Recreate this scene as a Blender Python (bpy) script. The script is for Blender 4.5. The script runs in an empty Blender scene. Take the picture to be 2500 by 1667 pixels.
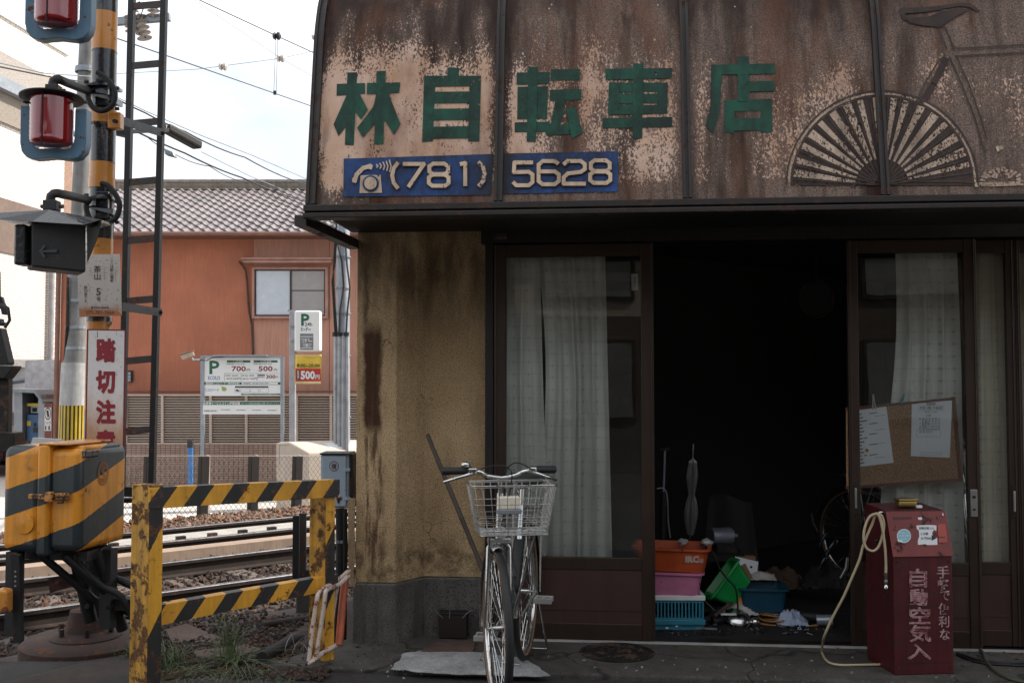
import bpy, math, random
from mathutils import Vector, Matrix, noise
R = math.radians
rnd = random.Random(7)
SC = bpy.context.scene
COL = SC.collection

# ------------------------------------------------------------------ camera
CAMZ = 1.42
YAW = R(5.1); PITCH = R(2.38); FPX = 2430.0
cam_data = bpy.data.cameras.new('camera')
cam_data.lens = 35.0; cam_data.sensor_width = 36.0
cam_data.clip_start = 0.05; cam_data.clip_end = 2000
cam = bpy.data.objects.new('camera', cam_data); COL.objects.link(cam)
cam.location = (0, 0, CAMZ); cam.rotation_euler = (R(90) + PITCH, 0, YAW)
SC.camera = cam
# ------------------------------------------------------------------ exposure
SC.view_settings.view_transform = 'Standard'; SC.view_settings.look = 'None'
SC.view_settings.exposure = 0.72; SC.view_settings.gamma = 1.0
SC.view_settings.use_curve_mapping = False
# ------------------------------------------------------------------ sky and sun
SUN_AZ = R(68)      # from +Y towards +X
SUN_EL = R(44)
world = bpy.data.worlds.new('World'); SC.world = world; world.use_nodes = True
wn = world.node_tree.nodes; wl = world.node_tree.links
bg = wn['Background']; bg.inputs['Strength'].default_value = 0.11
sky = wn.new('ShaderNodeTexSky'); sky.sky_type = 'NISHITA'; sky.sun_disc = False
sky.sun_elevation = SUN_EL; sky.sun_rotation = SUN_AZ; sky.air_density = 1.0; sky.dust_density = 2.0
wtc = wn.new('ShaderNodeTexCoord'); wmap = wn.new('ShaderNodeMapping')
wmap.inputs['Scale'].default_value = (1, 1, 2.2); wmap.inputs['Location'].default_value = (2.3, 1.7, .1)
wno = wn.new('ShaderNodeTexNoise'); wno.inputs['Scale'].default_value = 1.6; wno.inputs['Detail'].default_value = 6
wno.inputs['Roughness'].default_value = .55
wr = wn.new('ShaderNodeValToRGB'); wr.color_ramp.elements[0].position = .36; wr.color_ramp.elements[1].position = .60; wr.color_ramp.elements[0].color = (.42,.42,.42,1)
wmix = wn.new('ShaderNodeMix'); wmix.data_type = 'RGBA'
wmix.inputs['B'].default_value = (8.6, 8.8, 9.0, 1)
wl.new(wtc.outputs['Generated'], wmap.inputs['Vector']); wl.new(wmap.outputs[0], wno.inputs['Vector'])
wl.new(wno.outputs['Fac'], wr.inputs[0]); wl.new(wr.outputs[0], wmix.inputs['Factor'])
wl.new(sky.outputs[0], wmix.inputs['A']); wl.new(wmix.outputs['Result'], bg.inputs['Color'])
sun_d = bpy.data.lights.new('sun', 'SUN'); sun_d.energy = 4.4; sun_d.angle = R(.53); sun_d.color = (1, .93, .83)
sun = bpy.data.objects.new('sun', sun_d); COL.objects.link(sun)
SUNV = Vector((math.sin(SUN_AZ) * math.cos(SUN_EL), math.cos(SUN_AZ) * math.cos(SUN_EL), math.sin(SUN_EL)))
sun.rotation_euler = SUNV.to_track_quat('Z', 'Y').to_euler(); sun.location = SUNV * 60

# ------------------------------------------------------------------ measuring tools
CR = Matrix.Rotation(YAW, 3, 'Z') @ Matrix.Rotation(R(90) + PITCH, 3, 'X')
CAMP = Vector((0, 0, CAMZ))
def ray(px, py):
    return CR @ Vector(((px - 1250) / FPX, (833.5 - py) / FPX, -1))
def P(px, py, d): return CAMP + ray(px, py) * d
def PY(px, py, Y):
    v = ray(px, py); return CAMP + v * (Y / v.y)
def PZ(px, py, z):
    v = ray(px, py); return CAMP + v * ((z - CAMZ) / v.z)
def PP(px, py, p0, n):
    v = ray(px, py); return CAMP + v * ((p0 - CAMP).dot(n) / v.dot(n))
CRT = Vector((math.cos(YAW), math.sin(YAW), 0)); CFW = Vector((-math.sin(YAW), math.cos(YAW), 0))
def CW(xc, dc, z=0.0): return Vector((0, 0, z)) + CRT * xc + CFW * dc
def fx(px, Y, py=935): return PY(px, py, Y).x
def fz(py, Y, px=1500): return PY(px, py, Y).z

# ------------------------------------------------------------------ objects
MW = {}
def mw(o): return MW.get(o, Matrix.Identity(4)) if o else Matrix.Identity(4)
def tag(o, label=None, cat=None, group=None, kind=None):
    if label: o['label'] = label
    if cat: o['category'] = cat
    if group: o['group'] = group
    if kind: o['kind'] = kind
    return o
def thing(name, label, cat, loc=(0, 0, 0), rotz=0.0, group=None):
    o = bpy.data.objects.new(name, None); COL.objects.link(o)
    o.location = loc; o.rotation_euler = (0, 0, rotz); o.empty_display_size = .1
    MW[o] = Matrix.Translation(Vector(loc)) @ Matrix.Rotation(rotz, 4, 'Z')
    return tag(o, label, cat, group)
def copy_tree(o, parent=None, M=None):
    c = o.copy(); COL.objects.link(c)
    if parent: c.parent = parent
    for ch in [x for x in bpy.data.objects if x.parent == o]: copy_tree(ch, c)
    return c

class MB:
    def __init__(s): s.v = []; s.f = []; s.m = []; s.cm = 0
    def add(s, vs, fs):
        b = len(s.v); s.v += [Vector(v) for v in vs]
        for f in fs: s.f.append([b + i for i in f]); s.m.append(s.cm)
        return s
    def box(s, x0, x1, y0, y1, z0, z1):
        return s.add([(x0,y0,z0),(x1,y0,z0),(x1,y1,z0),(x0,y1,z0),(x0,y0,z1),(x1,y0,z1),(x1,y1,z1),(x0,y1,z1)],
                     [(0,3,2,1),(4,5,6,7),(0,1,5,4),(1,2,6,5),(2,3,7,6),(3,0,4,7)])
    def obox(s, c, ax, ay, az, hx, hy, hz):      # oriented box, half sizes
        c = Vector(c); ax = Vector(ax).normalized(); ay = Vector(ay).normalized(); az = Vector(az).normalized()
        vs = []
        for k in (-1, 1):
            for (i, j) in ((-1,-1),(1,-1),(1,1),(-1,1)): vs.append(c + ax*hx*i + ay*hy*j + az*hz*k)
        return s.add(vs, [(0,3,2,1),(4,5,6,7),(0,1,5,4),(1,2,6,5),(2,3,7,6),(3,0,4,7)])
    def bar(s, a, b, w, h, up=(0,0,1)):          # box along a-b, w sideways, h along up
        a = Vector(a); b = Vector(b); d = (b - a); L = d.length; d.normalize(); up = Vector(up)
        sd = d.cross(up); sd.normalize(); u = sd.cross(d)
        return s.obox((a + b) / 2, d, sd, u, L/2, w/2, h/2)
    def prism(s, pts, off):                      # polygon pushed along vector off
        n = len(pts); off = Vector(off); pts = [Vector(p) for p in pts]
        return s.add(pts + [p + off for p in pts],
                     [tuple(range(n)), tuple(range(2*n-1, n-1, -1))] + [(i, (i+1) % n, (i+1) % n + n, i + n)[::-1] for i in range(n)])
    def poly(s, pts): return s.add(pts, [tuple(range(len(pts)))])
    def tube(s, pts, r, n=8, cap=True, closed=False):
        pts = [Vector(p) for p in pts]; m = len(pts)
        rs = r if isinstance(r, (list, tuple)) else [r] * m
        rings = []; prev = None
        for i, p in enumerate(pts):
            if closed: t = pts[(i+1) % m] - pts[i-1]
            else: t = pts[min(i+1, m-1)] - pts[max(i-1, 0)]
            if t.length < 1e-9: t = Vector((0,0,1))
            t.normalize()
            if prev is None:
                a = Vector((0,0,1)) if abs(t.z) < .9 else Vector((1,0,0)); u = t.cross(a)
            else:
                u = prev - t * prev.dot(t)
                if u.length < 1e-6: u = t.cross(Vector((0,0,1)))
            u.normalize(); prev = u; w = t.cross(u)
            rings.append([p + (u*math.cos(2*math.pi*k/n) + w*math.sin(2*math.pi*k/n)) * rs[i] for k in range(n)])
        vs = [v for rg in rings for v in rg]; fs = []
        for i in range(m if closed else m-1):
            j = (i+1) % m
            for k in range(n): fs.append((i*n+k, i*n+(k+1)%n, j*n+(k+1)%n, j*n+k))
        if cap and not closed: fs += [tuple(range(n-1, -1, -1)), tuple(range((m-1)*n, m*n))]
        return s.add(vs, fs)
    def cyl(s, a, b, r, r2=None, n=16, cap=True): return s.tube([a, b], [r, r if r2 is None else r2], n, cap)
    def lathe(s, prof, c=(0,0,0), ax=(0,0,1), n=24): # prof [(r,h)]
        c = Vector(c); ax = Vector(ax).normalized(); a = Vector((0,0,1)) if abs(ax.z) < .9 else Vector((1,0,0))
        u = ax.cross(a).normalized(); w = ax.cross(u); vs = []; fs = []
        for (r, h) in prof:
            for k in range(n): vs.append(c + ax*h + (u*math.cos(2*math.pi*k/n) + w*math.sin(2*math.pi*k/n)) * max(r, 1e-5))
        for i in range(len(prof)-1):
            for k in range(n): fs.append((i*n+k, i*n+(k+1)%n, (i+1)*n+(k+1)%n, (i+1)*n+k))
        return s.add(vs, fs)
    def sph(s, c, r, n=10, m=7, sc=(1,1,1)):
        c = Vector(c); vs = []; fs = []
        for i in range(m+1):
            t = math.pi * i / m
            for k in range(n):
                p = 2*math.pi*k/n
                vs.append(c + Vector((math.sin(t)*math.cos(p)*sc[0], math.sin(t)*math.sin(p)*sc[1], math.cos(t)*sc[2])) * r)
        for i in range(m):
            for k in range(n): fs.append((i*n+k, (i+1)*n+k, (i+1)*n+(k+1)%n, i*n+(k+1)%n))
        return s.add(vs, fs)
    def grid(s, fn, nu, nv, closed=False):
        vs = [fn(i/nu, j/nv) for j in range(nv+1) for i in range(nu+1)]
        return s.add(vs, [(j*(nu+1)+i, j*(nu+1)+i+1, (j+1)*(nu+1)+i+1, (j+1)*(nu+1)+i) for j in range(nv) for i in range(nu)])
    def build(s, name, mats, parent=None, smooth=False, bevel=0, local=False, loc=None, solid=0, segs=2):
        me = bpy.data.meshes.new(name)
        if not isinstance(mats, (list, tuple)): mats = [mats]
        if loc is not None: M = Matrix.Translation(Vector(loc)); 
        else: M = mw(parent)
        inv = M.inverted()
        vs = s.v if local else [inv @ v for v in s.v]
        me.from_pydata([tuple(v) for v in vs], [], s.f)
        for m in mats: me.materials.append(m)
        if len(mats) > 1: me.polygons.foreach_set('material_index', s.m)
        me.update()
        o = bpy.data.objects.new(name, me); COL.objects.link(o)
        if parent: o.parent = parent; MW[o] = mw(parent)
        elif loc is not None: o.location = loc; MW[o] = M
        if smooth:
            me.polygons.foreach_set('use_smooth', [True] * len(me.polygons))
            try: me.set_sharp_from_angle(angle=R(smooth if smooth is not True else 40))
            except Exception: pass
        if solid:
            md = o.modifiers.new('solid', 'SOLIDIFY'); md.thickness = solid
        if bevel:
            md = o.modifiers.new('bevel', 'BEVEL'); md.width = bevel; md.segments = segs; md.limit_method = 'ANGLE'; md.angle_limit = R(40)
        return o

class Pl:                                        # a flat face somewhere in the place, with the pixels it was measured at
    def __init__(s, p0, n):
        s.p = Vector(p0); s.n = Vector(n).normalized()
        s.r = Vector((0,0,1)).cross(s.n).normalized(); s.u = s.n.cross(s.r)
    def h(s, px, py, off=0.0): return PP(px, py, s.p, s.n) + s.n * off
    def ext(s, mb, pts, t0, t1):
        return mb.prism([s.h(x, y, t0) for x, y in pts], s.n * (t1 - t0))
    def rect(s, mb, x0, y0, x1, y1, t0, t1): return s.ext(mb, [(x0,y0),(x1,y0),(x1,y1),(x0,y1)], t0, t1)
    def flat(s, mb, pts, t): return mb.poly([s.h(x, y, t) for x, y in pts])
def stroke(pts, w, z=None):                      # 2-D polyline -> quads (list of 4-point lists)
    out = []
    for (a, b) in zip(pts[:-1], pts[1:]):
        dx, dy = b[0]-a[0], b[1]-a[1]; L = math.hypot(dx, dy) or 1; nx, ny = -dy/L*w/2, dx/L*w/2; ex, ey = dx/L*w*.25, dy/L*w*.25
        out.append([(a[0]+nx-ex,a[1]+ny-ey),(b[0]+nx+ex,b[1]+ny+ey),(b[0]-nx+ex,b[1]-ny+ey),(a[0]-nx-ex,a[1]-ny-ey)])
    return out

TXT = {}
def text_raw(body, bold=0.0, vertical=False, gap=1.0):
    k = (body, bold, vertical, gap)
    if k not in TXT:
        V = []; F = []; items = [(ch, i) for i, ch in enumerate(body)] if vertical else [(body, 0)]
        for (tx, i) in items:
            c = bpy.data.curves.new('t', 'FONT'); c.body = tx; c.resolution_u = 2; c.offset = bold
            if vertical: c.align_x = 'CENTER'
            o = bpy.data.objects.new('t', c); COL.objects.link(o); bpy.context.view_layer.update()
            me = bpy.data.meshes.new_from_object(o.evaluated_get(bpy.context.evaluated_depsgraph_get()))
            b = len(V); V += [(v.co.x, v.co.y - i*gap) for v in me.vertices]; F += [[b+q for q in p.vertices] for p in me.polygons]
            bpy.data.objects.remove(o); bpy.data.curves.remove(c); bpy.data.meshes.remove(me)
        xs = [v[0] for v in V]; ys = [v[1] for v in V]; x0, x1, y0, y1 = min(xs), max(xs), min(ys), max(ys)
        TXT[k] = ([((x-x0)/(x1-x0), (y-y0)/(y1-y0)) for x, y in V], F)
    return TXT[k]
def print_px(mb, hit, body, x0, y0, x1, y1, bold=0.0, vertical=False, gap=1.0):
    """lettering inside the quad x0..x1, y0..y1; hit(px,py) gives the surface point"""
    fat = max(0.0, bold - .012); V, F = text_raw(body, min(bold, .012), vertical, gap)
    n = len(body); w_em = (1 if vertical else max(1, n*.75)); h_em = (n if vertical else 1)
    fu, fv = fat/w_em, fat/h_em
    a, b, c, d = hit(x0, y1), hit(x1, y1), hit(x1, y0), hit(x0, y0); nr = (b-a).cross(d-a).normalized()
    sh = [(0, 0)] if fat <= 0 else [(0,0)] + [(math.cos(k*math.pi/4), math.sin(k*math.pi/4)) for k in range(8)]
    for i, (sx, sy) in enumerate(sh):
        q = [((u*(1-2*fu)+fu+sx*fu), (v*(1-2*fv)+fv+sy*fv)) for u, v in V]
        mb.add([(a*(1-u)+b*u)*(1-v) + (d*(1-u)+c*u)*v + nr*(.00012*i) for u, v in q], F)
    return mb

# ------------------------------------------------------------------ materials
def nd(nt, t, **kw):
    n = nt.nodes.new(t)
    for k, v in kw.items(): setattr(n, k, v)
    return n
def ramp(nt, src, stops):
    r = nt.nodes.new('ShaderNodeValToRGB'); e = r.color_ramp.elements
    while len(e) < len(stops): e.new(.5)
    for i, (p, c) in enumerate(stops):
        e[i].position = p; e[i].color = (c, c, c, 1) if not isinstance(c, (tuple, list)) else (*c[:3], 1)
    nt.links.new(src, r.inputs[0]); return r.outputs[0]
def mixc(nt, f, a, b, mode='MIX'):
    m = nt.nodes.new('ShaderNodeMix'); m.data_type = 'RGBA'; m.blend_type = mode
    for s, v in (('Factor', f), ('A', a), ('B', b)):
        if hasattr(v, 'node'): nt.links.new(v, m.inputs[s])
        elif isinstance(v, (int, float)): m.inputs[s].default_value = v if s == 'Factor' else (v, v, v, 1)
        else: m.inputs[s].default_value = (*v[:3], 1)
    return m.outputs['Result']
def mth(nt, op, a, b=0.0, clamp=False):
    m = nt.nodes.new('ShaderNodeMath'); m.operation = op; m.use_clamp = clamp
    for i, v in enumerate((a, b)):
        if hasattr(v, 'node'): nt.links.new(v, m.inputs[i])
        else: m.inputs[i].default_value = v
    return m.outputs[0]
def tnoise(nt, vec, scale, detail=4, rough=.55, sc=None, loc=None, dist=0.0):
    if sc or loc:
        mp = nt.nodes.new('ShaderNodeMapping'); mp.inputs['Scale'].default_value = sc or (1,1,1); mp.inputs['Location'].default_value = loc or (0,0,0)
        nt.links.new(vec, mp.inputs['Vector']); vec = mp.outputs[0]
    n = nt.nodes.new('ShaderNodeTexNoise'); n.inputs['Scale'].default_value = scale; n.inputs['Detail'].default_value = detail
    n.inputs['Roughness'].default_value = rough; n.inputs['Distortion'].default_value = dist
    nt.links.new(vec, n.inputs['Vector']); return n.outputs['Fac']
def newmat(name):
    m = bpy.data.materials.new(name); m.use_nodes = True; nt = m.node_tree
    b = nt.nodes['Principled BSDF']; tc = nt.nodes.new('ShaderNodeTexCoord')
    return m, nt, b, tc.outputs['Object']
def setc(nt, sock, v):
    if hasattr(v, 'node'): nt.links.new(v, sock)
    elif isinstance(v, (int, float)): sock.default_value = v
    else: sock.default_value = (*v[:3], 1)
def bumpn(nt, b, h, strength, dist=.01):
    bp = nt.nodes.new('ShaderNodeBump'); bp.inputs['Strength'].default_value = strength; bp.inputs['Distance'].default_value = dist
    nt.links.new(h, bp.inputs['Height']); nt.links.new(bp.outputs[0], b.inputs['Normal'])
def mat(name, col, rough=.6, metal=0.0, var=.35, vs=6, bump=.15, bs=90, rust=0.0, rs=14, rustc=(.16,.055,.02),
        streak=0.0, streakc=(.05,.035,.025), coat=0.0, spec=.5, speck=0.0, bd=.004, rv=.15, orand=0.0):
    m, nt, b, oc = newmat(name)
    n1 = tnoise(nt, oc, vs, 5, .6)
    dark = tuple(c * (1 - var) for c in col)
    c = mixc(nt, ramp(nt, n1, [(.3, 0.), (.7, 1.)]), dark, col)
    nf = tnoise(nt, oc, bs, 3, .6)
    if speck: c = mixc(nt, ramp(nt, tnoise(nt, oc, bs*1.7, 2, .5, loc=(3,1,2)), [(.56, 0.), (.62, speck)]), c, tuple(x*.15 for x in col))
    if streak:
        st = tnoise(nt, oc, 9, 4, .6, sc=(3, 3, .22))
        c = mixc(nt, ramp(nt, st, [(.45, 0.), (.72, streak)]), c, streakc)
    if orand:
        oi = nt.nodes.new('ShaderNodeObjectInfo'); f = mth(nt, 'MULTIPLY_ADD', oi.outputs['Random'], orand)
        f.node.inputs[2].default_value = 1 - orand/2
        c = mixc(nt, 1.0, c, f, 'MULTIPLY')
    ro = mth(nt, 'MULTIPLY_ADD', n1, rv); ro.node.inputs[2].default_value = rough - rv/2
    me = None
    if rust:
        rn = tnoise(nt, oc, rs, 7, .7, loc=(5,3,1)); rf = ramp(nt, rn, [(.62-rust*.28, 0.), (.66-rust*.24, 1.)])
        rc = mixc(nt, ramp(nt, tnoise(nt, oc, rs*5, 3), [(.35, 0.), (.65, 1.)]), tuple(x*.35 for x in rustc), rustc)
        c = mixc(nt, rf, c, rc); ro = mixc(nt, rf, ro, .85)
        if metal: me = mixc(nt, rf, metal, 0.0)
    setc(nt, b.inputs['Base Color'], c); setc(nt, b.inputs['Roughness'], ro)
    if me is not None: setc(nt, b.inputs['Metallic'], me)
    else: b.inputs['Metallic'].default_value = metal
    b.inputs['Coat Weight'].default_value = coat; b.inputs['Specular IOR Level'].default_value = spec
    if bump: bumpn(nt, b, nf, bump, bd)
    return m
def stripes(name, A, B, phase_fn, worn=.4, rough=.45, rs=9, wc=(.025,.022,.02)):
    """two-colour diagonal hazard paint; phase_fn(nt, xyz) returns a number whose fraction below .5 is colour B"""
    m, nt, b, oc = newmat(name)
    sx = nt.nodes.new('ShaderNodeSeparateXYZ'); nt.links.new(oc, sx.inputs[0])
    ph = mth(nt, 'FRACT', phase_fn(nt, sx.outputs))
    ed = tnoise(nt, oc, 60, 2); ph2 = mth(nt, 'ADD', ph, mth(nt, 'MULTIPLY', mth(nt, 'SUBTRACT', ed, .5), .03))
    f = mth(nt, 'LESS_THAN', ph2, .46)
    n1 = tnoise(nt, oc, 5, 5, .6); v = ramp(nt, n1, [(.3, .72), (.7, 1.)])
    st = ramp(nt, tnoise(nt, oc, 14, 4, .6, sc=(1.5,1.5,.12)), [(.42, 1.), (.75, .62)])
    c = mixc(nt, f, A, B); c = mixc(nt, 1.0, c, v, 'MULTIPLY'); c = mixc(nt, 1.0, c, st, 'MULTIPLY')
    rn = tnoise(nt, oc, rs, 8, .72, loc=(2,7,1)); t = .66 - worn*.14
    rf = ramp(nt, rn, [(t, 0.), (t+.012, 1.)])
    halo = ramp(nt, rn, [(t-.07, 0.), (t, .75)])
    c = mixc(nt, halo, c, (.20,.06,.012)); c = mixc(nt, rf, c, wc)
    setc(nt, b.inputs['Base Color'], c)
    ro = mixc(nt, rf, rough, .9); setc(nt, b.inputs['Roughness'], ro)
    hh = mth(nt, 'SUBTRACT', mth(nt, 'MULTIPLY', tnoise(nt, oc, 120, 3), .15), mth(nt, 'MULTIPLY', rf, .6)); bumpn(nt, b, hh, .5, .003)
    return m
def lin(nt, xs, ax, ay, az, c=0.0):
    r = c
    for k, a in zip('XYZ', (ax, ay, az)):
        if a: r = mth(nt, 'ADD', mth(nt, 'MULTIPLY', xs[k], a), r)
    return r

M = {}
M['black_metal'] = mat('black_metal', (.012,.012,.013), .55, .0, rust=.12, bump=.3, bs=60, rustc=(.09,.04,.02))
M['dark_iron'] = mat('dark_iron', (.03,.027,.026), .55, .5, rust=.4, rs=10, rustc=(.10,.05,.03))
M['rung'] = mat('rung', (.07,.06,.058), .6, .3, rust=.45, rs=9, rustc=(.12,.06,.045))
M['bronze_alu'] = mat('bronze_alu', (.040,.022,.015), .42, .25, var=.25, bump=.05, streak=.3)
M['bronze_dark'] = mat('bronze_dark', (.014,.009,.008), .5, .2, var=.3, bump=.05, streak=.3)
M['kick'] = mat('kick', (.055,.022,.018), .5, 0, var=.35, streak=.4, bump=.08, vs=3)
M['stucco_shop'] = None
M['black'] = mat('black', (.008,.008,.008), .6, 0, bump=0)
M['rubber'] = mat('rubber', (.014,.014,.015), .62, 0, bump=.3, bs=200)
M['chrome'] = mat('chrome', (.72,.72,.70), .22, 1.0, var=.3, vs=14, bump=.05, rust=.05, rs=40)
M['alu'] = mat('alu', (.5,.5,.5), .38, 1.0, var=.3, bump=.1)
M['wire'] = mat('wire', (.50,.49,.47), .32, .95, var=.4, rust=.18, rs=30, bump=0)
M['white_paint'] = mat('white_paint', (.74,.74,.73), .45, 0, var=.12, bump=.04)
M['paper'] = mat('paper', (.84,.86,.90), .75, 0, var=.1, bump=.12, bs=12, bd=.01)
M['ink'] = mat('ink', (.03,.03,.035), .7, 0, bump=0)
M['ink_grey'] = mat('ink_grey', (.2,.2,.22), .7, 0, bump=0)
M['green_ink'] = mat('green_ink', (.012,.12,.06), .6, 0, bump=0)
M['blue_ink'] = mat('blue_ink', (.02,.09,.32), .6, 0, bump=0)
M['red_ink'] = mat('red_ink', (.34,.022,.03), .55, 0, bump=0, var=.25)
M['maroon_ink'] = mat('maroon_ink', (.20,.018,.03), .55, 0, bump=0, var=.2)
M['galv'] = mat('galv', (.30,.33,.37), .5, .5, var=.25, streak=.35, streakc=(.2,.2,.22), bump=.1)
M['concrete'] = mat('concrete', (.30,.29,.28), .85, 0, var=.4, vs=4, streak=.3, bump=.4, bs=70)
# ================================================================== the ground
def wpos(nt):
    g = nt.nodes.new('ShaderNodeNewGeometry'); return g.outputs['Position']
def ground_mat(name, c1, c2, rough=.85, sc=2.0, cracks=.5, wet=0.0, grit=.5, dark=.35):
    m, nt, b, _ = newmat(name); p = wpos(nt)
    n1 = tnoise(nt, p, sc, 6, .65); n2 = tnoise(nt, p, sc*7, 5, .6); n3 = tnoise(nt, p, 110, 2, .5)
    c = mixc(nt, ramp(nt, n1, [(.35, 0.), (.65, 1.)]), c1, c2)
    c = mixc(nt, ramp(nt, n2, [(.45, 0.), (.75, dark)]), c, tuple(x*.25 for x in c1))
    c = mixc(nt, ramp(nt, n3, [(.60, 0.), (.68, grit)]), c, tuple(min(1, x*2.2) for x in c2))
    h = mth(nt, 'ADD', mth(nt, 'MULTIPLY', n2, .5), mth(nt, 'MULTIPLY', n3, .35))
    if cracks:
        v = nt.nodes.new('ShaderNodeTexVoronoi'); v.feature = 'DISTANCE_TO_EDGE'; v.inputs['Scale'].default_value = 1.1
        off = nt.nodes.new('ShaderNodeVectorMath'); off.operation = 'ADD'
        nn = nt.nodes.new('ShaderNodeTexNoise'); nn.inputs['Scale'].default_value = 3; nt.links.new(p, nn.inputs['Vector'])
        sc_ = nt.nodes.new('ShaderNodeVectorMath'); sc_.operation = 'SCALE'; sc_.inputs['Scale'].default_value = .5
        nt.links.new(nn.outputs['Color'], sc_.inputs[0]); nt.links.new(p, off.inputs[0]); nt.links.new(sc_.outputs[0], off.inputs[1])
        nt.links.new(off.outputs[0], v.inputs['Vector'])
        cr = ramp(nt, v.outputs['Distance'], [(.004, cracks), (.016, 0.)]); c = mixc(nt, cr, c, (.01,.009,.008))
        h = mth(nt, 'SUBTRACT', h, cr)
    setc(nt, b.inputs['Base Color'], c)
    ro = mth(nt, 'MULTIPLY_ADD', n1, -.25 - wet); ro.node.inputs[2].default_value = rough + .12
    setc(nt, b.inputs['Roughness'], ro); bumpn(nt, b, h, .55, .006)
    return m
M['apron'] = ground_mat('apron_concrete', (.040,.034,.029), (.085,.075,.066), cracks=.8, dark=.6)
M['patch'] = ground_mat('pale_mortar', (.20,.20,.20), (.38,.375,.37), cracks=0, dark=.3, sc=4)
M['asphalt'] = ground_mat('asphalt', (.022,.019,.018), (.036,.032,.030), cracks=0, grit=.6, sc=3)
M['lot'] = ground_mat('lot_concrete', (.42,.40,.37), (.55,.53,.50), cracks=0, dark=.12, sc=.6, grit=.2)
M['dirt'] = ground_mat('dirt', (.028,.019,.015), (.060,.042,.033), cracks=0, sc=3, grit=.35, dark=.5)
M['ballast_bed'] = ground_mat('ballast_bed', (.05,.035,.03), (.10,.075,.062), cracks=0, sc=5, dark=.7)
M['boards'] = ground_mat('rusty_plate', (.075,.040,.028), (.12,.075,.058), cracks=0, sc=4, grit=.1)

def st(name, mb, m, **k):
    return tag(mb.build(name, m, **k), kind='structure')
st('ground', MB().add([(-300,-200,-.66),(300,-200,-.66),(300,400,-.66),(-300,400,-.66)], [(0,1,2,3)]), M['lot'])

YG, YP, YB = 5.58, 5.42, 5.62
XL = fx(868, YP, 1300); XR = fx(966, YP, 1300); XC = fx(1036, YB, 1300); XD = fx(1186, YB, 1300)
ZAW = 2.24
# rails: measured on the plane of the rail heads
ZR = -.36
ra, rb = PZ(300, 1456, ZR), PZ(760, 1394, ZR)
RD = Vector((math.sin(R(44.5)), math.cos(R(44.5)), 0)); RN = Vector((-RD.y, RD.x, 0))   # along the track, away from the camera
RO = (ra + rb) / 2; RO.z = 0
def T(s, t, z=0.0):                              # along the track, across it, height
    v = RO + RD*s + RN*t; v.z = z; return v
def t_of(px, py, z): return (PZ(px, py, z) - RO).dot(RN)
TA = (t_of(300, 1382, ZR) + t_of(760, 1331.5, ZR)) / 2
TE = (t_of(401, 1320, ZR) + t_of(760, 1284.5, ZR)) / 2
TF = (t_of(401, 1290, ZR) + t_of(760, 1256, ZR)) / 2
TFEN = (t_of(300, 1271, -.5) + t_of(764, 1237, -.5)) / 2
print('RAILS', round(TA,2), round(TE,2), round(TF,2), round(TFEN,2))

# street and the shop's concrete apron
yk = PZ(1900, 1655, 0.0).y
st('road', MB().box(-2.05, 12, -9.0, yk+.01, -.5, -.028), M['asphalt'])
m_ap = MB(); m_ap.prism([(XL-.35, yk, -.5), (12, yk+.0, -.5), (12, YB+.05, -.5), (XL+.05, YB+.05, -.5), (XL-.12, YP, -.5)], (0,0,.5))
st('pavement', m_ap, M['apron'], bevel=.012)
# pale mortar patch laid over the apron
def blob(pts, n=40, j=.012, seed=1):
    r2 = random.Random(seed); out = []
    k = len(pts)
    for i in range(k):
        a, b = pts[i], pts[(i+1) % k]
        for q in range(6):
            t = q/6; out.append(((a[0]*(1-t)+b[0]*t) + r2.uniform(-j, j), (a[1]*(1-t)+b[1]*t) + r2.uniform(-j, j)))
    return out
def gpoly(pxs, z, j=.01, seed=1):
    pts = [PZ(x, y, z) for x, y in pxs]; return [Vector((x, y, z)) for x, y in blob([(p.x, p.y) for p in pts], j=j, seed=seed)]
st('mortar_patch', MB().prism(gpoly([(958,1632),(985,1596),(1040,1587),(1150,1592),(1280,1606),(1345,1650),(1250,1650),(1060,1644)], .004, seed=4), (0,0,.004)), M['patch'])
st('rusty_plate', MB().prism(gpoly([(1025,1592),(1065,1569),(1160,1567),(1155,1592)], .004, j=.004, seed=6), (0,0,.006)), M['boards'])

# uneven railway ground: from the street edge down to the ballast and up to the parking lot
def zland(s, t, x, y):
    n = noise.noise(Vector((x*1.3, y*1.3, 0)))*.05 + noise.noise(Vector((x*5, y*5, 3)))*.018
    if t < -2.2: z = -.03 + n*.4 - max(0, t+3.2)*.10
    elif t < -.9: z = -.13 - (t+2.2)/1.3*.37 + n
    elif t < TF+.55: z = -.535 - max(0, t-TF+.3)*.05 + n*.4
    else: z = -.57 + n*.3
    return z
g = MB(); NS, NT = 130, 90
for j in range(NT+1):
    t = -4.2 + (TFEN+.15+4.2) * j/NT
    for i in range(NS+1):
        s = -16 + 34*i/NS
        p = T(s, t); p.z = zland(s, t, p.x, p.y)
        if t < -.4 and p.x > XL-.3: p.z = min(p.z, -.2)
        g.v.append(p)
for j in range(NT):
    for i in range(NS): g.f.append([j*(NS+1)+i, j*(NS+1)+i+1, (j+1)*(NS+1)+i+1, (j+1)*(NS+1)+i]); g.m.append(0)
st('track_bed', g, M['dirt'], smooth=True)
# front left corner of asphalt
st('kerb_ground', MB().prism([(-9,-9,-.5),(-2.04,-9,-.5),(-2.04,4.45,-.5),(-2.35,5.05,-.5),(-4.2,4.9,-.5),(-9,3.0,-.5)], (0,0,.475)), M['asphalt'])

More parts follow.
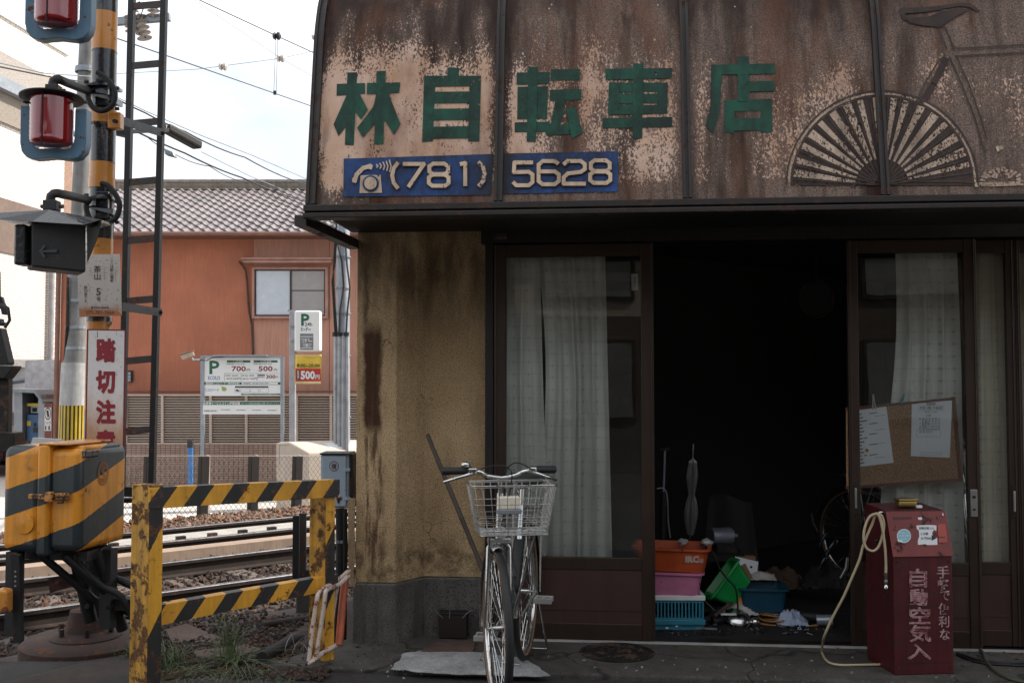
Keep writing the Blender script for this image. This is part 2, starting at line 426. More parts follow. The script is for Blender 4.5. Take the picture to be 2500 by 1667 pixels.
# ================================================================== the shop building
shop = thing('shop_building', 'old bicycle shop with yellow speckled stucco corner, granite base and brown sliding glass doors', 'building', (XL, YP, 0))
m, nt, b, _ = newmat('stucco_shop'); p = wpos(nt)
n1 = tnoise(nt, p, 2.2, 5, .6); c = mixc(nt, ramp(nt, n1, [(.3,0.),(.7,1.)]), (.40,.27,.14), (.56,.40,.23))
c = mixc(nt, ramp(nt, tnoise(nt, p, 150, 2, .5), [(.52,0.),(.66,.85)]), c, (.09,.06,.035))
c = mixc(nt, ramp(nt, tnoise(nt, p, 150, 2, .5, loc=(4,2,1)), [(.60,0.),(.66,.5)]), c, (.62,.5,.34))
c = mixc(nt, ramp(nt, tnoise(nt, p, 7, 5, .65, sc=(1,1,.25)), [(.5,0.),(.75,.55)]), c, (.16,.10,.05))
sx = nt.nodes.new('ShaderNodeSeparateXYZ'); nt.links.new(p, sx.inputs[0]); X, Y, Z = sx.outputs
def band(src, a, bb, s):                     # 1 inside a..bb with soft edge s
    u = nt.nodes.new('ShaderNodeMapRange'); u.inputs['From Min'].default_value = a-s; u.inputs['From Max'].default_value = a+s
    nt.links.new(src, u.inputs['Value']); w = nt.nodes.new('ShaderNodeMapRange'); w.inputs['From Min'].default_value = bb+s; w.inputs['From Max'].default_value = bb-s
    nt.links.new(src, w.inputs['Value']); return mth(nt, 'MULTIPLY', u.outputs[0], w.outputs[0])
wob = mth(nt, 'MULTIPLY', mth(nt, 'SUBTRACT', tnoise(nt, p, 9, 4), .5), .06); Xw = mth(nt, 'ADD', X, wob)
x1, x2 = fx(888, YP), fx(930, YP); stn = tnoise(nt, p, 34, 5, .6, sc=(1,1,.12))
yfr = mth(nt, 'LESS_THAN', Y, YP+.012)
s1 = mth(nt, 'MULTIPLY', band(Xw, x1, x2, .012), band(Z, fz(1060, YP), fz(792, YP), .05))
s1 = mth(nt, 'MULTIPLY', s1, ramp(nt, stn, [(.25,.75),(.5,1.)]))
s2 = mth(nt, 'MULTIPLY', band(Xw, x1, x2+.02, .02), band(Z, .35, fz(1000, YP), .12)); s2 = mth(nt, 'MULTIPLY', s2, ramp(nt, stn, [(.44,0.),(.60,.85)]))
s3 = mth(nt, 'MULTIPLY', band(Xw, x1+.0, x1+.022, .012), band(Z, fz(800, YP), fz(640, YP), .04))
s3 = mth(nt, 'MULTIPLY', s3, .8)
s4 = mth(nt, 'MULTIPLY', band(Z, 1.75, 2.4, .28), ramp(nt, tnoise(nt, p, 11, 5, .65, sc=(1,1,.3)), [(.35,.1),(.6,.7)]))  # awning shade painted as patchy darkening of the upper stucco
sm = mth(nt, 'MULTIPLY', mth(nt, 'MAXIMUM', mth(nt, 'MAXIMUM', s1, s2), s3), yfr); sm.node.use_clamp = True
sw = mth(nt, 'MULTIPLY', sm, .93)
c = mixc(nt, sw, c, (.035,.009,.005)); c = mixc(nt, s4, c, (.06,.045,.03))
setc(nt, b.inputs['Base Color'], c); b.inputs['Roughness'].default_value = .9; b.inputs['Specular IOR Level'].default_value = .25
crv = nt.nodes.new('ShaderNodeTexVoronoi'); crv.feature = 'DISTANCE_TO_EDGE'; crv.inputs['Scale'].default_value = 1.6
ova = nt.nodes.new('ShaderNodeVectorMath'); ova.operation = 'ADD'; ovn = nt.nodes.new('ShaderNodeTexNoise'); ovn.inputs['Scale'].default_value = 2.5; ovn.inputs['Detail'].default_value = 6; nt.links.new(p, ovn.inputs['Vector']); nt.links.new(p, ova.inputs[0]); nt.links.new(ovn.outputs['Color'], ova.inputs[1]); nt.links.new(ova.outputs[0], crv.inputs['Vector'])
ckm = ramp(nt, crv.outputs['Distance'], [(.002,.8),(.007,0.)]); c = mixc(nt, mth(nt, 'MULTIPLY', ckm, ramp(nt, tnoise(nt, p, 3, 2, loc=(5,5,5)), [(.5,0.),(.6,1.)])), c, (.03,.018,.01))
spl_ = mth(nt, 'MULTIPLY', band(Z, .30, .52, .08), ramp(nt, tnoise(nt, p, 12, 5, .7), [(.42,0.),(.62,.75)])); c = mixc(nt, spl_, c, (.07,.045,.025))
setc(nt, b.inputs['Base Color'], c)
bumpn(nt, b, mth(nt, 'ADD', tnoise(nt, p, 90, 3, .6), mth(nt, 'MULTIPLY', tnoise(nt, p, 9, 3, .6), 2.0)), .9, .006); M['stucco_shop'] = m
M['granite'] = mat('granite', (.15,.135,.125), .55, 0, var=.5, bs=75, speck=1.0, bump=.3, streak=.6, streakc=(.03,.025,.02))
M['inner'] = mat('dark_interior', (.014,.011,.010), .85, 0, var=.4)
M['shop_wall'] = mat('shop_upper_wall', (.22,.17,.12), .9, 0, streak=.5, bs=70)
XE = 7.5
foot = [(XL,YP),(XR,YP),(XC,YB),(XD,YB),(XD,YB+.14),(XL+.14,YB+.14),(XL+.14,6.25),(XL,6.25)]
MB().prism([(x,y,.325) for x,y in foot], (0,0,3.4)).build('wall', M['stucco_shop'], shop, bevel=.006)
gf = [(XL-.012,YP-.012),(XR+.004,YP-.012),(XC+.004,YB-.012),(XD,YB-.012),(XD,YB+.13),(XL+.13,YB+.13),(XL+.13,6.2),(XL-.012,6.2)]
MB().prism([(x,y,-.1) for x,y in gf], (0,0,.424)).build('granite_base', M['granite'], shop, bevel=.008)
q = 6.25
d45 = 4.0
side = [(XL,q),(XL+.14,q),(XL+d45+.14,q+d45),(XE,q+d45),(XE,q+d45+.15),(XL+d45,q+d45+.15)]
MB().prism([(x,y,-.1) for x,y in side], (0,0,8.1)).build('rear_wall', M['shop_wall'], shop)
MB().box(XE, XE+.15, YP, q+d45+.15, -.1, 8.0).build('end_wall', M['shop_wall'], shop)
MB().box(XL+.001, XE, YP+.05, YP+.2, 3.73, 8.0).build('upper_wall', M['shop_wall'], shop)
MB().box(XL+.001, XL+.14, YP+.2, q, 3.73, 8.0).build('upper_side_wall', M['shop_wall'], shop)
MB().prism([(XL-.3,YP-.25,8.0),(XE+.3,YP-.25,8.0),(XE+.3,q+d45+.4,8.0),(XL+d45-.2,q+d45+.4,8.0),(XL-.3,q+.2,8.0)], (0,0,.2)).build('flat_roof', M['dark_iron'], shop)
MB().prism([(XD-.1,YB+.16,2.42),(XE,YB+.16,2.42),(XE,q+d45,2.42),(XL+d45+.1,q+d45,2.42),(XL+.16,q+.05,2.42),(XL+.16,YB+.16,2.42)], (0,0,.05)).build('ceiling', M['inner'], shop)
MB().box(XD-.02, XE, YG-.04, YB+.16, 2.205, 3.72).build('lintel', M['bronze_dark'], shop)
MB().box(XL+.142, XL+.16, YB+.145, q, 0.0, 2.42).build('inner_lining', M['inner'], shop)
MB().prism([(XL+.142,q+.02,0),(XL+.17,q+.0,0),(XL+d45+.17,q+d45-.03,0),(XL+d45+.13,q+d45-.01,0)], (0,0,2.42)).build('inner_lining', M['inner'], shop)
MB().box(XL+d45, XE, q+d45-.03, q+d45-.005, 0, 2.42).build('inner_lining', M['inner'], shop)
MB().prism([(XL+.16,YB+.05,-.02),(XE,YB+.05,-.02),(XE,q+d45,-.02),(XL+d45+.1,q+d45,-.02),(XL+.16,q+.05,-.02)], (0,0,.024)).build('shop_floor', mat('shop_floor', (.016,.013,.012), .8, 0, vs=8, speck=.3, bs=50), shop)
# nameplate above the left door
fp = Pl((0, YG-.045, 0), (0,-1,0))
mb = MB(); fp.rect(mb, 1206, 571, 1238, 574, 0, .006); fp.rect(mb, 1206, 577, 1238, 586, 0, .006); mb.build('plate', M['rung'], shop)
# door track and sills
MB().box(fx(1186,YG), XE, YG-.045, YG-.028, -.012, .010).build('sill', mat('sill_metal', (.62,.60,.57), .4, .3, var=.4), shop); MB().box(fx(1186,YG), XE, YG-.027, YG+.075, -.012, .007).build('sill_track', M['bronze_dark'], shop)

def glass_mat():
    m = bpy.data.materials.new('window_glass'); m.use_nodes = True; nt = m.node_tree
    for n in list(nt.nodes): nt.nodes.remove(n)
    o = nt.nodes.new('ShaderNodeOutputMaterial'); mx = nt.nodes.new('ShaderNodeMixShader'); tr = nt.nodes.new('ShaderNodeBsdfTransparent')
    gl = nt.nodes.new('ShaderNodeBsdfGlossy'); gl.inputs['Roughness'].default_value = .01; fr = nt.nodes.new('ShaderNodeFresnel'); fr.inputs['IOR'].default_value = 1.52
    tr.inputs['Color'].default_value = (.97,.985,.98,1)
    tc = nt.nodes.new('ShaderNodeTexCoord'); bp = nt.nodes.new('ShaderNodeBump'); bp.inputs['Strength'].default_value = .06; bp.inputs['Distance'].default_value = .01
    nt.links.new(tnoise(nt, tc.outputs['Object'], 2.2, 2), bp.inputs['Height']); nt.links.new(bp.outputs[0], gl.inputs['Normal'])
    df = nt.nodes.new('ShaderNodeBsdfDiffuse'); df.inputs['Color'].default_value = (.35,.38,.37,1)
    dirt = ramp(nt, tnoise(nt, tc.outputs['Object'], 3, 6, .7), [(.4,.0),(.8,.03)])
    m2 = nt.nodes.new('ShaderNodeMixShader'); nt.links.new(dirt, m2.inputs[0]); nt.links.new(tr.outputs[0], m2.inputs[1]); nt.links.new(df.outputs[0], m2.inputs[2])
    nt.links.new(fr.outputs[0], mx.inputs[0]); nt.links.new(m2.outputs[0], mx.inputs[1]); nt.links.new(gl.outputs[0], mx.inputs[2]); nt.links.new(mx.outputs[0], o.inputs[0])
    return m
M['glass'] = glass_mat()
ZT = 2.195
def slide_door(xl, xr, y0, y1, wl=.062, wr=.062, handle=None):
    zm0, zm1 = fz(1387, YG, 1400), fz(1357, YG, 1400)
    d = MB()
    d.box(xl, xl+wl, y0, y1, .014, ZT); d.box(xr-wr, xr, y0, y1, .014, ZT)
    d.box(xl+wl, xr-wr, y0+.004, y1-.004, zm0, zm1); d.box(xl+wl, xr-wr, y0+.004, y1-.004, ZT-.07, ZT); d.box(xl+wl, xr-wr, y0+.004, y1-.004, .014, .10)
    d.box(xl+.010, xl+.016, y0-.006, y0, .014, ZT); d.box(xr-.016, xr-.010, y0-.006, y0, .014, ZT)
    o = d.build('door', M['bronze_alu'], shop, bevel=.003)
    ym = (y0+y1)/2
    MB().box(xl+wl, xr-wr, ym-.003, ym+.003, zm1, ZT-.07).build('glass_pane', M['glass'], o)
    k = MB(); k.box(xl+wl, xr-wr, ym-.006, ym+.006, .10, zm0); k.box(xl+wl, xr-wr, ym-.010, ym-.006, .17, .176); k.build('kick_panel', M['kick'], o)
    if handle:
        hx, hz = handle; h = MB(); h.box(hx-.014, hx+.014, y0-.004, y0, hz-.09, hz+.09); h.build('handle', M['bronze_dark'], o, bevel=.002)
        h = MB(); h.box(hx-.006, hx+.006, y0-.010, y0-.004, hz-.055, hz+.055); h.build('latch', M['alu'], o, bevel=.003)
    return o
X = [fx(v, YG, 1100) for v in (1207, 1597, 2070, 2385, 2463)]
zk = lambda y: fz(y, YG, 2300)
slide_door(X[0], X[1], YG-.035, YG-.003, .066, .070)
slide_door(X[2], X[3], YG-.035, YG-.003, .056, .062, ((X[2]+.028), zk(1216)))
slide_door(X[3]-.02, X[4]+.05, YG+.012, YG+.044, .04, .045, (X[4]+.025, zk(1222)))
slide_door(X[4]+.052, X[4]+.95, YG+.012, YG+.044, .03, .06)
MB().box(fx(1186,YG), X[0]-.004, YG-.04, YG+.07, 0, 2.205).build('jamb', M['bronze_dark'], shop, bevel=.003)
h = MB(); hx = X[3]-.035; h.box(hx-.018, hx+.018, YG-.041, YG-.036, zk(1258), zk(1192)); h.build('lock_plate', M['alu'], shop, bevel=.002)
h = MB(); h.cyl((hx, YG-.047, zk(1210)), (hx, YG-.040, zk(1210)), .008, n=12); h.cyl((hx, YG-.047, zk(1240)), (hx, YG-.040, zk(1240)), .006, n=12); h.build('keyhole', M['black'], shop)

# ================================================================== curtains
def cloth_mat(name, base, dotc=(.12,.14,.15)):
    m = bpy.data.materials.new(name); m.use_nodes = True; nt = m.node_tree; b = nt.nodes['Principled BSDF']; out = nt.nodes['Material Output']
    uv = nt.nodes.new('ShaderNodeUVMap'); uv.uv_map = 'UVMap'; sx = nt.nodes.new('ShaderNodeSeparateXYZ'); nt.links.new(uv.outputs[0], sx.inputs[0])
    fy = mth(nt, 'FRACT', mth(nt, 'DIVIDE', sx.outputs[1], .068)); fxx = mth(nt, 'FRACT', mth(nt, 'DIVIDE', sx.outputs[0], .145))
    line = mth(nt, 'LESS_THAN', mth(nt, 'ABSOLUTE', mth(nt, 'SUBTRACT', fy, .5)), .022)
    dx = mth(nt, 'MULTIPLY', mth(nt, 'SUBTRACT', fxx, .5), .145); dy = mth(nt, 'MULTIPLY', mth(nt, 'SUBTRACT', fy, .5), .068)
    rr = mth(nt, 'SQRT', mth(nt, 'ADD', mth(nt, 'MULTIPLY', dx, dx), mth(nt, 'MULTIPLY', dy, dy))); dot = mth(nt, 'LESS_THAN', rr, .0085)
    tc = nt.nodes.new('ShaderNodeTexCoord'); n = tnoise(nt, tc.outputs['Object'], 3, 5, .6)
    c = mixc(nt, ramp(nt, n, [(.3,0.),(.7,1.)]), tuple(x*.72 for x in base), base); c = mixc(nt, mth(nt,'MULTIPLY',line,.3), c, tuple(x*.4 for x in base)); c = mixc(nt, mth(nt,'MULTIPLY',dot,.28), c, dotc)
    setc(nt, b.inputs['Base Color'], c); b.inputs['Roughness'].default_value = .9
    tl = nt.nodes.new('ShaderNodeBsdfTranslucent'); setc(nt, tl.inputs['Color'], c); mx = nt.nodes.new('ShaderNodeMixShader'); mx.inputs[0].default_value = .05
    nt.links.new(b.outputs[0], mx.inputs[1]); nt.links.new(tl.outputs[0], mx.inputs[2]); nt.links.new(mx.outputs[0], out.inputs[0]); return m
M['curtain'] = cloth_mat('curtain_cloth', (.88,.88,.83)); M['curtain_cream'] = cloth_mat('curtain_cream', (.85,.79,.65))
def curtain(name, label, edge_l, edge_r, ztop, zbot, Y0, folds, amp, m, seed, pinch=None, grp='pleated curtains behind the shop glass'):
    """edge_l/edge_r: X as function of v (0 top..1 bottom)"""
    r2 = random.Random(seed); nu, nv = folds*14, 50; mb = MB()
    ph = [r2.uniform(-.25,.25) for _ in range(folds+2)]; am = [r2.uniform(.5,1.3) for _ in range(folds+2)]
    def fn(u, v):
        w = u*folds; k = int(w); ww = w + .22*math.sin(v*2.3 + k*1.7)*math.sin(math.pi*u)
        a = amp*1.35*am[min(k, folds)]*(.55+.45*v)
        y = Y0 + a*(.5-.5*math.cos(2*math.pi*(ww + .16*math.sin(2*math.pi*ww)))) + .012*math.sin(v*5+u*9) + .016*noise.noise(Vector((u*9, v*2.2, seed)))
        xl, xr = edge_l(v), edge_r(v)
        x = xl + (xr-xl)*(u + .012*math.sin(2*math.pi*ww*1.0+.6))
        return Vector((x, y, ztop + (zbot-ztop)*v))
    mb.grid(fn, nu, nv); o = mb.build(name, m, loc=(edge_l(1), Y0, zbot), smooth=180)
    uvl = o.data.uv_layers.new(name='UVMap'); W = abs(edge_r(1)-edge_l(1))*1.5; H = ztop-zbot
    for l in o.data.loops:
        i = l.vertex_index; uvl.data[l.index].uv = ((i % (nu+1))/nu*W, (1-(i//(nu+1))/nv)*H)
    tag(o, label, 'curtain', grp); return o
cx = lambda px, Y=5.65: fx(px, Y, 1100)
curtain('curtain', 'greenish white dotted curtain behind the left sliding door, wide flat half beside the stucco wall', lambda v: cx(1237), lambda v: cx(1318+ 22*v), 2.16, .28, 5.615, 2, .05, M['curtain'], 3)
curtain('curtain', 'narrow crumpled curtain with deep folds next to the dark right strip of the left door', lambda v: cx(1312+18*v+14*math.sin(v*5)), lambda v: cx(1478+16*v), 2.16, .26, 5.62, 4, .07, M['curtain'], 5)
curtain('curtain', 'grey white dotted curtain hanging behind the corkboard', lambda v: cx(2192-48*v+12*math.sin(v*6)), lambda v: cx(2345+6*v), 2.16, .24, 5.65, 4, .06, M['curtain'], 8)
curtain('curtain', 'flat yellowish curtain behind the door glass at the far right of the shop', lambda v: cx(2380), lambda v: cx(2472), 2.16, .26, 5.70, 3, .035, M['curtain_cream'], 11)
curtain('curtain', 'cream curtain seen through the last door pane beside the lock plate', lambda v: cx(2487), lambda v: cx(2680), 2.16, .26, 5.74, 4, .05, M['curtain_cream'], 12)

# ================================================================== the awning sign
YS = 4.66; ZS0 = 2.275
PROF = [(YS, ZS0), (YS+.015, 2.42), (YS+.06, 2.75), (YS+.12, 3.10), (YS+.15, 3.22), (YS+.19, 3.32), (YS+.245, 3.41), (YS+.32, 3.49), (YS+.42, 3.56), (YS+.55, 3.61), (YS+.76, 3.65)]
PROF[1] = (YS + .12*(2.42-ZS0)/(3.10-ZS0), 2.42); PROF[2] = (YS + .12*(2.75-ZS0)/(3.10-ZS0), 2.75)
# subdivide the curved part smoothly
def prof_pts():
    out = []
    for i in range(len(PROF)-1):
        p0 = PROF[max(i-1,0)]; p1 = PROF[i]; p2 = PROF[i+1]; p3 = PROF[min(i+2, len(PROF)-1)]
        n = 1 if i < 3 else 3
        for k in range(n):
            t = k/n
            out.append(tuple(.5*((2*p1[c]) + (p2[c]-p0[c])*t + (2*p0[c]-5*p1[c]+4*p2[c]-p3[c])*t*t + (3*p1[c]-p0[c]-3*p2[c]+p3[c])*t**3) if n > 1 else p1[c] for c in (0,1)))
    out.append(PROF[-1]); return out
PF = prof_pts()
def S(px, py, off=.004):                          # pixel -> point on the sign surface
    v = ray(px, py)
    for (a, b) in zip(PF[:-1], PF[1:]):
        dy, dz = b[0]-a[0], b[1]-a[1]; nn = Vector((0, -dz, dy)).normalized()
        p0 = Vector((0, a[0], a[1])); s = (p0-CAMP).dot(nn)/v.dot(nn); q = CAMP + v*s
        if a[1]-1e-4 <= q.z <= b[1]+1e-4: return q + nn*off
    return q + nn*off
XS0 = PY(760, 500, YS).x; ribs = [PY(v, 500, YS).x for v in (1217, 1678, 2160)]; pw = (ribs[2]-ribs[0])/2
edges = [XS0] + ribs + [ribs[2]+pw, ribs[2]+2*pw]
awn = thing('awning_sign', 'rusted curved awning with green characters, blue phone strip and drawn bicycle above the shop', 'sign', (XS0, YS, ZS0))
# weathered panel
m, nt, b, _ = newmat('weathered_sign_panel'); p = wpos(nt)
sx = nt.nodes.new('ShaderNodeSeparateXYZ'); nt.links.new(p, sx.inputs[0]); X_, Y_, Z_ = sx.outputs
stk = tnoise(nt, p, 5.5, 5, .6, sc=(1,.3,.14)); stk2 = tnoise(nt, p, 22, 4, .6, sc=(1,.3,.10), loc=(3,0,0)); big = tnoise(nt, p, 1.5, 4, .6, loc=(7.3,0,2.1))
spk = tnoise(nt, p, 105, 4, .72, sc=(1,1,.6)); spk2 = tnoise(nt, p, 160, 2, .6, loc=(1,4,2))
def mr(src, a, b_, c_=0.0, d=1.0):
    u = nt.nodes.new('ShaderNodeMapRange'); u.inputs['From Min'].default_value = a; u.inputs['From Max'].default_value = b_
    u.inputs['To Min'].default_value = c_; u.inputs['To Max'].default_value = d; nt.links.new(src, u.inputs['Value']); return u.outputs[0]
grime = mixc(nt, ramp(nt, mth(nt, 'ADD', stk, mr(X_, ribs[0]-.5, ribs[0]+.15, -.08, .07)), [(.38,0.),(.56,1.)]), (.030,.015,.010), (.25,.175,.14))
grime = mixc(nt, ramp(nt, stk2, [(.48,0.),(.66,.5)]), grime, (.03,.018,.015))
grime = mixc(nt, ramp(nt, spk2, [(.40,.65),(.62,0.)]), grime, (.03,.018,.014))
cream = mixc(nt, ramp(nt, tnoise(nt, p, 4, 3), [(.35,0.),(.65,1.)]), (.56,.34,.22), (.66,.47,.37))
thr = mr(Z_, 2.85, 3.15, -.05, .24)                                    # grime thickens upward
thr = mth(nt, 'ADD', thr, mr(X_, ribs[0]-.3, ribs[2]+.2, -.04, .13))   # and towards the drawn bicycle
thr = mth(nt, 'ADD', thr, mr(big, .35, .65, -.10, .13)); thr = mth(nt, 'ADD', thr, mr(X_, ribs[0]-.1, ribs[0]+.05, -.03, .055)); thr = mth(nt, 'ADD', thr, mr(stk, .35, .65, .13, -.10))
thr = mth(nt, 'ADD', thr, mr(Z_, 2.30, 2.38, .25, 0))
pan = mth(nt, 'FRACT', mth(nt, 'DIVIDE', mth(nt, 'SUBTRACT', X_, ribs[0]), pw))
edge = mth(nt, 'ABSOLUTE', mth(nt, 'SUBTRACT', pan, .5)); thr = mth(nt, 'ADD', thr, mr(edge, .42, .5, 0, .22))
mask = mr(mth(nt, 'SUBTRACT', spk, thr), .455, .485)
c = mixc(nt, mask, grime, cream)
dk = mr(mth(nt, 'ADD', mth(nt, 'ADD', mr(Z_, 2.90, 3.35, 0, .44), mr(edge, .38, .5, 0, .30)), mth(nt, 'ADD', big, mth(nt, 'MULTIPLY', stk, -.5))), .42, .70, 0, .8)
c = mixc(nt, dk, c, (.022,.011,.008))
ru = ramp(nt, tnoise(nt, p, 3.2, 5, .65, sc=(1,1,.35), loc=(4,0,9)), [(.48,0.),(.66,.6)]); c = mixc(nt, ru, c, (.13,.045,.018))
st3 = ramp(nt, tnoise(nt, p, 16, 3, .5, sc=(1,1,.05), loc=(8,0,3)), [(.60,0.),(.72,.45)]); c = mixc(nt, st3, c, (.022,.010,.007))
vor = nt.nodes.new('ShaderNodeTexVoronoi'); vor.inputs['Scale'].default_value = 11; nt.links.new(p, vor.inputs['Vector'])
dotm = mth(nt, 'LESS_THAN', mth(nt, 'ADD', vor.outputs['Distance'], mth(nt, 'MULTIPLY', big, .1)), .10)
c = mixc(nt, mth(nt, 'MULTIPLY', dotm, .8), c, (.5,.38,.30))
setc(nt, b.inputs['Base Color'], c); b.inputs['Roughness'].default_value = .82; b.inputs['Specular IOR Level'].default_value = .3
bumpn(nt, b, mth(nt, 'ADD', mask, spk2), .35, .002); M['sign_panel'] = m
def paint(name, c1, c2, speck=None, thr=.5, rough=.75):
    m, nt, b, _ = newmat(name); p = wpos(nt)
    n1 = tnoise(nt, p, 30, 5, .7, sc=(1,1,.7)); n0 = tnoise(nt, p, 5, 4, .6, loc=(2,0,5)); st_ = tnoise(nt, p, 12, 3, .6, sc=(1,1,.2))
    f = mth(nt, 'ADD', mth(nt, 'MULTIPLY', n1, .6), mth(nt, 'MULTIPLY', n0, .6))
    c = mixc(nt, ramp(nt, f, [(.46,0.),(.72,1.)]), c1, c2)
    c = mixc(nt, ramp(nt, st_, [(.45,0.),(.7,.6)]), c, tuple(x*.35 for x in c1))
    setc(nt, b.inputs['Base Color'], c); b.inputs['Roughness'].default_value = rough; bumpn(nt, b, n1, .25, .002)
    if name in ('sign_blue', 'sign_green'):
        sx = nt.nodes.new('ShaderNodeSeparateXYZ'); nt.links.new(p, sx.inputs[0]); q_ = mth(nt, 'ABSOLUTE', mth(nt, 'SUBTRACT', mth(nt, 'FRACT', mth(nt, 'DIVIDE', mth(nt, 'SUBTRACT', sx.outputs[0], ribs[0]), pw)), .5))
        u = nt.nodes.new('ShaderNodeMapRange'); u.inputs['From Min'].default_value = .30; u.inputs['From Max'].default_value = .46; u.inputs['To Max'].default_value = (.92 if name == 'sign_blue' else .6); nt.links.new(mth(nt, 'ADD', q_, mth(nt, 'MULTIPLY', mth(nt, 'SUBTRACT', st_, .5), .12)), u.inputs['Value'])
        c = mixc(nt, u.outputs[0], c, (.012,.012,.014)); setc(nt, b.inputs['Base Color'], c)
    if speck:
        b.inputs['Alpha'].default_value = 1
        a = tnoise(nt, p, 62, 4, .65, sc=(1,1,.75), loc=(2.2,0,1)); a0 = tnoise(nt, p, 5, 3, .6, loc=(9,0,5))
        if name == 'sign_cream_worn': a = tnoise(nt, p, 105, 4, .72, sc=(1,1,.6), loc=(2.2,0,1))
        al = ramp(nt, mth(nt, 'ADD', mth(nt, 'MULTIPLY', a, .7), mth(nt, 'MULTIPLY', a0, .3)), [(thr,0.),(thr+.02,1.)]); nt.links.new(al, b.inputs['Alpha'])
    return m
M['sign_green'] = paint('sign_green', (.004,.020,.013), (.006,.078,.046), speck=True, thr=.36); M['sign_blue'] = paint('sign_blue', (.007,.018,.05), (.015,.062,.22), speck=True, thr=.34)
M['sign_cream'] = paint('sign_cream', (.50,.36,.25), (.66,.50,.36), speck=True, thr=.37); M['sign_cream2'] = paint('sign_cream_worn', (.36,.25,.18), (.56,.42,.32), speck=True, thr=.455)
M['sign_dark_speck'] = paint('sign_dark_speck', (.028,.014,.010), (.05,.028,.02), speck=True, thr=.42); M['sign_brown'] = paint('sign_brown', (.025,.014,.011), (.045,.024,.018)); M['sign_line'] = paint('sign_line', (.03,.019,.015), (.07,.045,.035))
for i in range(5):
    x0, x1 = edges[i]+.012, edges[i+1]-.012; mb = MB()
    mb.add([(x, y, z) for (y, z) in PF for x in (x0, x1)], [(2*k, 2*k+1, 2*k+3, 2*k+2) for k in range(len(PF)-1)])
    mb.build('sign_panel', M['sign_panel'], awn, smooth=60)
def rib(x, w=.012, out=.02, inn=.03):
    mb = MB(); pts = []
    for k, (y, z) in enumerate(PF):
        a = PF[max(k-1,0)]; c_ = PF[min(k+1,len(PF)-1)]; n_ = Vector((0, -(c_[1]-a[1]), c_[0]-a[0])).normalized()
        for (sx_, o_) in ((-w, -inn), (w, -inn), (w, out), (w*.35, out), (w*.35, out-.008), (-w*.35, out-.008), (-w*.35, out), (-w, out)): pts.append(Vector((x+sx_, y, z)) + n_*o_)
    n = 8; fs = [(k*n+j, k*n+(j+1)%n, (k+1)*n+(j+1)%n, (k+1)*n+j) for k in range(len(PF)-1) for j in range(n)]
    fs += [tuple(range(n))[::-1], tuple(range(len(pts)-n, len(pts)))]
    return mb.add(pts, fs)
M['awn_frame'] = mat('awning_frame', (.030,.024,.022), .5, .35, var=.3, rust=.25, rs=10, rustc=(.07,.035,.025), streak=.4)
for i, x in enumerate(edges): rib(x, .020 if 0 < i else .024, .022).build('rib', M['awn_frame'], awn)
# gutter-like lower rails
mb = MB(); XE2 = edges[-1]+.02
mb.box(XS0-.03, XE2, YS-.035, YS+.04, ZS0-.036, ZS0-.004); mb.box(XS0-.03, XE2, YS-.022, YS+.05, ZS0-.044, ZS0-.036); mb.box(XS0-.032, XE2, YS-.040, YS+.06, ZS0-.068, ZS0-.044)
mb.build('lower_rail', M['awn_frame'], awn, bevel=.004)
# side cheek, side bracket, soffit
ch = [(XS0-.006, y, z) for y, z in PF] + [(XS0-.006, YP-.01, 3.65), (XS0-.006, YP-.01, ZS0)]
MB().prism(ch, (.005, 0, 0)).build('cheek', M['awn_frame'], awn)
MB().bar((XS0-.06, YS+.02, ZS0-.07), (XL-.02, YP+.02, ZS0-.085), .06, .05).build('bracket', M['awn_frame'], awn)
MB().box(XS0+.01, XE2, YS+.06, YP-.004, ZS0-.02, ZS0-.008).build('shade_sheet', M['black'], awn)  # black sheet standing in for the shade inside the open awning

SN = [0]
def dec(polys, name, m, off=.002, parent=None):
    mb = MB()
    for pl in polys:
        SN[0] += 1; o = off + (SN[0] % 9)*.0004
        mb.poly([S(x, y, o) for x, y in pl])
    o = mb.build(name, m, parent or awn)
    if name in ('drawn_frame', 'drawn_chainring'): o['kind'] = 'stuff'
    return o
A = lambda pts: [(740 + x*.34440, y*.34440) for x, y in pts]
B = lambda pts: [(1200 + x*.34432, y*.34440) for x, y in pts]
C_ = lambda pts: [(1850 + x*.34446, y*.34440) for x, y in pts]
dec([A(q_) for q_ in ([(240,598),(440,592),(440,668),(238,682)], [(315,518),(385,516),(360,1032),(298,1030)],
    [(312,672),(345,700),(338,860),(252,968),(218,884)], [(372,672),(405,672),(460,780),(412,850),(366,790)],
    [(455,592),(690,588),(682,662),(453,672)], [(522,510),(588,506),(570,1025),(505,1025)],
    [(520,672),(535,850),(425,980),(385,910),(500,760)], [(575,672),(605,662),(692,882),(645,960),(570,840)])], 'character', M['sign_green'])
dec([A(q_) for q_ in ([(1030,480),(1110,485),(1100,545),(1022,545)], [(858,540),(940,540),(920,1005),(845,1010)], [(1182,540),(1262,540),(1250,1005),(1170,1005)],
    [(935,541),(1185,541),(1185,615),(933,618)], [(932,655),(1182,652),(1180,734),(928,736)], [(928,775),(1180,772),(1178,853),(924,856)], [(922,902),(1176,898),(1174,982),(918,986)])], 'character', M['sign_green'])
dec([B(q_) for q_ in ([(180,520),(412,515),(410,598),(178,605)], [(262,478),(330,480),(315,1005),(250,1008)], [(185,618),(400,615),(395,845),(182,850)],
    [(165,870),(410,865),(400,938),(165,940)], [(425,495),(628,492),(626,570),(420,575)], [(415,640),(638,636),(636,710),(412,718)],
    [(452,716),(528,716),(490,890),(560,875),(565,950),(390,968),(375,900),(420,880)], [(530,780),(590,760),(650,945),(570,985)])], 'character', M['sign_green'])
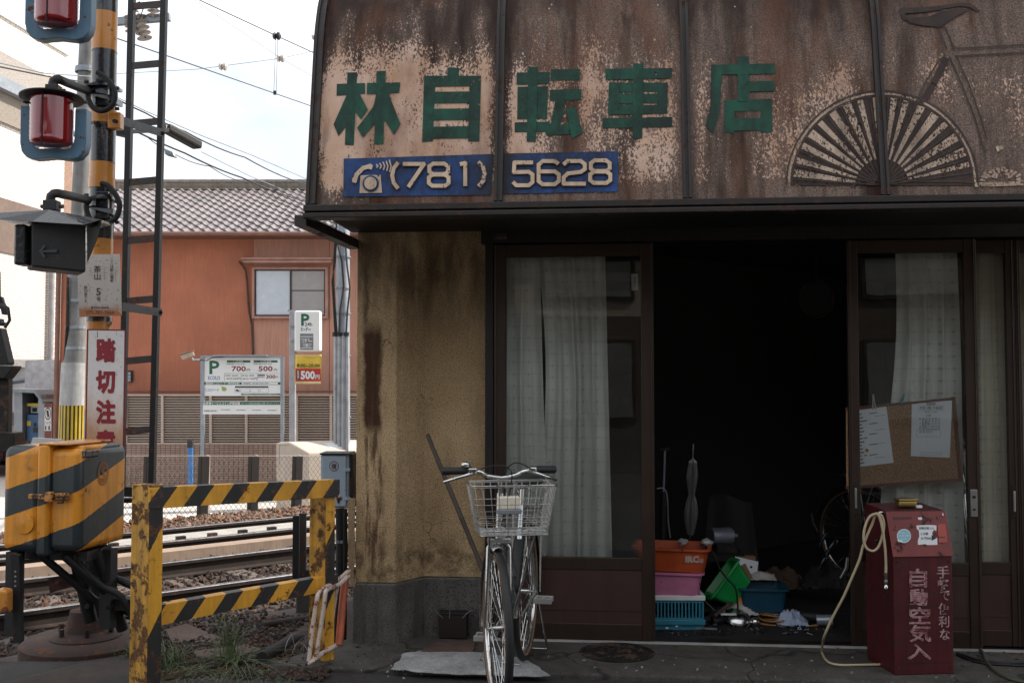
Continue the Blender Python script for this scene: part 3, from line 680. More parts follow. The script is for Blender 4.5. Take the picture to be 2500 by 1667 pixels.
dec([B(q_) for q_ in ([(1005,455),(1078,455),(1068,985),(998,985)], [(808,492),(1283,488),(1275,560),(808,570)], [(832,590),(906,590),(900,816),(826,818)],
    [(1176,589),(1250,588),(1246,810),(1172,812)], [(900,590),(1180,589),(1180,654),(900,656)], [(900,668),(1180,667),(1180,735),(900,738)], [(900,749),(1180,748),(1178,812),(898,816)],
    [(790,840),(1282,832),(1280,905),(790,912)])], 'character', M['sign_green'])
dec([B(q_) for q_ in ([(1745,405),(1825,405),(1820,722),(1745,722)], [(1555,465),(2008,455),(2005,528),(1555,535)], [(1555,530),(1632,530),(1615,800),(1570,950),(1515,890),(1550,780)],
    [(1820,580),(2005,578),(2005,650),(1820,655)], [(1650,715),(1990,702),(1990,790),(1650,792)], [(1650,788),(1722,788),(1720,945),(1650,945)], [(1905,788),(1990,788),(1990,940),(1905,940)], [(1715,842),(1910,840),(1910,928),(1715,930)])], 'character', M['sign_green'])
# phone strip in two pieces, dark outline round the digits, cream digits
dec([A([(290,1128),(1352,1095),(1330,1385),(287,1398)])], 'phone_strip', M['sign_blue'], .003)
dec([B([(88,1092),(898,1076),(893,1362),(82,1378)])], 'phone_strip', M['sign_blue'], .003)
def digits(d, x0, x1, y0, y1):
    """segments of wide rounded figures in a unit box"""
    G = {'7': [[(0,0),(1,0),(.25,1)]], '1': [[(.25,.05),(.62,0),(.62,1)]],
         '8': [[(.22,0),(.78,0),(.97,.12),(.97,.36),(.8,.47),(.2,.47),(.03,.36),(.03,.12),(.22,0)], [(.2,.5),(.8,.5),(1,.62),(1,.88),(.82,1),(.18,1),(0,.88),(0,.62),(.2,.5)]],
         '5': [[(.98,0),(.05,0),(.02,.42),(.8,.40),(1,.52),(1,.86),(.8,1),(.15,1),(0,.88)]],
         '6': [[(.95,.1),(.8,0),(.2,0),(0,.15),(0,.86),(.2,1),(.8,1),(1,.86),(1,.58),(.8,.45),(.05,.45)]],
         '2': [[(.02,.14),(.2,0),(.8,0),(1,.14),(1,.36),(.8,.48),(.2,.55),(0,.72),(0,1),(1,1)]],
         '(': [[(.9,0),(.4,.2),(.2,.5),(.4,.8),(.9,1)]], ')': [[(.1,0),(.6,.2),(.8,.5),(.6,.8),(.1,1)]]}[d]
    return [[(x0+(x1-x0)*a, y0+(y1-y0)*b_) for a, b_ in g_] for g_ in G]
def letters(items, conv, name, mt=None):
    for (d, x0, x1, y0, y1) in items:
        pls = digits(d, x0, x1, y0, y1)
        dec([conv(q_) for pl in pls for q_ in stroke(pl, 40)], 'outline', M['sign_line'], .0085)
        dec([conv(q_) for pl in pls for q_ in stroke(pl, 27)], 'digit', mt or M['sign_cream'], .014)
letters([('(', 625,680,1165,1340), ('7',718,862,1172,1330), ('8',895,1035,1170,1325), ('1',1100,1185,1165,1322)], A, 'd')
letters([(')', 1245,1300,1160,1325)], A, 'd', M['sign_cream2'])
letters([('5',158,292,1162,1322), ('6',335,478,1152,1315), ('2',512,662,1150,1312), ('8',700,842,1147,1305)], B, 'd')
# telephone pictogram
dec([A(q_) for pl in ([(368,1295),(385,1245),(430,1200),(485,1185)],) for q_ in stroke(pl, 30)] + [A([(352,1270),(392,1275),(382,1305),(355,1300)]), A([(470,1172),(500,1180),(492,1212),(462,1205)])], 'phone_mark', M['sign_cream'], .012)
dec([A([(410,1248),(552,1245),(562,1372),(402,1374)])], 'phone_mark', M['sign_cream'], .008)
cir = lambda cx_, cy_, r_, n=20: [(cx_+r_*math.cos(2*math.pi*k/n), cy_+r_*math.sin(2*math.pi*k/n)) for k in range(n)]
dec([A(cir(483,1308,58))], 'phone_mark', M['sign_blue'], .0115); dec([A(cir(483,1308,45))], 'phone_mark', M['sign_cream'], .0155)
for k, (xx, h_) in enumerate(((532,10),(556,18),(580,26),(602,34),(624,42))):
    dec([A(q_) for q_ in stroke([(xx-8,1185-h_),(xx+3,1185),(xx-5,1185+h_)], 9)], 'phone_mark', M['sign_cream'], .012)
dec([A([(388,1398),(538,1398),(532,1442),(390,1450)])], 'paint_patch', M['sign_cream2'], .004)
# the drawn bicycle
CXb, CYb = 878, 1318
def arc(r0, r1, a0, a1, n=26, ry=.985):
    return [[(CXb+r*math.cos(a), CYb-r*math.sin(a)*ry) for (r, a) in ((r0, t0), (r1, t0), (r1, t1), (r0, t1))] for t0, t1 in
            [(a0+(a1-a0)*k/n, a0+(a1-a0)*(k+1)/n) for k in range(n)]]
dec([C_(q_) for q_ in arc(672, 684, R(0), R(180), 40)] + [C_(q_) for q_ in arc(640, 648, R(0), R(180), 40)], 'drawn_rim', M['sign_line'], .006)
dec([C_(q_) for q_ in arc(653, 667, R(2), R(178), 40)], 'drawn_rim', M['sign_cream2'], .004)
angs = [176,167,157,148,138,128,118,108,98,86,78,68,58,48,38,27,17,8]
wed = []
for k in range(len(angs)-1):
    a0, a1 = R(angs[k]-1.2), R(angs[k+1]+1.2); wid = (a0-a1); f0 = (.18,.42,.28)[k % 3]
    a0, a1 = a0-wid*.06, a1+wid*f0
    n_ = 5
    for q_ in range(n_):
        ra_, rb_ = 190 + (632-190)*q_/n_, 190 + (632-190)*(q_+1)/n_
        wed.append([(CXb+r*math.cos(a), CYb-r*math.sin(a)*.985) for r, a in ((ra_,a0),(rb_,a0),(rb_,a1),(ra_,a1))])
dec([C_([(CXb+638*math.cos(R(a)), CYb-638*math.sin(R(a))*.985) for a in range(0, 181, 6)])], 'drawn_disc', M['sign_dark_speck'], .0012)
dec([C_(q_) for q_ in wed], 'drawn_spokes', M['sign_cream2'], .0055)
spk_ = []
for a in angs:
    for q_ in range(4): 
        r0_, r1_ = 60+145*q_, 60+145*(q_+1); spk_ += stroke([(CXb+r0_*math.cos(R(a)), CYb-r0_*math.sin(R(a))*.985), (CXb+r1_*math.cos(R(a)), CYb-r1_*math.sin(R(a))*.985)], 8)
dec([C_(q_) for q_ in spk_], 'drawn_spokes', M['sign_line'], .0095)
dec([C_(q_) for pl in ([(1320,400),(1240,560),(1140,720),(960,1040)], [(1290,420),(1190,580),(1120,720)], [(1355,410),(1440,600),(1540,860),(1600,1080)], [(1400,400),(1490,600),(1570,830),(1620,1000)],
     [(1380,352),(1560,345),(1720,335),(1900,325),(2050,318),(2300,305)], [(1400,405),(1560,395),(1720,388),(1900,378),(2050,370),(2300,358)], [(1272,205),(1300,270),(1335,355)], [(1318,190),(1350,260),(1382,345)],
     [(880,1285),(1100,1290),(1400,1290),(1530,1300)], [(660,1330),(720,1290),(800,1275),(860,1290)]) for q_ in stroke(pl, 11)], 'drawn_frame', M['sign_line'], .0065)
dec([C_(q_) for pl in ([(1330,430),(1250,590),(1160,740)],) for q_ in stroke(pl, 42)] , 'drawn_frame', M['sign_brown'], .006)
sad_t = [(1000,65),(1150,62),(1300,48),(1430,28),(1500,32),(1560,66),(1575,88)]; sad_b = [(1575,90),(1500,92),(1400,125),(1330,170),(1290,200),(1180,190),(1080,172),(1020,130),(1000,90)]
dec([C_([(1000,66),(1150,62),(1300,48),(1300,78),(1160,95),(1040,105),(1060,150),(1030,150),(1008,110)])], 'drawn_saddle', M['sign_brown'], .006)
dec([C_([(1300,48),(1430,28),(1500,32),(1575,88),(1545,92),(1500,60),(1430,52),(1300,72)])], 'drawn_saddle', M['sign_brown'], .0065)
dec([C_([(1045,135),(1200,128),(1300,90),(1430,66),(1500,80),(1460,95),(1390,130),(1330,172),(1290,200),(1180,190),(1080,172)])], 'drawn_saddle', M['sign_brown'], .006)
crk = []
for k in range(14):
    a0 = R(180-k*12.8); a1 = R(180-k*12.8-7-(k*37%5)); rr_a, rr_b = 100+(k*53%31), 150+(k*29%23); crk.append([(1720+r*math.cos(a), 1310-r*math.sin(a)*.72) for r, a in ((rr_a,a0),(rr_b,a0),(rr_b,a1),(rr_a,a1))])
dec([C_(q_) for q_ in crk], 'drawn_chainring', M['sign_cream2'], .006)
dec([C_([(1530,1300),(1910,1290),(1900,1318),(1535,1330)]), C_([(1640,1262),(1675,1225),(1700,1240),(1690,1270)]), C_([(1735,1235),(1775,1230),(1800,1262),(1760,1275)]), C_([(1680,1045),(1730,1035),(1735,1060),(1690,1085)])], 'drawn_chainring', M['sign_cream2'], .008)
# ================================================================== rails, sleepers, ballast
M['rail_side'] = mat('rail_side', (.030,.020,.016), .75, .1, rust=.25, rs=12, rustc=(.07,.035,.022))  # rail webs darkened to carry the shade over the track
M['rail_head'] = mat('rail_head', (.55,.55,.56), .28, 1.0, var=.3, vs=20, bump=.03)
M['sleeper'] = mat('sleeper', (.13,.105,.09), .85, 0, var=.45, vs=9, streak=.3)
M['tan_concrete'] = mat('tan_concrete', (.34,.25,.19), .85, 0, var=.3, streak=.2)
trk_lab = {}
def rail(t, label, zt=ZR, s0=-14, s1=17):
    o = thing('rail', label, 'rail', T(0, t, zt-.153), -R(44.5) + R(90))
    w = MB()
    def sect(pts):
        a = [T(s0, t+q[0], zt+q[1]) for q in pts]; return w.prism(a, RD*(s1-s0))
    w.box
    m1 = MB(); w = m1; sect([(-.0635,-.153),(.0635,-.153),(.0635,-.142),(.01,-.128),(.008,-.042),(.032,-.034),(.032,-.012),(-.032,-.012),(-.032,-.034),(-.008,-.042),(-.01,-.128),(-.0635,-.142)])
    m1.build('rail_web', M['rail_side'], o)
    m2 = MB(); w = m2; sect([(-.0325,-.012),(.0325,-.012),(.0325,-.004),(.028,0),(-.028,0),(-.0325,-.004)]); m2.build('rail_head', M['rail_head'], o)
    return o
rail(0, 'nearest rail of the near track, running behind the striped barrier', ); rail(TA, 'second rail of the near track, dark, just beyond the nearest rail')
rail(TE, 'third rail counted from the barrier, sunlit tan head'); rail(TF, 'farthest rail, in front of the ballast along the mesh fence')
# pale strips between the far rails and tan kerb in front of them
st('concrete_strip', MB().prism([T(-14,TE+.07,-.52),T(-14,TF-.33,-.52),T(17,TF-.33,-.52),T(17,TE+.07,-.52)], (0,0,.135)), mat('pale_strip', (.42,.40,.37), .8, 0, var=.35, streak=.2, speck=.5, bs=60))
st('kerb_strip', MB().prism([T(-14,TE-.36,-.55),T(-14,TE-.12,-.55),T(17,TE-.12,-.55),T(17,TE-.36,-.55)], (0,0,.13)), M['tan_concrete'])
fb = MB(); 
for k in range(40):
    s = -8 + k*.38
    c0 = T(s, TE+.13, -.36); fb.obox(c0, RD, RN, (0,0,1), .05, .035, .02)
tag(fb.build('rail_fastenings', M['dark_iron']), 'dark clips along the pale strip beside the third rail', 'fastenings', kind='stuff')
base = MB().obox((0,0,-.07), (1,0,0), (0,1,0), (0,0,1), 1.0, .11, .07).build('sleeper', M['sleeper'], bevel=.01, local=True, loc=T(-4,TA/2,ZR-.155))
ang = math.atan2(RN.y, RN.x); base.rotation_euler = (0,0,ang)
for k in range(22):
    o = base if k == 0 else base.copy()
    if k: COL.objects.link(o)
    o.location = T(-5.5+.62*k, TA/2, ZR-.158 + rnd.uniform(-.01,.004)); o.rotation_euler = (0,0,ang+rnd.uniform(-.02,.02))
    tag(o, 'weathered sleeper lying across the near track under the two dark rails', 'sleeper', 'sleepers of the near track')
def stones(n, f, rmin, rmax, m, name, label, seed):
    r2 = random.Random(seed); mb = MB()
    for _ in range(n):
        p = f(r2)
        if p is None: continue
        r = r2.uniform(rmin, rmax); M3 = Matrix.Rotation(r2.uniform(0,6.28), 3, (r2.uniform(-1,1), r2.uniform(-1,1), r2.uniform(-1,1)+.01))
        vs = []
        for q in ((1,0,0),(-1,0,0),(0,1,0),(0,-1,0),(0,0,1),(0,0,-1)):
            v = Vector(q)*r*r2.uniform(.6,1.15); v.z *= .8; vs.append(p + M3 @ v)
        mb.add(vs, [(0,2,4),(2,1,4),(1,3,4),(3,0,4),(2,0,5),(1,2,5),(3,1,5),(0,3,5)])
    return tag(mb.build(name, m), label, 'ballast', kind='stuff')
M['stone'] = mat('ballast_stone', (.062,.042,.034), .9, 0, var=.7, vs=7, bump=.4, bs=50, rust=.35, rs=5, rustc=(.13,.06,.035))  # shade over the near track is in this darker stone colour
def fbal(r2):
    s = r2.uniform(-7, 9); t = r2.uniform(-1.7, TE-.42)
    for rt in (0, TA):
        if abs(t-rt) < .075: return None
    p = T(s, t); p.z = zland(s, t, p.x, p.y) + r2.uniform(-.005, .025)
    if -.1 < t < TA+.1: p.z = ZR-.165 + r2.uniform(-.02,.02)
    if p.x > XL - .1: return None
    return p
stones(17000, fbal, .018, .048, M['stone'], 'ballast_stones', 'brown crushed stone ballast around the near rails', 3)
def fbal2(r2):
    s = r2.uniform(-8, 10); t = TF+.08 + (TFEN-TF-.22)*r2.random()**.9; p = T(s, t); h = math.sin(min(1,(t-TF)/(TFEN-TF))*2.6)
    p.z = -.515 + .03*h + r2.uniform(-.02,.03); return p
M['stone_sunlit'] = mat('ballast_stone_sunlit', (.25,.165,.125), .9, 0, var=.6, vs=6, bump=.4, bs=50, rust=.35, rs=5, rustc=(.22,.10,.05))  # paler copy of the stone, sunlight put into the colour
stones(9000, fbal2, .022, .055, M['stone_sunlit'], 'ballast_stones', 'tan sunlit ballast heap in front of the mesh fence', 5)
mbh = MB(); mbh.add([T(-9,TF+.06,-.55),T(11,TF+.06,-.55),T(-9,TF+.3,-.51),T(11,TF+.3,-.51),T(-9,TFEN,-.52),T(11,TFEN,-.52)], [(0,1,3,2),(2,3,5,4)])
st('ballast_shoulder', mbh, M['ballast_bed'])

# ================================================================== chain-link fence along the far side of the tracks
def Tpx(px, t):                                   # distance along the track of the fence point seen in column px
    v = ray(px, 1180); a = (RO + RN*t); d = v.cross(RD); # solve cam + k v = a + s RD in plan
    k = ((a.x-CAMP.x)*RD.y - (a.y-CAMP.y)*RD.x) / (v.x*RD.y - v.y*RD.x); q = CAMP + v*k
    return (q - a).dot(RD)
def ztop_fence(s):
    p = T(s, TFEN); dc = (p - CAMP).dot(CFW); return CAMZ - 177/FPX*dc
fen = thing('mesh_fence', 'low chain-link fence with thin pale posts along the far side of the tracks', 'fence', T(Tpx(500,TFEN), TFEN, -.5))
sa, sb = Tpx(60, TFEN), Tpx(860, TFEN); wm = MB(); pitch = .078; n = int((sb-sa)/pitch)
zb = -.47; za = min(ztop_fence(sa), ztop_fence(sb))
for k in range(n*2):
    s = sa + k*pitch/2; zt_ = ztop_fence(s)
    rows = 15; hh = (zt_-zb)/rows; pts = []
    # zigzag wire
    if k % 2 == 0:
        for j in range(rows+1): pts.append(T(s + (pitch/2 if j % 2 else 0), TFEN, zb+hh*j))
    else:
        for j in range(rows+1): pts.append(T(s + (0 if j % 2 else pitch/2), TFEN+.004, zb+hh*j))
    wm.tube(pts, .0042, 3, cap=False)
wm.tube([T(sa, TFEN, ztop_fence(sa)), T((sa+sb)/2, TFEN, ztop_fence((sa+sb)/2)), T(sb, TFEN, ztop_fence(sb))], .004, 4)
M['mesh_wire'] = mat('mesh_wire', (.34,.30,.26), .5, .6, bump=0)
tag(wm.build('wire_mesh', M['mesh_wire'], fen), kind='stuff')
M['pale_post'] = mat('pale_post', (.62,.52,.48), .6, 0); M['old_wood'] = mat('old_tarred_wood', (.018,.013,.011), .8, 0, var=.5, bump=.4, bs=60)
for px in (507, 626, 731, 806):
    s = Tpx(px, TFEN-.03); MB().bar(T(s,TFEN-.03,-.56), T(s,TFEN-.03,ztop_fence(s)+.01), .05, .05, RN).build('post', M['pale_post'], fen)
for px, lb in ((360,'tarred wooden post in front of the fence, leftmost, beside the ladder foot'),(493,'tarred wooden post in front of the fence below the price board'),(615,'tarred wooden post with a small white hook mark near its top'),(722,'tarred wooden post in front of the beige cabinet')):
    s = Tpx(px, TFEN-.10); mb = MB(); mb.bar(T(s,TFEN-.12,-.6), T(s+.02,TFEN-.12,ztop_fence(s)+.0), .125, .12, RN)
    o = mb.build('wooden_post', M['old_wood'], loc=T(s,TFEN-.12,-.6), bevel=.008); tag(o, lb, 'post', 'tarred posts along the mesh fence')

# ================================================================== parking lot beyond
def plane(dc): return Pl(CW(0, dc, 0), -CFW)
D = lambda pts: [(270 + x*.28062, 820 + y*.28062) for x, y in pts]
E_ = lambda pts: [(270 + x*.29343, 400 + y*.29343) for x, y in pts]
DB = 20.4
# --- terracotta building
house = thing('terracotta_building', 'terracotta rendered building with silvery pantile roof behind the parking lot', 'building', CW(-5, DB, -.66), YAW)
M['terra'] = mat('terracotta_render', (.46,.165,.095), .9, 0, var=.32, vs=.9, bump=.2, bs=30, streak=.5, streakc=(.27,.10,.06))
M['terra2'] = mat('pinkish_render', (.50,.26,.19), .9, 0, var=.2, vs=.9, bump=.2, bs=30, streak=.5, streakc=(.28,.14,.10))
M['gutter'] = mat('brown_gutter', (.22,.10,.07), .5, 0, streak=.3)
pb = plane(DB)
def cb(mb, x0, x1, d0, d1, z0, z1):              # box in camera-aligned ground axes
    return mb.prism([CW(x0,d0,z0), CW(x1,d0,z0), CW(x1,d1,z0), CW(x0,d1,z0)], (0,0,z1-z0))
xl_ = (146-1250)/FPX*DB; xr_ = 2.5
ze = 4.50
cb(MB(), xl_, xr_, DB, DB+7.6, -.66, ze-.05).build('wall', M['terra'], house)
mb = MB(); pb.rect(mb, 621, 560, 1010, 1100, 0.004, .022); mb.build('pink_wall_panel', M['terra2'], house)
mb = MB(); pb.rect(mb, 804, 565, 805.6, 960, .022, .026); mb.build('wall_seam', M['gutter'], house)
mb = MB(); pb.rect(mb, 300, 954, 990, 956, .023, .03); mb.build('wall_seam', M['gutter'], house)
# pantile roof
e0 = CW(0, DB-.5, 1.42 + 369/FPX*(DB-.5)); pit = math.atan(.42)
SL = (CFW*math.cos(pit) + Vector((0,0,math.sin(pit)))); NRM = (-CFW*math.sin(pit) + Vector((0,0,math.cos(pit))))
nrow = 14; L = 4.26; rowp = L/nrow; colp = .213
M['roof_tile'] = mat('glazed_pantile', (.23,.20,.205), .42, .15, var=.22, vs=2, bump=.05, orand=.35, coat=.2)
M['tile_edge'] = mat('tile_edge_dark', (.05,.04,.04), .8, 0)
rr_ = MB(); rr_.prism([e0+CRT*(xl_-.35)-NRM*.09, e0+CRT*xr_-NRM*.09, e0+CRT*xr_+SL*L-NRM*.09, e0+CRT*(xl_-.35)+SL*L-NRM*.09], NRM*.05)
rr_.prism([e0+CRT*(xl_-.35)+SL*L-NRM*.09, e0+CRT*xr_+SL*L-NRM*.09, e0+CRT*xr_+CFW*7.9-NRM*.09, e0+CRT*(xl_-.35)+CFW*7.9-NRM*.09], (0,0,.05))
roof = rr_.build('roof', M['tile_edge'], house)
def tile_geo(mb, o):
    n = 9; W = colp*1.01
    def pr(u): return .031*math.sin(2*math.pi*(u + .11*math.sin(2*math.pi*u + .6)) + 2.2)
    for a, b_ in ((0, rowp*1.22),):
        top0 = [o + CRT*(W*i/n) + SL*a + NRM*(pr(i/n)+.030) for i in range(n+1)]
        top1 = [o + CRT*(W*i/n) + SL*b_ + NRM*(pr(i/n)-.012) for i in range(n+1)]
        bot0 = [p - NRM*.030 for p in top0]
        vs = top0 + top1 + bot0; k = n+1
        mb.add(vs, [(i, i+1, k+i+1, k+i) for i in range(n)] + [(2*k+i, 2*k+i+1, i+1, i) for i in range(n)])
    return mb
px_c = lambda px: (px-1250)/FPX*(DB-.5)
c0 = px_c(262)
proto = tile_geo(MB(), e0 + CRT*c0); tmb = proto
inv = mw(roof).inverted(); me = bpy.data.meshes.new('roof_tile'); base_p = inv @ (e0 + CRT*c0)
me.from_pydata([tuple((inv @ v) - base_p) for v in tmb.v], [], tmb.f); me.materials.append(M['roof_tile']); me.polygons.foreach_set('use_smooth', [True]*len(me.polygons)); me.set_sharp_from_angle(angle=R(50))
left = MB(); inv3 = inv.to_3x3()
for r_ in range(nrow):
    for c_i in range(-6, 42):
        pos = e0 + CRT*(c0 + c_i*colp) + SL*(r_*rowp)
        xc_here = c0 + c_i*colp; dcc = DB-.5 + r_*rowp*math.cos(pit); pxx = 1250 + xc_here/dcc*FPX
        if xc_here > xr_-.2: continue
        if 272 < pxx < 772 + r_*1.0 and 0 <= c_i:
            o = bpy.data.objects.new('roof_tile', me); COL.objects.link(o); o.parent = roof; o.location = inv @ pos
            o.rotation_euler = (rnd.uniform(-.012,.012), rnd.uniform(-.012,.012), 0)
        else: tile_geo(left, pos)
tag(left.build('roof_tile', M['roof_tile'], roof, smooth=50), kind='stuff')
rz = e0 + SL*L
mb = MB()
for k in range(5): mb.prism([rz+CRT*(xl_-.3)+CFW*(-.10+.01*(k%2))+Vector((0,0,-.04+.042*k)), rz+CRT*xr_+CFW*(-.10+.01*(k%2))+Vector((0,0,-.04+.042*k)), rz+CRT*xr_+CFW*.12+Vector((0,0,-.04+.042*k)), rz+CRT*(xl_-.3)+CFW*.12+Vector((0,0,-.04+.042*k))], (0,0,.036))
mb.build('ridge', mat('ridge_tile', (.27,.235,.19), .8, 0, var=.5, vs=5, streak=.5), roof)
for k in range(38):
    a = rz + CRT*(xl_-.3 + .26*k) + Vector((0,0,.185))
    if k*.26 + xl_ - .3 < xr_: MB().tube([a, a+CRT*.25+Vector((0,0,-.004)), a+CRT*.262+Vector((0,0,.012))], [.052,.05,.055], 8).build('ridge_cap', M['roof_tile'], roof, smooth=40)
mb = MB(); mb.tube([CW(xl_-.3, DB-.56, ze-.10), CW(xr_, DB-.56, ze-.10)], .05, 8); mb.build('gutter', M['gutter'], house, smooth=40)
cb(MB(), xl_-.3, xr_, DB-.48, DB+.02, ze-.13, ze-.075).build('eave_board', M['gutter'], house)
mb = MB(); mb.cyl(CW(xl_-.03,DB-.06,-.6), CW(xl_-.03,DB-.06,ze-.1), .05, n=10); mb.build('downpipe', M['gutter'], house, smooth=40)
# window
M['pane_white'] = mat('frosted_pane', (.52,.57,.64), .25, 0, var=.12, bump=0); M['pane_grey'] = mat('grey_pane', (.33,.31,.31), .25, 0, var=.12, bump=0)
M['win_frame'] = mat('pink_brown_frame', (.42,.22,.17), .5, 0)
w_ = MB()
F4 = E_([(1185,862),(1815,862),(1815,1290),(1185,1290)]); fx0, fy0 = F4[0]; fx1, fy1 = F4[2]
pb.rect(w_, fx0, fy0, fx1, fy0+6, .02, .09); pb.rect(w_, fx0, fy1-6, fx1, fy1, .02, .10); pb.rect(w_, fx0, fy0+6, fx0+6, fy1-6, .02, .09); pb.rect(w_, fx1-7, fy0+6, fx1, fy1-6, .02, .09)
win = w_.build('window', M['win_frame'], house, bevel=.006)
w_ = MB(); wx0, wx1, wy0, wy1 = fx0+6, fx1-7, fy0+6, fy1-6; mx_ = (E_([(1503,0)])[0][0])
for a, b_ in ((wx0, wx0+3), (wx1-3, wx1), (mx_-2, mx_+2)): pb.rect(w_, a, wy0, b_, wy1, .022, .06)
pb.rect(w_, wx0, wy0, wx1, wy0+3, .024, .058); pb.rect(w_, wx0, wy1-4, wx1, wy1, .024, .058); pb.rect(w_, mx_, wy0+50, wx1-3, wy0+51.5, .04, .05); w_.build('sash', M['bronze_alu'], win)
w_ = MB(); pb.rect(w_, wx0+3, wy0+3, mx_-2, wy1-4, .021, .04); w_.build('pane', M['pane_white'], win)
w_ = MB(); pb.rect(w_, mx_+2, wy0+3, wx1-3, wy1-4, .021, .035); w_.build('pane', M['pane_grey'], win)
w_ = MB(); hx0, hy0 = E_([(1118,800)])[0]; hx1, hy1 = E_([(1862,822)])[0]; pb.rect(w_, hx0, hy0-2, hx1, hy0+3, .02, .30); pb.rect(w_, hx0+3, hy0+3, hx1-2, hy1+4, .02, .26); w_.build('window_hood', M['win_frame'], house, bevel=.01)
cbp = [pb.h(*E_([q_])[0], .05) for q_ in ((1075,815),(1105,850),(1130,890),(1142,1000),(1150,1150),(1160,1240),(1180,1340),(1187,1450),(1190,1568))] + [pb.h(617,870,.05)]
MB().tube(cbp, .022, 6).build('lagged_cable', mat('lagging', (.10,.07,.06), .9, 0, var=.6, vs=20), house, smooth=60)
w_ = MB(); vx0, vy0 = D([(147,300)])[0]; vx1, vy1 = D([(198,400)])[0]; pb.rect(w_, vx0, vy0, vx1, vy1, .01, .03); v_ = w_.build('vent', M['bronze_dark'], house)
for k in range(3): w_ = MB(); pb.rect(w_, vx0-1, vy0+4+k*8, vx1-4, vy0+11+k*8, .03, .06); w_.build('vent_fin', M['galv'], v_)

# --- louvre fence on a small brick wall
DF = 19.5; pf = plane(DF)
M['louvre'] = mat('beige_louvre', (.42,.34,.29), .55, 0, var=.12, bump=.05)
lf = thing('louvre_fence', 'beige horizontal louvre fence standing on a low brown brick wall', 'fence', CW(-5.6, DF, .2), YAW)
m, nt, b, _ = newmat('small_brown_brick'); tc = nt.nodes.new('ShaderNodeTexCoord'); mp = nt.nodes.new('ShaderNodeMapping'); mp.inputs['Rotation'].default_value = (R(90), 0, 0)
nt.links.new(tc.outputs['Object'], mp.inputs[0]); br = nt.nodes.new('ShaderNodeTexBrick'); br.offset = 0; nt.links.new(mp.outputs[0], br.inputs['Vector'])
br.inputs['Scale'].default_value = 1; br.inputs['Brick Width'].default_value = .095; br.inputs['Row Height'].default_value = .045; br.inputs['Mortar Size'].default_value = .005
br.inputs['Color1'].default_value = (.24,.15,.115,1); br.inputs['Color2'].default_value = (.30,.20,.155,1); br.inputs['Mortar'].default_value = (.05,.035,.03,1)
nt.links.new(br.outputs['Color'], b.inputs['Base Color']); b.inputs['Roughness'].default_value = .7; M['brick'] = m
zf = CAMZ - (1084-935)/FPX*DF
cb(MB(), xl_+.3, 1.2, DF-.07, DF+.08, -.66, zf-.002).build('brick_wall', M['brick'], lf)
slats = ((214,306),(313,394),(402,512),(519,599),(606,722),(728,806),(812,880))
sm_ = {}
for (a, b_) in slats:
    for k in range(19):
        ym = 967 + k*(1080-967)/18.6; mb = MB(); p0, p1 = pf.h(a, ym), pf.h(b_, ym)
        key = b_-a
        if key not in sm_:
            mb.obox(Vector((0,0,0)), (1,0,0), (0,1,-.55), (0,.55,1), (p1-p0).length/2, .022, .006); me = bpy.data.meshes.new('slat'); me.from_pydata([tuple(v) for v in mb.v], [], mb.f); me.materials.append(M['louvre']); sm_[key] = me
        o = bpy.data.objects.new('slat', sm_[key]); COL.objects.link(o); o.parent = lf; o.location = mw(lf).inverted() @ ((p0+p1)/2)
for px in (309.5, 398, 515.5, 602.5, 725, 809):
    mb = MB(); pf.rect(mb, px-3, 963, px+3, 1083, -.03, .05); mb.build('post', M['louvre'], lf)
mb = MB(); pf.rect(mb, 205, 962, 880, 965.5, -.035, .045); pf.rect(mb, 205, 1080, 880, 1084, -.035, .045); mb.build('frame_rail', M['louvre'], lf)
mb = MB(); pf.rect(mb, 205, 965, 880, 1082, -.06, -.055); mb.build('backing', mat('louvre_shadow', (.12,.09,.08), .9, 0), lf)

# --- parking price board
dp = 18.6; pp = plane(dp)
M['board_grey'] = mat('board_grey', (.22,.26,.28), .45, .3); M['sign_white'] = mat('sign_white', (.66,.67,.68), .4, 0, var=.06, bump=0)
pbd = thing('price_board', 'parking price board on two grey posts, green P and red prices on white', 'sign', pp.h(592, 1110), YAW)
mb = MB(); pp.rect(mb, 490.5, 868, 499.5, 1240, -.03, .03); mb.build('post', M['galv'], pbd)
mb = MB(); pp.rect(mb, 685.5, 870, 693.5, 1240, -.03, .03); mb.build('post', M['galv'], pbd)
mb = MB(); pp.rect(mb, 499.5, 868, 685.5, 873, -.03, .04); pp.rect(mb, 525, 866.5, 655, 870, .04, .14); mb.build('top_lamp', M['galv'], pbd)
mb = MB(); pp.rect(mb, 499.5, 873, 685.5, 966, -.01, .015); mb.build('panel', M['sign_white'], pbd)
mb = MB(); pp.rect(mb, 497, 979, 686, 1011, .01, .034); mb.build('panel', M['sign_white'], pbd)
def pr(parent, pl, conv, mt, items, off=.018, name='lettering'):
    """items: (text, x0,y0,x1,y1[,bold[,vertical]]) or polygons"""
    mb = MB(); hit = lambda x, y: pl.h(*conv([(x, y)])[0], off)
    for it in items:
        if isinstance(it[0], str):
            bo = it[5] if len(it) > 5 else 0.0; ve = it[6] if len(it) > 6 else False
            print_px(mb, hit, it[0], *it[1:5], bold=bo, vertical=ve)
        elif len(it) == 4 and not isinstance(it[0], tuple): x0,y0,x1,y1 = it; mb.poly([hit(x0,y1), hit(x1,y1), hit(x1,y0), hit(x0,y0)])
        else: mb.poly([hit(x, y) for x, y in it])
    return tag(mb.build(name, mt, parent), kind='stuff') if len(items) > 1 else mb.build(name, mt, parent)
pr(pbd, pp, D, M['green_ink'], [("P",862,215,950,332,.03),(1015,212,1218,231),(1247,212,1455,231),(813,401,1482,424),], .017)
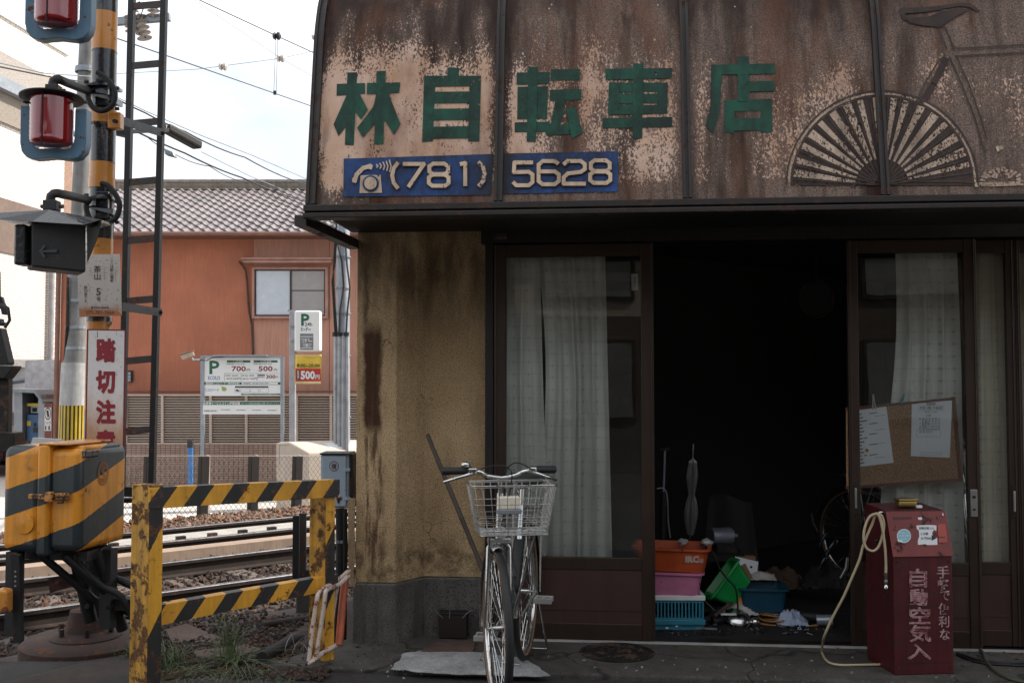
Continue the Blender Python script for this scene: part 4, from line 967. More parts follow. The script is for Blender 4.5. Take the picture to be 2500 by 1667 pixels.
pr(pbd, pp, D, M['green_ink'], [(1137,501,1480,513),], .017, 'strip')
pr(pbd, pp, D, M['green_ink'], [(808,570,1480,598)], .037, 'strip')
pr(pbd, pp, D, M['blue_ink'], [("ECOLO",852,348,955,382,.01),("エコロパーク",822,458,945,480,.01)], .017)
pr(pbd, pp, D, M['maroon_ink'], [("700",1056,262,1180,308,.03),("500",1290,262,1412,308,.03),("300",1355,338,1437,370,.03)], .017)
pr(pbd, pp, D, M['ink'], [("円",1188,284,1216,310),("円",1423,284,1450,310),("円",1440,348,1458,368),("時間内最大 8:00~20:00",1012,237,1170,249),("時間内最大 8:00~20:00",1247,237,1405,249),
    ("8:00~20:00",1003,337,1112,352),("20:00~8:00",1143,337,1250,352),("40分/200円",1008,360,1133,382),("60分/100円",1150,360,1275,382),(1085,436,1375,449)], .017)
pr(pbd, pp, D, M['ink'], [(1284,336,1345,346),("時間内最大",1284,350,1344,364),(992,325,1470,327),(992,328,994,390),(1138,330,1140,388),(1278,330,1280,388)], .0172)
pr(pbd, pp, D, M['sign_white'], [("1・2番車室",1070,215,1155,229,.01),("3~7番車室",1308,215,1400,229,.01),("エコロパーク一乗寺駅前第1",895,403,1125,421,.02),(1143,404,1458,420),(833,404,890,420),("駐車場内でのアイドリングストップにご協力ください",1160,503,1450,512)], .019)
pr(pbd, pp, D, M['ink'], [("0120-414-194",1240,406,1375,419),("駐車場名",838,406,886,418),("緊急連絡先",1158,406,1225,418)], .021)
pr(pbd, pp, D, M['sign_white'], [("駐車場サービスコイン提携店舗",812,574,1130,595,.02),("※サービス内容は各店舗にお問い合わせください。",1140,579,1475,592)], .039)
pr(pbd, pp, D, M['ink'], [("兵藤鍼灸整骨院",815,643,928,657),("提携店舗募集中",965,636,1048,645),("提携店舗募集中",1100,638,1183,647),("提携店舗募集中",1235,639,1316,648),("提携店舗募集中",1368,641,1450,650)], .037)
lg = [(1110+k*0, 0) for k in range(0)]
fr_ = [];
for (x0,y0,x1,y1) in ((1082,454,1127,492),(1135,456,1213,490),(1220,456,1292,492),(1302,456,1378,492)):
    fr_ += [(x0,y0,x1,y0+2),(x0,y1-2,x1,y1),(x0,y0,x0+2,y1),(x1-2,y0,x1,y1)]
pr(pbd, pp, D, M['ink_grey'], fr_, .017, 'pictogram_boxes')
M['leaf_ink'] = mat('leaf_ink', (.32,.42,.10), .6, 0, bump=0)
pr(pbd, pp, D, M['leaf_ink'], [[(990+22*math.cos(R(a)), 462+18*math.sin(R(a))) for a in range(0,360,24)], [(965,437),(980,440),(990,452),(975,452)]], .0175, 'leaf_mark')
pr(pbd, pp, D, M['ink'], [[(1088,473),(1095,466),(1110,465),(1120,473),(1122,480),(1108,482),(1090,478)]], .0175, 'car_mark')
# --- small security camera
cc = thing('security_camera', 'small beige security camera on the price board\'s left corner', 'camera', pp.h(474, 872), YAW)
c0_, c1_ = pp.h(*D([(640,190)])[0], .15), pp.h(*D([(742,152)])[0], .10)
MB().bar(c0_, c1_, .12, .10).build('housing', mat('beige_plastic', (.48,.40,.30), .5, 0), cc, bevel=.02)
MB().bar(c0_+Vector((0,0,.055))-CRT*.03, c1_+Vector((0,0,.055)), .16, .015).build('rain_hood', M['win_frame'], cc)
MB().tube([pp.h(*D([(715,178)])[0], .12), pp.h(*D([(735,210)])[0], .10), pp.h(*D([(790,208)])[0], .04)], .02, 8).build('arm', M['galv'], cc)
MB().tube([pp.h(*D([q_])[0], .10) for q_ in ((790,210),(850,215),(900,190),(1000,180))], .01, 6).build('cable', M['ink'], cc)
# --- P sign
dq = 17.6; pq = plane(dq)
psg = thing('parking_sign', 'white illuminated parking sign with green P and 24h, mounted on a grey square pole', 'sign', pq.h(715, 1250), YAW)
mb = MB(); pq.rect(mb, 707.5, 758, 721.5, 1260, -.05, .05); mb.build('pole', mat('sign_pole', (.42,.42,.45), .45, .2), psg, bevel=.006)
mb = MB(); pq.rect(mb, 703, 757, 760, 759.5, -.05, .02); mb.build('bracket', M['board_grey'], psg)
mb = MB(); pq.rect(mb, 721.5, 759, 784.5, 858.5, -.09, .11); mb.build('sign_box', mat('lit_box_white', (.78,.78,.77), .3, 0, var=.05, bump=0), psg, bevel=.035, segs=3)
pr(psg, pq, E_, M['green_ink'], [("P",1597,1250,1665,1350,.04)], .113)
pr(psg, pq, E_, M['ink'], [("24h",1627,1322,1688,1352,.01),("E",1596,1366,1612,1392),("COLO",1612,1374,1640,1388),("P",1640,1362,1652,1396),("ARK",1654,1374,1678,1388)], .113)
pr(psg, pq, E_, M['ink_grey'], [(1588,1415,1697,1548)], .113, 'display')
pr(psg, pq, E_, M['sign_white'], [(1592,1437,1692,1443),(1592,1532,1692,1537),(1600,1460,1650,1466),(1632,1466,1640,1486),(1658,1454,1664,1480),(1664,1474,1690,1481),(1606,1480,1625,1486),(1612,1500,1685,1506),(1638,1506,1650,1524),(1615,1518,1680,1523)], .116)
for yy in (1352, 1475):
    mb = MB(); a_ = E_([(1503,yy-8)])[0]; b__ = E_([(1535,yy+8)])[0]; pq.rect(mb, a_[0], a_[1], b__[0], b__[1], .05, .09); mb.build('clamp', M['galv'], psg)
bn = thing('yellow_banner', 'yellow banner with 500 yen in a red box hanging under the parking sign', 'banner', pq.h(755, 938), YAW)
def bnf(u, v):
    x0 = 1614+(-4)*v; x1 = 1840-6*v; x = x0+(x1-x0)*u; y = 162+(418-162)*v
    return pq.h(*D([(x, y)])[0], .05 + .012*math.sin(u*6+v*3))
bm_ = MB().grid(bnf, 12, 12); bm_.build('cloth', mat('yellow_cloth', (.72,.50,.06), .7, 0, var=.1, bump=.1), bn, smooth=60, solid=.003)
pr(bn, pq, D, M['ink'], [("8:00~20:00",1628,242,1826,272,.02)], .072)
pr(bn, pq, D, mat('banner_red', (.55,.03,.025), .6, 0, bump=0), [(1616,284,1836,394)], .070, 'red_box')
pr(bn, pq, D, mat('pale_yellow', (.74,.62,.36), .6, 0, bump=0), [(1612,395,1834,412),(1618,170,1838,180)], .070, 'pale_edge')
pr(bn, pq, D, M['sign_white'], [("500",1662,304,1786,378,.06),("円",1790,338,1826,378,.03)], .076)
pr(bn, pq, D, M['ink'], [(1627,298,1654,380)], .073); pr(bn, pq, D, M['sign_white'], [("時間内最大",1631,302,1650,376,.02,True)], .076)
# --- beige cabinet
cbn = thing('coin_cabinet', 'large beige metal cabinet with a sunlit slanting lid behind the mesh fence', 'cabinet', CW(-3.5, 16.6, -.5), YAW)
pc = plane(16.4); q4 = [pc.h(*D([q_])[0]) for q_ in ((1437,925),(1550,920),(1727,1020),(1727,1500),(1437,1500))]
vec = CRT*1.75 + CFW*1.0
MB().prism(q4, vec).build('cabinet_body', mat('beige_cabinet', (.60,.51,.43), .5, 0, var=.12, bump=.05, streak=.12), cbn, bevel=.02)
mb = MB(); pl_ = Pl(q4[0], -CFW); a_ = D([(1467,948)])[0]; b__ = D([(1550,1010)])[0]
for r_ in ((a_[0],a_[1],b__[0],a_[1]+.8),(a_[0],a_[1],a_[0]+.8,b__[1]+30)): pl_.rect(mb, *r_, .001, .004)
mb.build('door_seam', M['galv'], cbn)
nl = (q4[2]-q4[1]).cross(vec).normalized(); 
if nl.z < 0: nl = -nl
mb = MB(); o_ = q4[1]*.8+q4[2]*.2 + vec*.25 + nl*.004; ed_ = (q4[2]-q4[1]); mb.poly([o_, o_+vec*.30, o_+vec*.30+ed_*.5, o_+ed_*.5]); mb.build('paper_notice', M['sign_white'], cbn)
# --- blue post
mb = MB(); pu = plane(17.9); pu.rect(mb, 459.5, 1092, 470.5, 1250, -.035, .035)
bp_ = mb.build('blue_post', mat('blue_paint', (.03,.16,.42), .5, 0, var=.2), loc=pu.h(465,1250), bevel=.008); tag(bp_, 'slim blue post with a black cap behind the mesh fence', 'post')
mb = MB(); pu.rect(mb, 458.5, 1074, 471.5, 1092, -.045, .045); tag(mb.build('cap', M['ink'], bp_, bevel=.01))

# ================================================================== right utility pole with conduits
dU = 16.9; pu2 = plane(dU)
up = thing('utility_pole', 'grey steel utility pole with bundled conduits and black cables, beside the shop corner', 'pole', pu2.h(836, 1250), YAW)
M['pole_steel'] = mat('pole_steel', (.38,.41,.46), .5, .2, var=.35, vs=5, streak=.4, streakc=(.12,.20,.34))
MB().cyl(pu2.h(837,1255), pu2.h(838,200), .125, .105, n=18).build('pole', M['pole_steel'], up, smooth=40)
for (px, r_) in ((822,.035),(831,.04),(841,.04),(850,.032)):
    MB().cyl(pu2.h(px,1255,.13), pu2.h(px+1,820,.13), r_, n=10).build('conduit', mat('conduit', (.42,.44,.47), .5, .2, streak=.3), up, smooth=40)
for (px, r_) in ((822,.05),(832,.055),(849,.045)): MB().cyl(pu2.h(px,822,.13), pu2.h(px,812,.13), r_, n=10).build('conduit_cap', M['black'], up, smooth=40)
for y in (628, 704, 765, 868, 1018):
    MB().lathe([(.13,-.012),(.14,-.012),(.14,.012),(.13,.012)], pu2.h(837,y), n=18).build('band', M['galv'], up)
for pts in (((822,812),(818,740),(815,690),(822,640),(826,570)),((832,812),(834,760),(843,700),(838,640),(826,590),(824,520)),((849,812),(852,760),(858,705),(851,650),(845,570)),((826,812),(820,720),(818,660),(823,560))):
    MB().tube([pu2.h(x,y,.15) for x,y in pts], .016, 6).build('cable', M['black'], up, smooth=60)

# ================================================================== concrete pole on the left
dK = 12.5; pk = plane(dK)
kp = thing('concrete_pole', 'tall concrete utility pole with white sleeve and yellow black guard stripes behind the crossing signal', 'pole', pk.h(174,1260), YAW)
M['pole_concrete'] = mat('pole_concrete', (.25,.25,.25), .85, 0, var=.45, vs=5, streak=.3, bump=.3)
MB().tube([pk.h(174,1290), pk.h(184,900), pk.h(203,400), pk.h(222,-60), pk.h(233,-420)], [.148,.135,.115,.098,.085], 20).build('shaft', M['pole_concrete'], kp, smooth=40)
MB().tube([pk.h(179.5,990), pk.h(183.5,886)], [.165,.160], 24).build('white_sleeve', mat('dusty_white_sleeve', (.48,.48,.48), .6, 0, streak=.4, streakc=(.2,.2,.2)), kp, smooth=40)
def vstr(nt, xs): 
    a = nt.nodes.new('ShaderNodeMath'); a.operation = 'ARCTAN2'; nt.links.new(xs[1], a.inputs[0]); nt.links.new(xs[0], a.inputs[1]); return mth(nt, 'MULTIPLY', a.outputs[0], 22/6.2832)
gp = pk.h(176.5,1100); mb = MB(); mb.tube([pk.h(175,1160), pk.h(179.5,989)], [.168,.166], 24)
gs = stripes('guard_stripes', (.62,.42,.02), (.015,.015,.015), vstr, worn=0)
me_ = mb.build('stripe_guard', gs, kp, smooth=40)
for l in gs.node_tree.nodes:                       # angle measured about the sleeve axis
    if l.type == 'SEPXYZ':
        gn = gs.node_tree; src_ = l.inputs[0].links[0].from_socket; sub = gn.nodes.new('ShaderNodeVectorMath'); sub.operation = 'SUBTRACT'
        sub.inputs[1].default_value = tuple(mw(kp).inverted() @ pk.h(177.3,1075)); gn.links.new(src_, sub.inputs[0]); gn.links.new(sub.outputs[0], l.inputs[0])
for y, x in ((175,211),(330,206),(735,190),(800,188),(850,186),(170,212)): MB().lathe([(.12,-.02),(.136,-.02),(.136,.02),(.12,.02)], pk.h(x,y), n=18).build('band', M['galv'], kp)
MB().cyl(pk.h(157,1270,.05), pk.h(163,880,.05), .022, n=8).build('conduit', M['galv'], kp, smooth=40)
MB().tube([pk.h(163,880,.05), pk.h(170,840,.1), pk.h(176,800,.14), pk.h(178,680,.14)], .018, 6).build('conduit', M['dark_iron'], kp, smooth=40)
for x, y in ((200,143),(192,153),(184,412),(186,685)): MB().cyl(pk.h(x,y), pk.h(x+18,y+2), .009, n=6).build('step_bolt', M['dark_iron'], kp)
arm = MB(); Fc = lambda pts: [(280 + x*.33163, x2*.33163) for x, x2 in pts]
arm.bar(pk.h(205,73,.16), pk.h(426,54,.16), .07, .09); arm.build('crossarm', M['galv'], kp)
M['porcelain'] = mat('porcelain', (.52,.46,.42), .35, 0, var=.3, vs=18)
def insul(x, y, s, tilt, n=4):
    a = pk.h(*Fc([(x,y)])[0], .2); ax = (Vector((0,0,1)) + CRT*tilt).normalized(); pf_ = [(0,-.02)]
    for k in range(n): pf_ += [(.03*s, k*.055*s), (.075*s, k*.055*s+.012), (.035*s, k*.055*s+.03)]
    pf_ += [(0, n*.055*s+.01)]
    MB().lathe(pf_, a, ax, 12).build('insulator', M['porcelain'], kp, smooth=50)
insul(265,330,1.25,-.25,5); insul(172,280,1.1,-.1,4); insul(325,165,1.0,0,3); insul(185,130,.8,.1,3)
for pts in (((175,100),(240,70),(265,120),(240,190),(150,220)),((265,235),(215,250),(240,310),(285,330)),((345,110),(410,160),(420,230),(385,290)),((190,95),(260,100),(330,115))):
    MB().tube([pk.h(*Fc([q_])[0], .25) for q_ in pts], .007, 5).build('jumper_wire', M['ink'], kp, smooth=60)

# ================================================================== overhead wires
def wire(pts, r, label, m='ink', sag=0, cat='cable', nm='overhead_wire'):
    ps = [P(x, y, d) for x, y, d in pts]; out = []
    for a, b_ in zip(ps[:-1], ps[1:]):
        for k in range(8):
            t = k/8; q_ = a*(1-t)+b_*t; q_.z -= sag*4*t*(1-t)*(b_-a).length*.02; out.append(q_)
    out.append(ps[-1]); o = MB().tube(out, r, 5).build(nm, M[m], loc=ps[0]); return tag(o, label, cat, 'overhead wires and cables')
Gc = lambda x, y, d: (280 + x*.33163, y*.33163, d)
wire([Gc(-200,210,14), Gc(25,288,15), Gc(1180,690,22), Gc(1900,940,28)], .011, 'dark trolley wire crossing from the ladder top down to the awning edge')
wire([Gc(500,-55,18), Gc(1195,268,21), Gc(1900,590,25)], .011, 'dark messenger wire carrying the black insulator near the awning')
wire([Gc(450,-90,18), Gc(1225,432,21), Gc(1800,760,25)], .005, 'thin pale wire running down to the right through the white insulator', 'board_grey')
wire([Gc(930,-40,20), Gc(1475,275,22), Gc(1800,460,24)], .005, 'thin pale wire at the upper right of the sky ending at the awning', 'board_grey')
wire([Gc(1300,-40,20), Gc(1700,160,22)], .005, 'short thin wire in the top right corner of the sky', 'board_grey')
wire([Gc(-260,560,20), Gc(15,545,20), Gc(610,512,20.5), Gc(1225,432,21), Gc(1480,375,21.5), Gc(1800,310,22)], .006, 'span wire rising gently to the right with two white insulators', 'board_grey')
wire([Gc(-60,690,11), Gc(230,835,11.5), Gc(520,970,12.5), Gc(960,1160,15), Gc(1450,1370,19), Gc(1800,1520,22)], .010, 'upper wrapped cable sloping down from the ladder to the awning corner', sag=.6)
wire([Gc(-60,680,11), Gc(230,820,11.5), Gc(640,1000,13), Gc(1000,1140,15.4), Gc(1450,1335,19), Gc(1800,1480,22)], .006, 'thin wire just above the upper wrapped cable', 'board_grey')
wire([Gc(-40,870,11), Gc(150,965,11.5), Gc(520,1130,12.5), Gc(940,1310,15), Gc(1430,1490,19), Gc(1800,1630,22)], .012, 'lower thick cable bundle sloping down in front of the tiled roof', sag=.4)
wire([Gc(-40,850,11.2), Gc(230,1000,11.7), Gc(400,1110,12.4), Gc(700,1225,13.6), Gc(1000,1345,15.2), Gc(1430,1505,19.2), Gc(1800,1650,22)], .006, 'thin sagging wire tied beneath the lower cable bundle', sag=1.5)
wire([Gc(640,1120,13), Gc(1000,1300,15.2), Gc(1430,1475,19.2), Gc(1800,1610,22)], .006, 'thin bright wire along the top of the lower bundle', 'galv')
wire([(-20,160,9),(110,186,10),(230,205,12.3)], .008, 'dark drop wire in front of the white tiled building, upper'); wire([(-20,150,9),(110,180,10),(230,188,12.3)], .006, 'thin drop wire in front of the white tiled building, lower', 'board_grey')
def ball(x, y, d, r, m, label):
    p = P(*Gc(x,y,d)); mb = MB(); mb.lathe([(0,-r*1.1),(r*.6,-r),(r,-r*.45),(r*.55,-r*.2),(r,.0+r*.2),(r*.9,r*.7),(0,r*1.1)], p, CRT, 12); tag(mb.build('line_insulator', m, loc=p, smooth=50), label, 'insulator', 'insulators on the overhead wires')
ball(800,492,20.6,.085,M['porcelain'],'white line insulator on the span wire, left of the other'); ball(1225,432,21,.085,M['porcelain'],'white line insulator where two pale wires cross')
ball(1475,275,22,.07,M['porcelain'],'small pale insulator beside the top corner of the awning'); ball(1195,268,21,.085,M['black_metal'],'black round insulator on the messenger wire')
dr = thing('dropper', 'pair of vertical dropper wires hanging from the black insulator to the trolley wire', 'wire', P(*Gc(1180,690,21.5)))
for a_, b__ in ((1187,1172),(1200,1190)): MB().tube([P(*Gc(a_,290,21)), P(*Gc(b__,680,21.8))], .006, 5).build('dropper_wire', M['board_grey'], dr)
MB().obox(P(*Gc(1180,685,21.8)), CRT, CFW, (0,0,1), .03, .03, .04).build('clamp', M['black_metal'], dr)
for (x, y) in ((170,815),(235,835),(370,905),(445,930),(515,945),(620,1010),(690,1045)):
    pass

# ================================================================== white tiled building on the far left
lb = thing('tiled_building', 'tall white tiled building cut by the left edge, lower floors in shade', 'building', CW(-13.6, 30, -.66), YAW)
wd = (CRT*math.sin(R(6)) + CFW*math.cos(R(6))); wn_ = Vector((wd.y, -wd.x, 0))   # wall direction, outward normal
if wn_.dot(CRT) < 0: wn_ = -wn_
c30 = CW(-13.6, 30, 0)
m, nt, b, _ = newmat('white_wall_tile'); p = wpos(nt)
dx_ = nt.nodes.new('ShaderNodeVectorMath'); dx_.operation = 'DOT_PRODUCT'; dx_.inputs[1].default_value = tuple(wd); nt.links.new(p, dx_.inputs[0])
dx2 = nt.nodes.new('ShaderNodeVectorMath'); dx2.operation = 'DOT_PRODUCT'; dx2.inputs[1].default_value = tuple(wn_); nt.links.new(p, dx2.inputs[0])
sx = nt.nodes.new('ShaderNodeSeparateXYZ'); nt.links.new(p, sx.inputs[0]); cv = nt.nodes.new('ShaderNodeCombineXYZ')
nt.links.new(mth(nt,'ADD',dx_.outputs['Value'],dx2.outputs['Value']), cv.inputs[0]); nt.links.new(sx.outputs[2], cv.inputs[1])
br = nt.nodes.new('ShaderNodeTexBrick'); nt.links.new(cv.outputs[0], br.inputs['Vector']); br.offset = .5
br.inputs['Scale'].default_value = 1; br.inputs['Brick Width'].default_value = .235; br.inputs['Row Height'].default_value = .075; br.inputs['Mortar Size'].default_value = .009
br.inputs['Color1'].default_value = (.68,.62,.56,1); br.inputs['Color2'].default_value = (.74,.69,.64,1); br.inputs['Mortar'].default_value = (.25,.19,.15,1)
nt.links.new(br.outputs['Color'], b.inputs['Base Color']); b.inputs['Roughness'].default_value = .45; M['wtile'] = m
z0_ = 1.42 + 57/FPX*28
def lbox(s0, s1, n0, n1, z0, z1, m_, nm, par=None, **k):
    return MB().prism([c30+wd*s0+wn_*n0+Vector((0,0,z0)), c30+wd*s1+wn_*n0+Vector((0,0,z0)), c30+wd*s1+wn_*n1+Vector((0,0,z0)), c30+wd*s0+wn_*n1+Vector((0,0,z0))], (0,0,z1-z0)).build(nm, m_, par or lb, **k)
lbox(-14, 0, -6, 0, z0_, 11.4, M['wtile'], 'wall')
lbox(-14.1, .1, -6.1, .08, 11.4, 11.52, M['white_paint'], 'parapet')
M['btile'] = mat('brown_tile', (.28,.17,.12), .5, 0, vs=10)
lbox(-.02, .55, -5, -.05, z0_, 10.3, M['btile'], 'corner_pier')
lbox(.56, .75, -1.5, -.4, 5.6, 10.1, M['board_grey'], 'pipe_duct')
lbox(-14, .5, -6, .02, z0_-.22, z0_-.002, M['concrete'], 'soffit_beam')
lbox(-14, .2, -6, -1.2, -.66, z0_-.22, mat('grey_lilac_wall', (.42,.41,.45), .7, 0, var=.12), 'lower_wall')
lbox(-6, -1.6, .0, .35, 9.3, 9.62, M['galv'], 'balcony_beam'); lbox(-6, -.95, .05, .10, 9.64, 10.4, mat('balcony_net', (.40,.36,.33), .9, 0, vs=30, var=.5), 'balcony_net'); 
lbox(-6, -1.2, .05, .10, 8.5, 9.29, mat('balcony_net2', (.30,.26,.22), .9, 0, vs=30, var=.5), 'balcony_net')
lbox(-6, -.85, .01, .05, 4.98, 6.45, mat('band_brown', (.16,.11,.085), .7, 0), 'dark_band')  # plain dark brown band across the tiled wall
dpx = plane(28.6)
MB().tube([c30+wd*(-.75)+wn_*.12+Vector((0,0,z)) for z in (5.2, 1.75)] , .085, 10).build('downpipe', mat('grey_pipe', (.30,.29,.30), .5, 0), lb, smooth=40)
a_ = c30+wd*(-.75)+wn_*.12+Vector((0,0,1.75)); MB().tube([a_, a_-wd*.1+Vector((0,0,-.12)), a_-wd*.5+Vector((0,0,-.2)), a_-wd*3.5+Vector((0,0,-.45))], .08, 10).build('downpipe', M['galv'], lb, smooth=40)
# --- ticket shelter with blue machine, posters
dS = 22.5; ps = plane(dS); Hc = lambda pts: [(x*.35714, 540+y*.35714) for x, y in pts]
sh = thing('pay_station', 'dark roofed parking pay station with a blue machine left of the concrete pole', 'shelter', ps.h(100,1100), YAW)
mb = MB(); 
mb.prism([ps.h(*Hc([q_])[0], .6) for q_ in ((95,1170),(115,1140),(325,1150),(380,1230),(375,1240),(320,1172),(120,1162))], CFW*1.0); mb.build('roof', M['board_grey'], sh)
mb = MB(); ps.rect(mb, *Hc([(150,1165)])[0], *Hc([(205,1500)])[0], -.3, .35); mb.build('side_panel', M['galv'], sh)
mb = MB(); ps.rect(mb, *Hc([(320,1180)])[0], *Hc([(368,1500)])[0], -.3, .4); mb.build('side_panel', M['galv'], sh)
mb = MB(); ps.rect(mb, *Hc([(205,1165)])[0], *Hc([(320,1500)])[0], -.3, -.2); mb.build('back_panel', M['black_metal'], sh)
mb = MB(); ps.rect(mb, *Hc([(212,1318)])[0], *Hc([(316,1500)])[0], -.2, .2); mc = mb.build('machine', mat('machine_blue', (.03,.10,.22), .4, .1), sh, bevel=.01)
pr(sh, ps, Hc, M['sign_yellow'] if 'sign_yellow' in M else mat('sticker_yellow', (.6,.45,.05), .6, 0, bump=0), [(215,1362,242,1395),(215,1243,313,1262)], .204, 'yellow_sticker')
mb = MB(); ps.rect(mb, *Hc([(214,1262)])[0], *Hc([(313,1310)])[0], .0, .02); mb.build('notice', M['sign_white'], sh)
pr(sh, ps, Hc, M['ink'], [(225,1275,258,1302),(266,1275,308,1279),(266,1284,308,1288),(266,1293,300,1297)], .024, 'notice_print')
mb = MB(); ps.rect(mb, *Hc([(262,1405)])[0], *Hc([(300,1438)])[0], .2, .24); ps.rect(mb, *Hc([(262,1375)])[0], *Hc([(276,1398)])[0], .2, .22); mb.build('coin_slot', M['black_metal'], sh)
mb = MB(); ps.rect(mb, *Hc([(262,1262)])[0], *Hc([(263,1263)])[0], .2, .201)
po = thing('poster_panel', 'narrow white poster panel with a round prohibition mark beside the pay station', 'sign', ps.h(140,1100), YAW)
mb = MB(); ps.rect(mb, *Hc([(368,1245)])[0], *Hc([(420,1500)])[0], .42, .46); mb.build('panel', M['btile'], po)
mb = MB(); ps.rect(mb, *Hc([(371,1270)])[0], *Hc([(417,1425)])[0], .46, .47); mb.build('poster', M['sign_white'], po)
ring = [[(394+(r_)*math.cos(a)*.62, 1310+r_*math.sin(a)*1.2) for (r_, a) in ((28,t0),(34,t0),(34,t1),(28,t1))] for t0, t1 in [(2*math.pi*k/16, 2*math.pi*(k+1)/16) for k in range(16)]]
pr(po, ps, Hc, M['ink'], ring + [[(384,1290),(398,1286),(404,1330),(392,1335)]], .473, 'round_mark')
pr(po, ps, Hc, M['ink'], [("バイク",373,1362,414,1382),(376,1392,384,1418),(398,1392,408,1418)], .473)
pr(po, ps, Hc, M['maroon_ink'], [(374,1428,414,1436),(374,1442,414,1452),(374,1458,414,1470),(372,1250,416,1262)], .463, 'small_print')
# white house behind the shelter
wh = thing('white_house', 'pale house wall seen between the tiled building and the terracotta one', 'building', CW(-11.5, 26, -.66), YAW)
cb(MB(), -13.3, -10.2, 27.2, 30, -.66, 2.05).build('wall', mat('pale_wall', (.62,.66,.72), .8, 0), wh)
cb(MB(), -13.3, -10.6, 25.6, 27.1, -.66, .18).build('annex_wall', mat('lilac_wall', (.50,.48,.50), .8, 0), wh)
MB().prism([CW(-12.6,24.3,.02), CW(-10.3,24.3,.02), CW(-10.3,27,.32), CW(-12.6,27,.32)], (0,0,.05)).build('annex_roof', mat('grey_roof', (.20,.21,.21), .7, 0), wh)
# parked car behind the pay station, only its tail shows
cr = thing('parked_car', 'dark parked car, only its rear quarter visible left of the pay station', 'car', CW(-12.2, 24, -.66), YAW)
prof = [(-2.1,.35),(-2.1,.75),(-1.2,.9),(-.6,1.38),(.9,1.4),(1.6,.95),(2.1,.85),(2.15,.4)]
mb = MB(); mb.prism([CW(-12.9+a*.0+.0, 24+a, -.66+z) for a, z in prof], CRT*1.65); mb.build('body', mat('car_paint', (.03,.033,.04), .2, .3, bump=0, coat=1), cr, bevel=.08, segs=3)
mb = MB(); mb.prism([CW(-12.75, 21.86, -.66+.72), CW(-11.5, 21.86, -.66+.72), CW(-11.5, 21.86, -.66+.84), CW(-12.75, 21.86, -.66+.84)], -CFW*.03); mb.build('rear_trim', M['white_paint'], cr)
for (a, s_) in ((-1.35,0),(1.35,0)):
    for sd in (-12.95, -11.2): w0 = CW(sd, 24+a, -.34); MB().lathe([(.0,-.1),(.28,-.1),(.32,-.06),(.32,.06),(.28,.1),(0,.1)], w0, CRT, 20).build('wheel', M['rubber'], cr, smooth=40)

# ================================================================== houses across the street (behind the camera, seen in reflections, sized and darkened to dim the shop)
M['opp_dark'] = mat('dark_boarding', (.075,.055,.042), .85, 0, var=.35, vs=2, streak=.4); M['opp'] = mat('opposite_render', (.34,.31,.27), .9, 0, var=.15, vs=1.2, streak=.2); M['dwin'] = mat('dark_window', (.16,.16,.15), .35, 0, bump=0); M['opp_tan'] = mat('opposite_tan', (.30,.25,.20), .9, 0, var=.2, vs=1.2, streak=.3)
def row_house(x0, x1, yf, h, m_, label, wins):
    o = thing('row_house', label, 'building', ((x0+x1)/2, yf, -.03))
    MB().box(x0, x1, yf-7, yf+.02, -.05, 2.5).build('ground_floor', M['opp_dark'], o); MB().box(x0, x1, yf-7, yf, 2.502, h).build('wall', m_, o)
    MB().prism([(x0-.1,yf+.5,h),(x1+.1,yf+.5,h),(x1+.1,yf-3.5,h+1.7),(x0-.1,yf-3.5,h+1.7)], (0,0,.14)).build('roof', M['dark_iron'], o)
    for k in range(wins):
        xx = x0 + (x1-x0)*(k+.5)/wins
        for z0 in (.8, 2.75):
            f_ = MB().box(xx-.75, xx+.75, yf, yf+.06, z0, z0+1.3).build('window', M['bronze_alu'], o); MB().box(xx-.69, xx+.69, yf+.061, yf+.07, z0+.06, z0+1.24).build('pane', M['dwin'], f_)
row_house(-9.0, -1.6, -5.0, 4.9, M['opp_dark'], 'unseen dark boarded row house across the street, directly behind the camera', 3)
row_house(-1.4, 3.4, -5.0, 4.3, M['opp_tan'], 'tan rendered row house across the street, mirrored in the left door glass', 2)
row_house(3.6, 11, -4.9, 4.4, M['opp_dark'], 'unseen dark boarded row house across the street facing the air pump', 3)
row_house(11.2, 22, -5.1, 4.4, M['opp_dark'], 'unseen dark boarded row house across the street, far right', 3)
# ================================================================== crossing signal
M['sig_orange'] = mat('signal_orange_paint', (.66,.27,.045), .35, 0, var=.22, rust=.10, rs=11, rustc=(.20,.07,.03), streak=.3, streakc=(.25,.08,.03), bump=.2, bs=40, coat=.3)
M['sig_black'] = mat('signal_black_paint', (.018,.020,.024), .26, 0, var=.3, bump=.6, bs=34, coat=.6, rust=.05, rs=20, bd=.006)
M['blue_grey'] = mat('blue_grey_paint', (.085,.18,.27), .42, 0, var=.3, bump=.15, bs=60, rust=.06, rs=18, streak=.25, streakc=(.03,.05,.07))
m, nt, b, oc = newmat('red_lens'); b.inputs['Base Color'].default_value = (.36,.006,.014,1); b.inputs['Roughness'].default_value = .10; b.inputs['Coat Weight'].default_value = 1
b.inputs['Transmission Weight'].default_value = .45; b.inputs['Coat Roughness'].default_value = .04; M['lens'] = m
m, nt, b, oc = newmat('red_lens_inner'); setc(nt, b.inputs['Base Color'], mixc(nt, ramp(nt, tnoise(nt, oc, 26, 2, sc=(1,1,.02)), [(.44,0.),(.54,1.)]), (.14,.003,.01), (.75,.16,.26))); b.inputs['Roughness'].default_value = .3; M['lens_in'] = m  # pink vertical bands are highlights painted into the lens colour
dG = 5.55
sg = thing('crossing_signal', 'orange and black level crossing signal post with red lamps hanging on curved arms', 'signal', PZ(205,1570,0), YAW)
cl = [(258,-60),(257.6,0),(254.5,150),(251.8,360),(247,560),(243,760),(236,1080),(226,1560)]
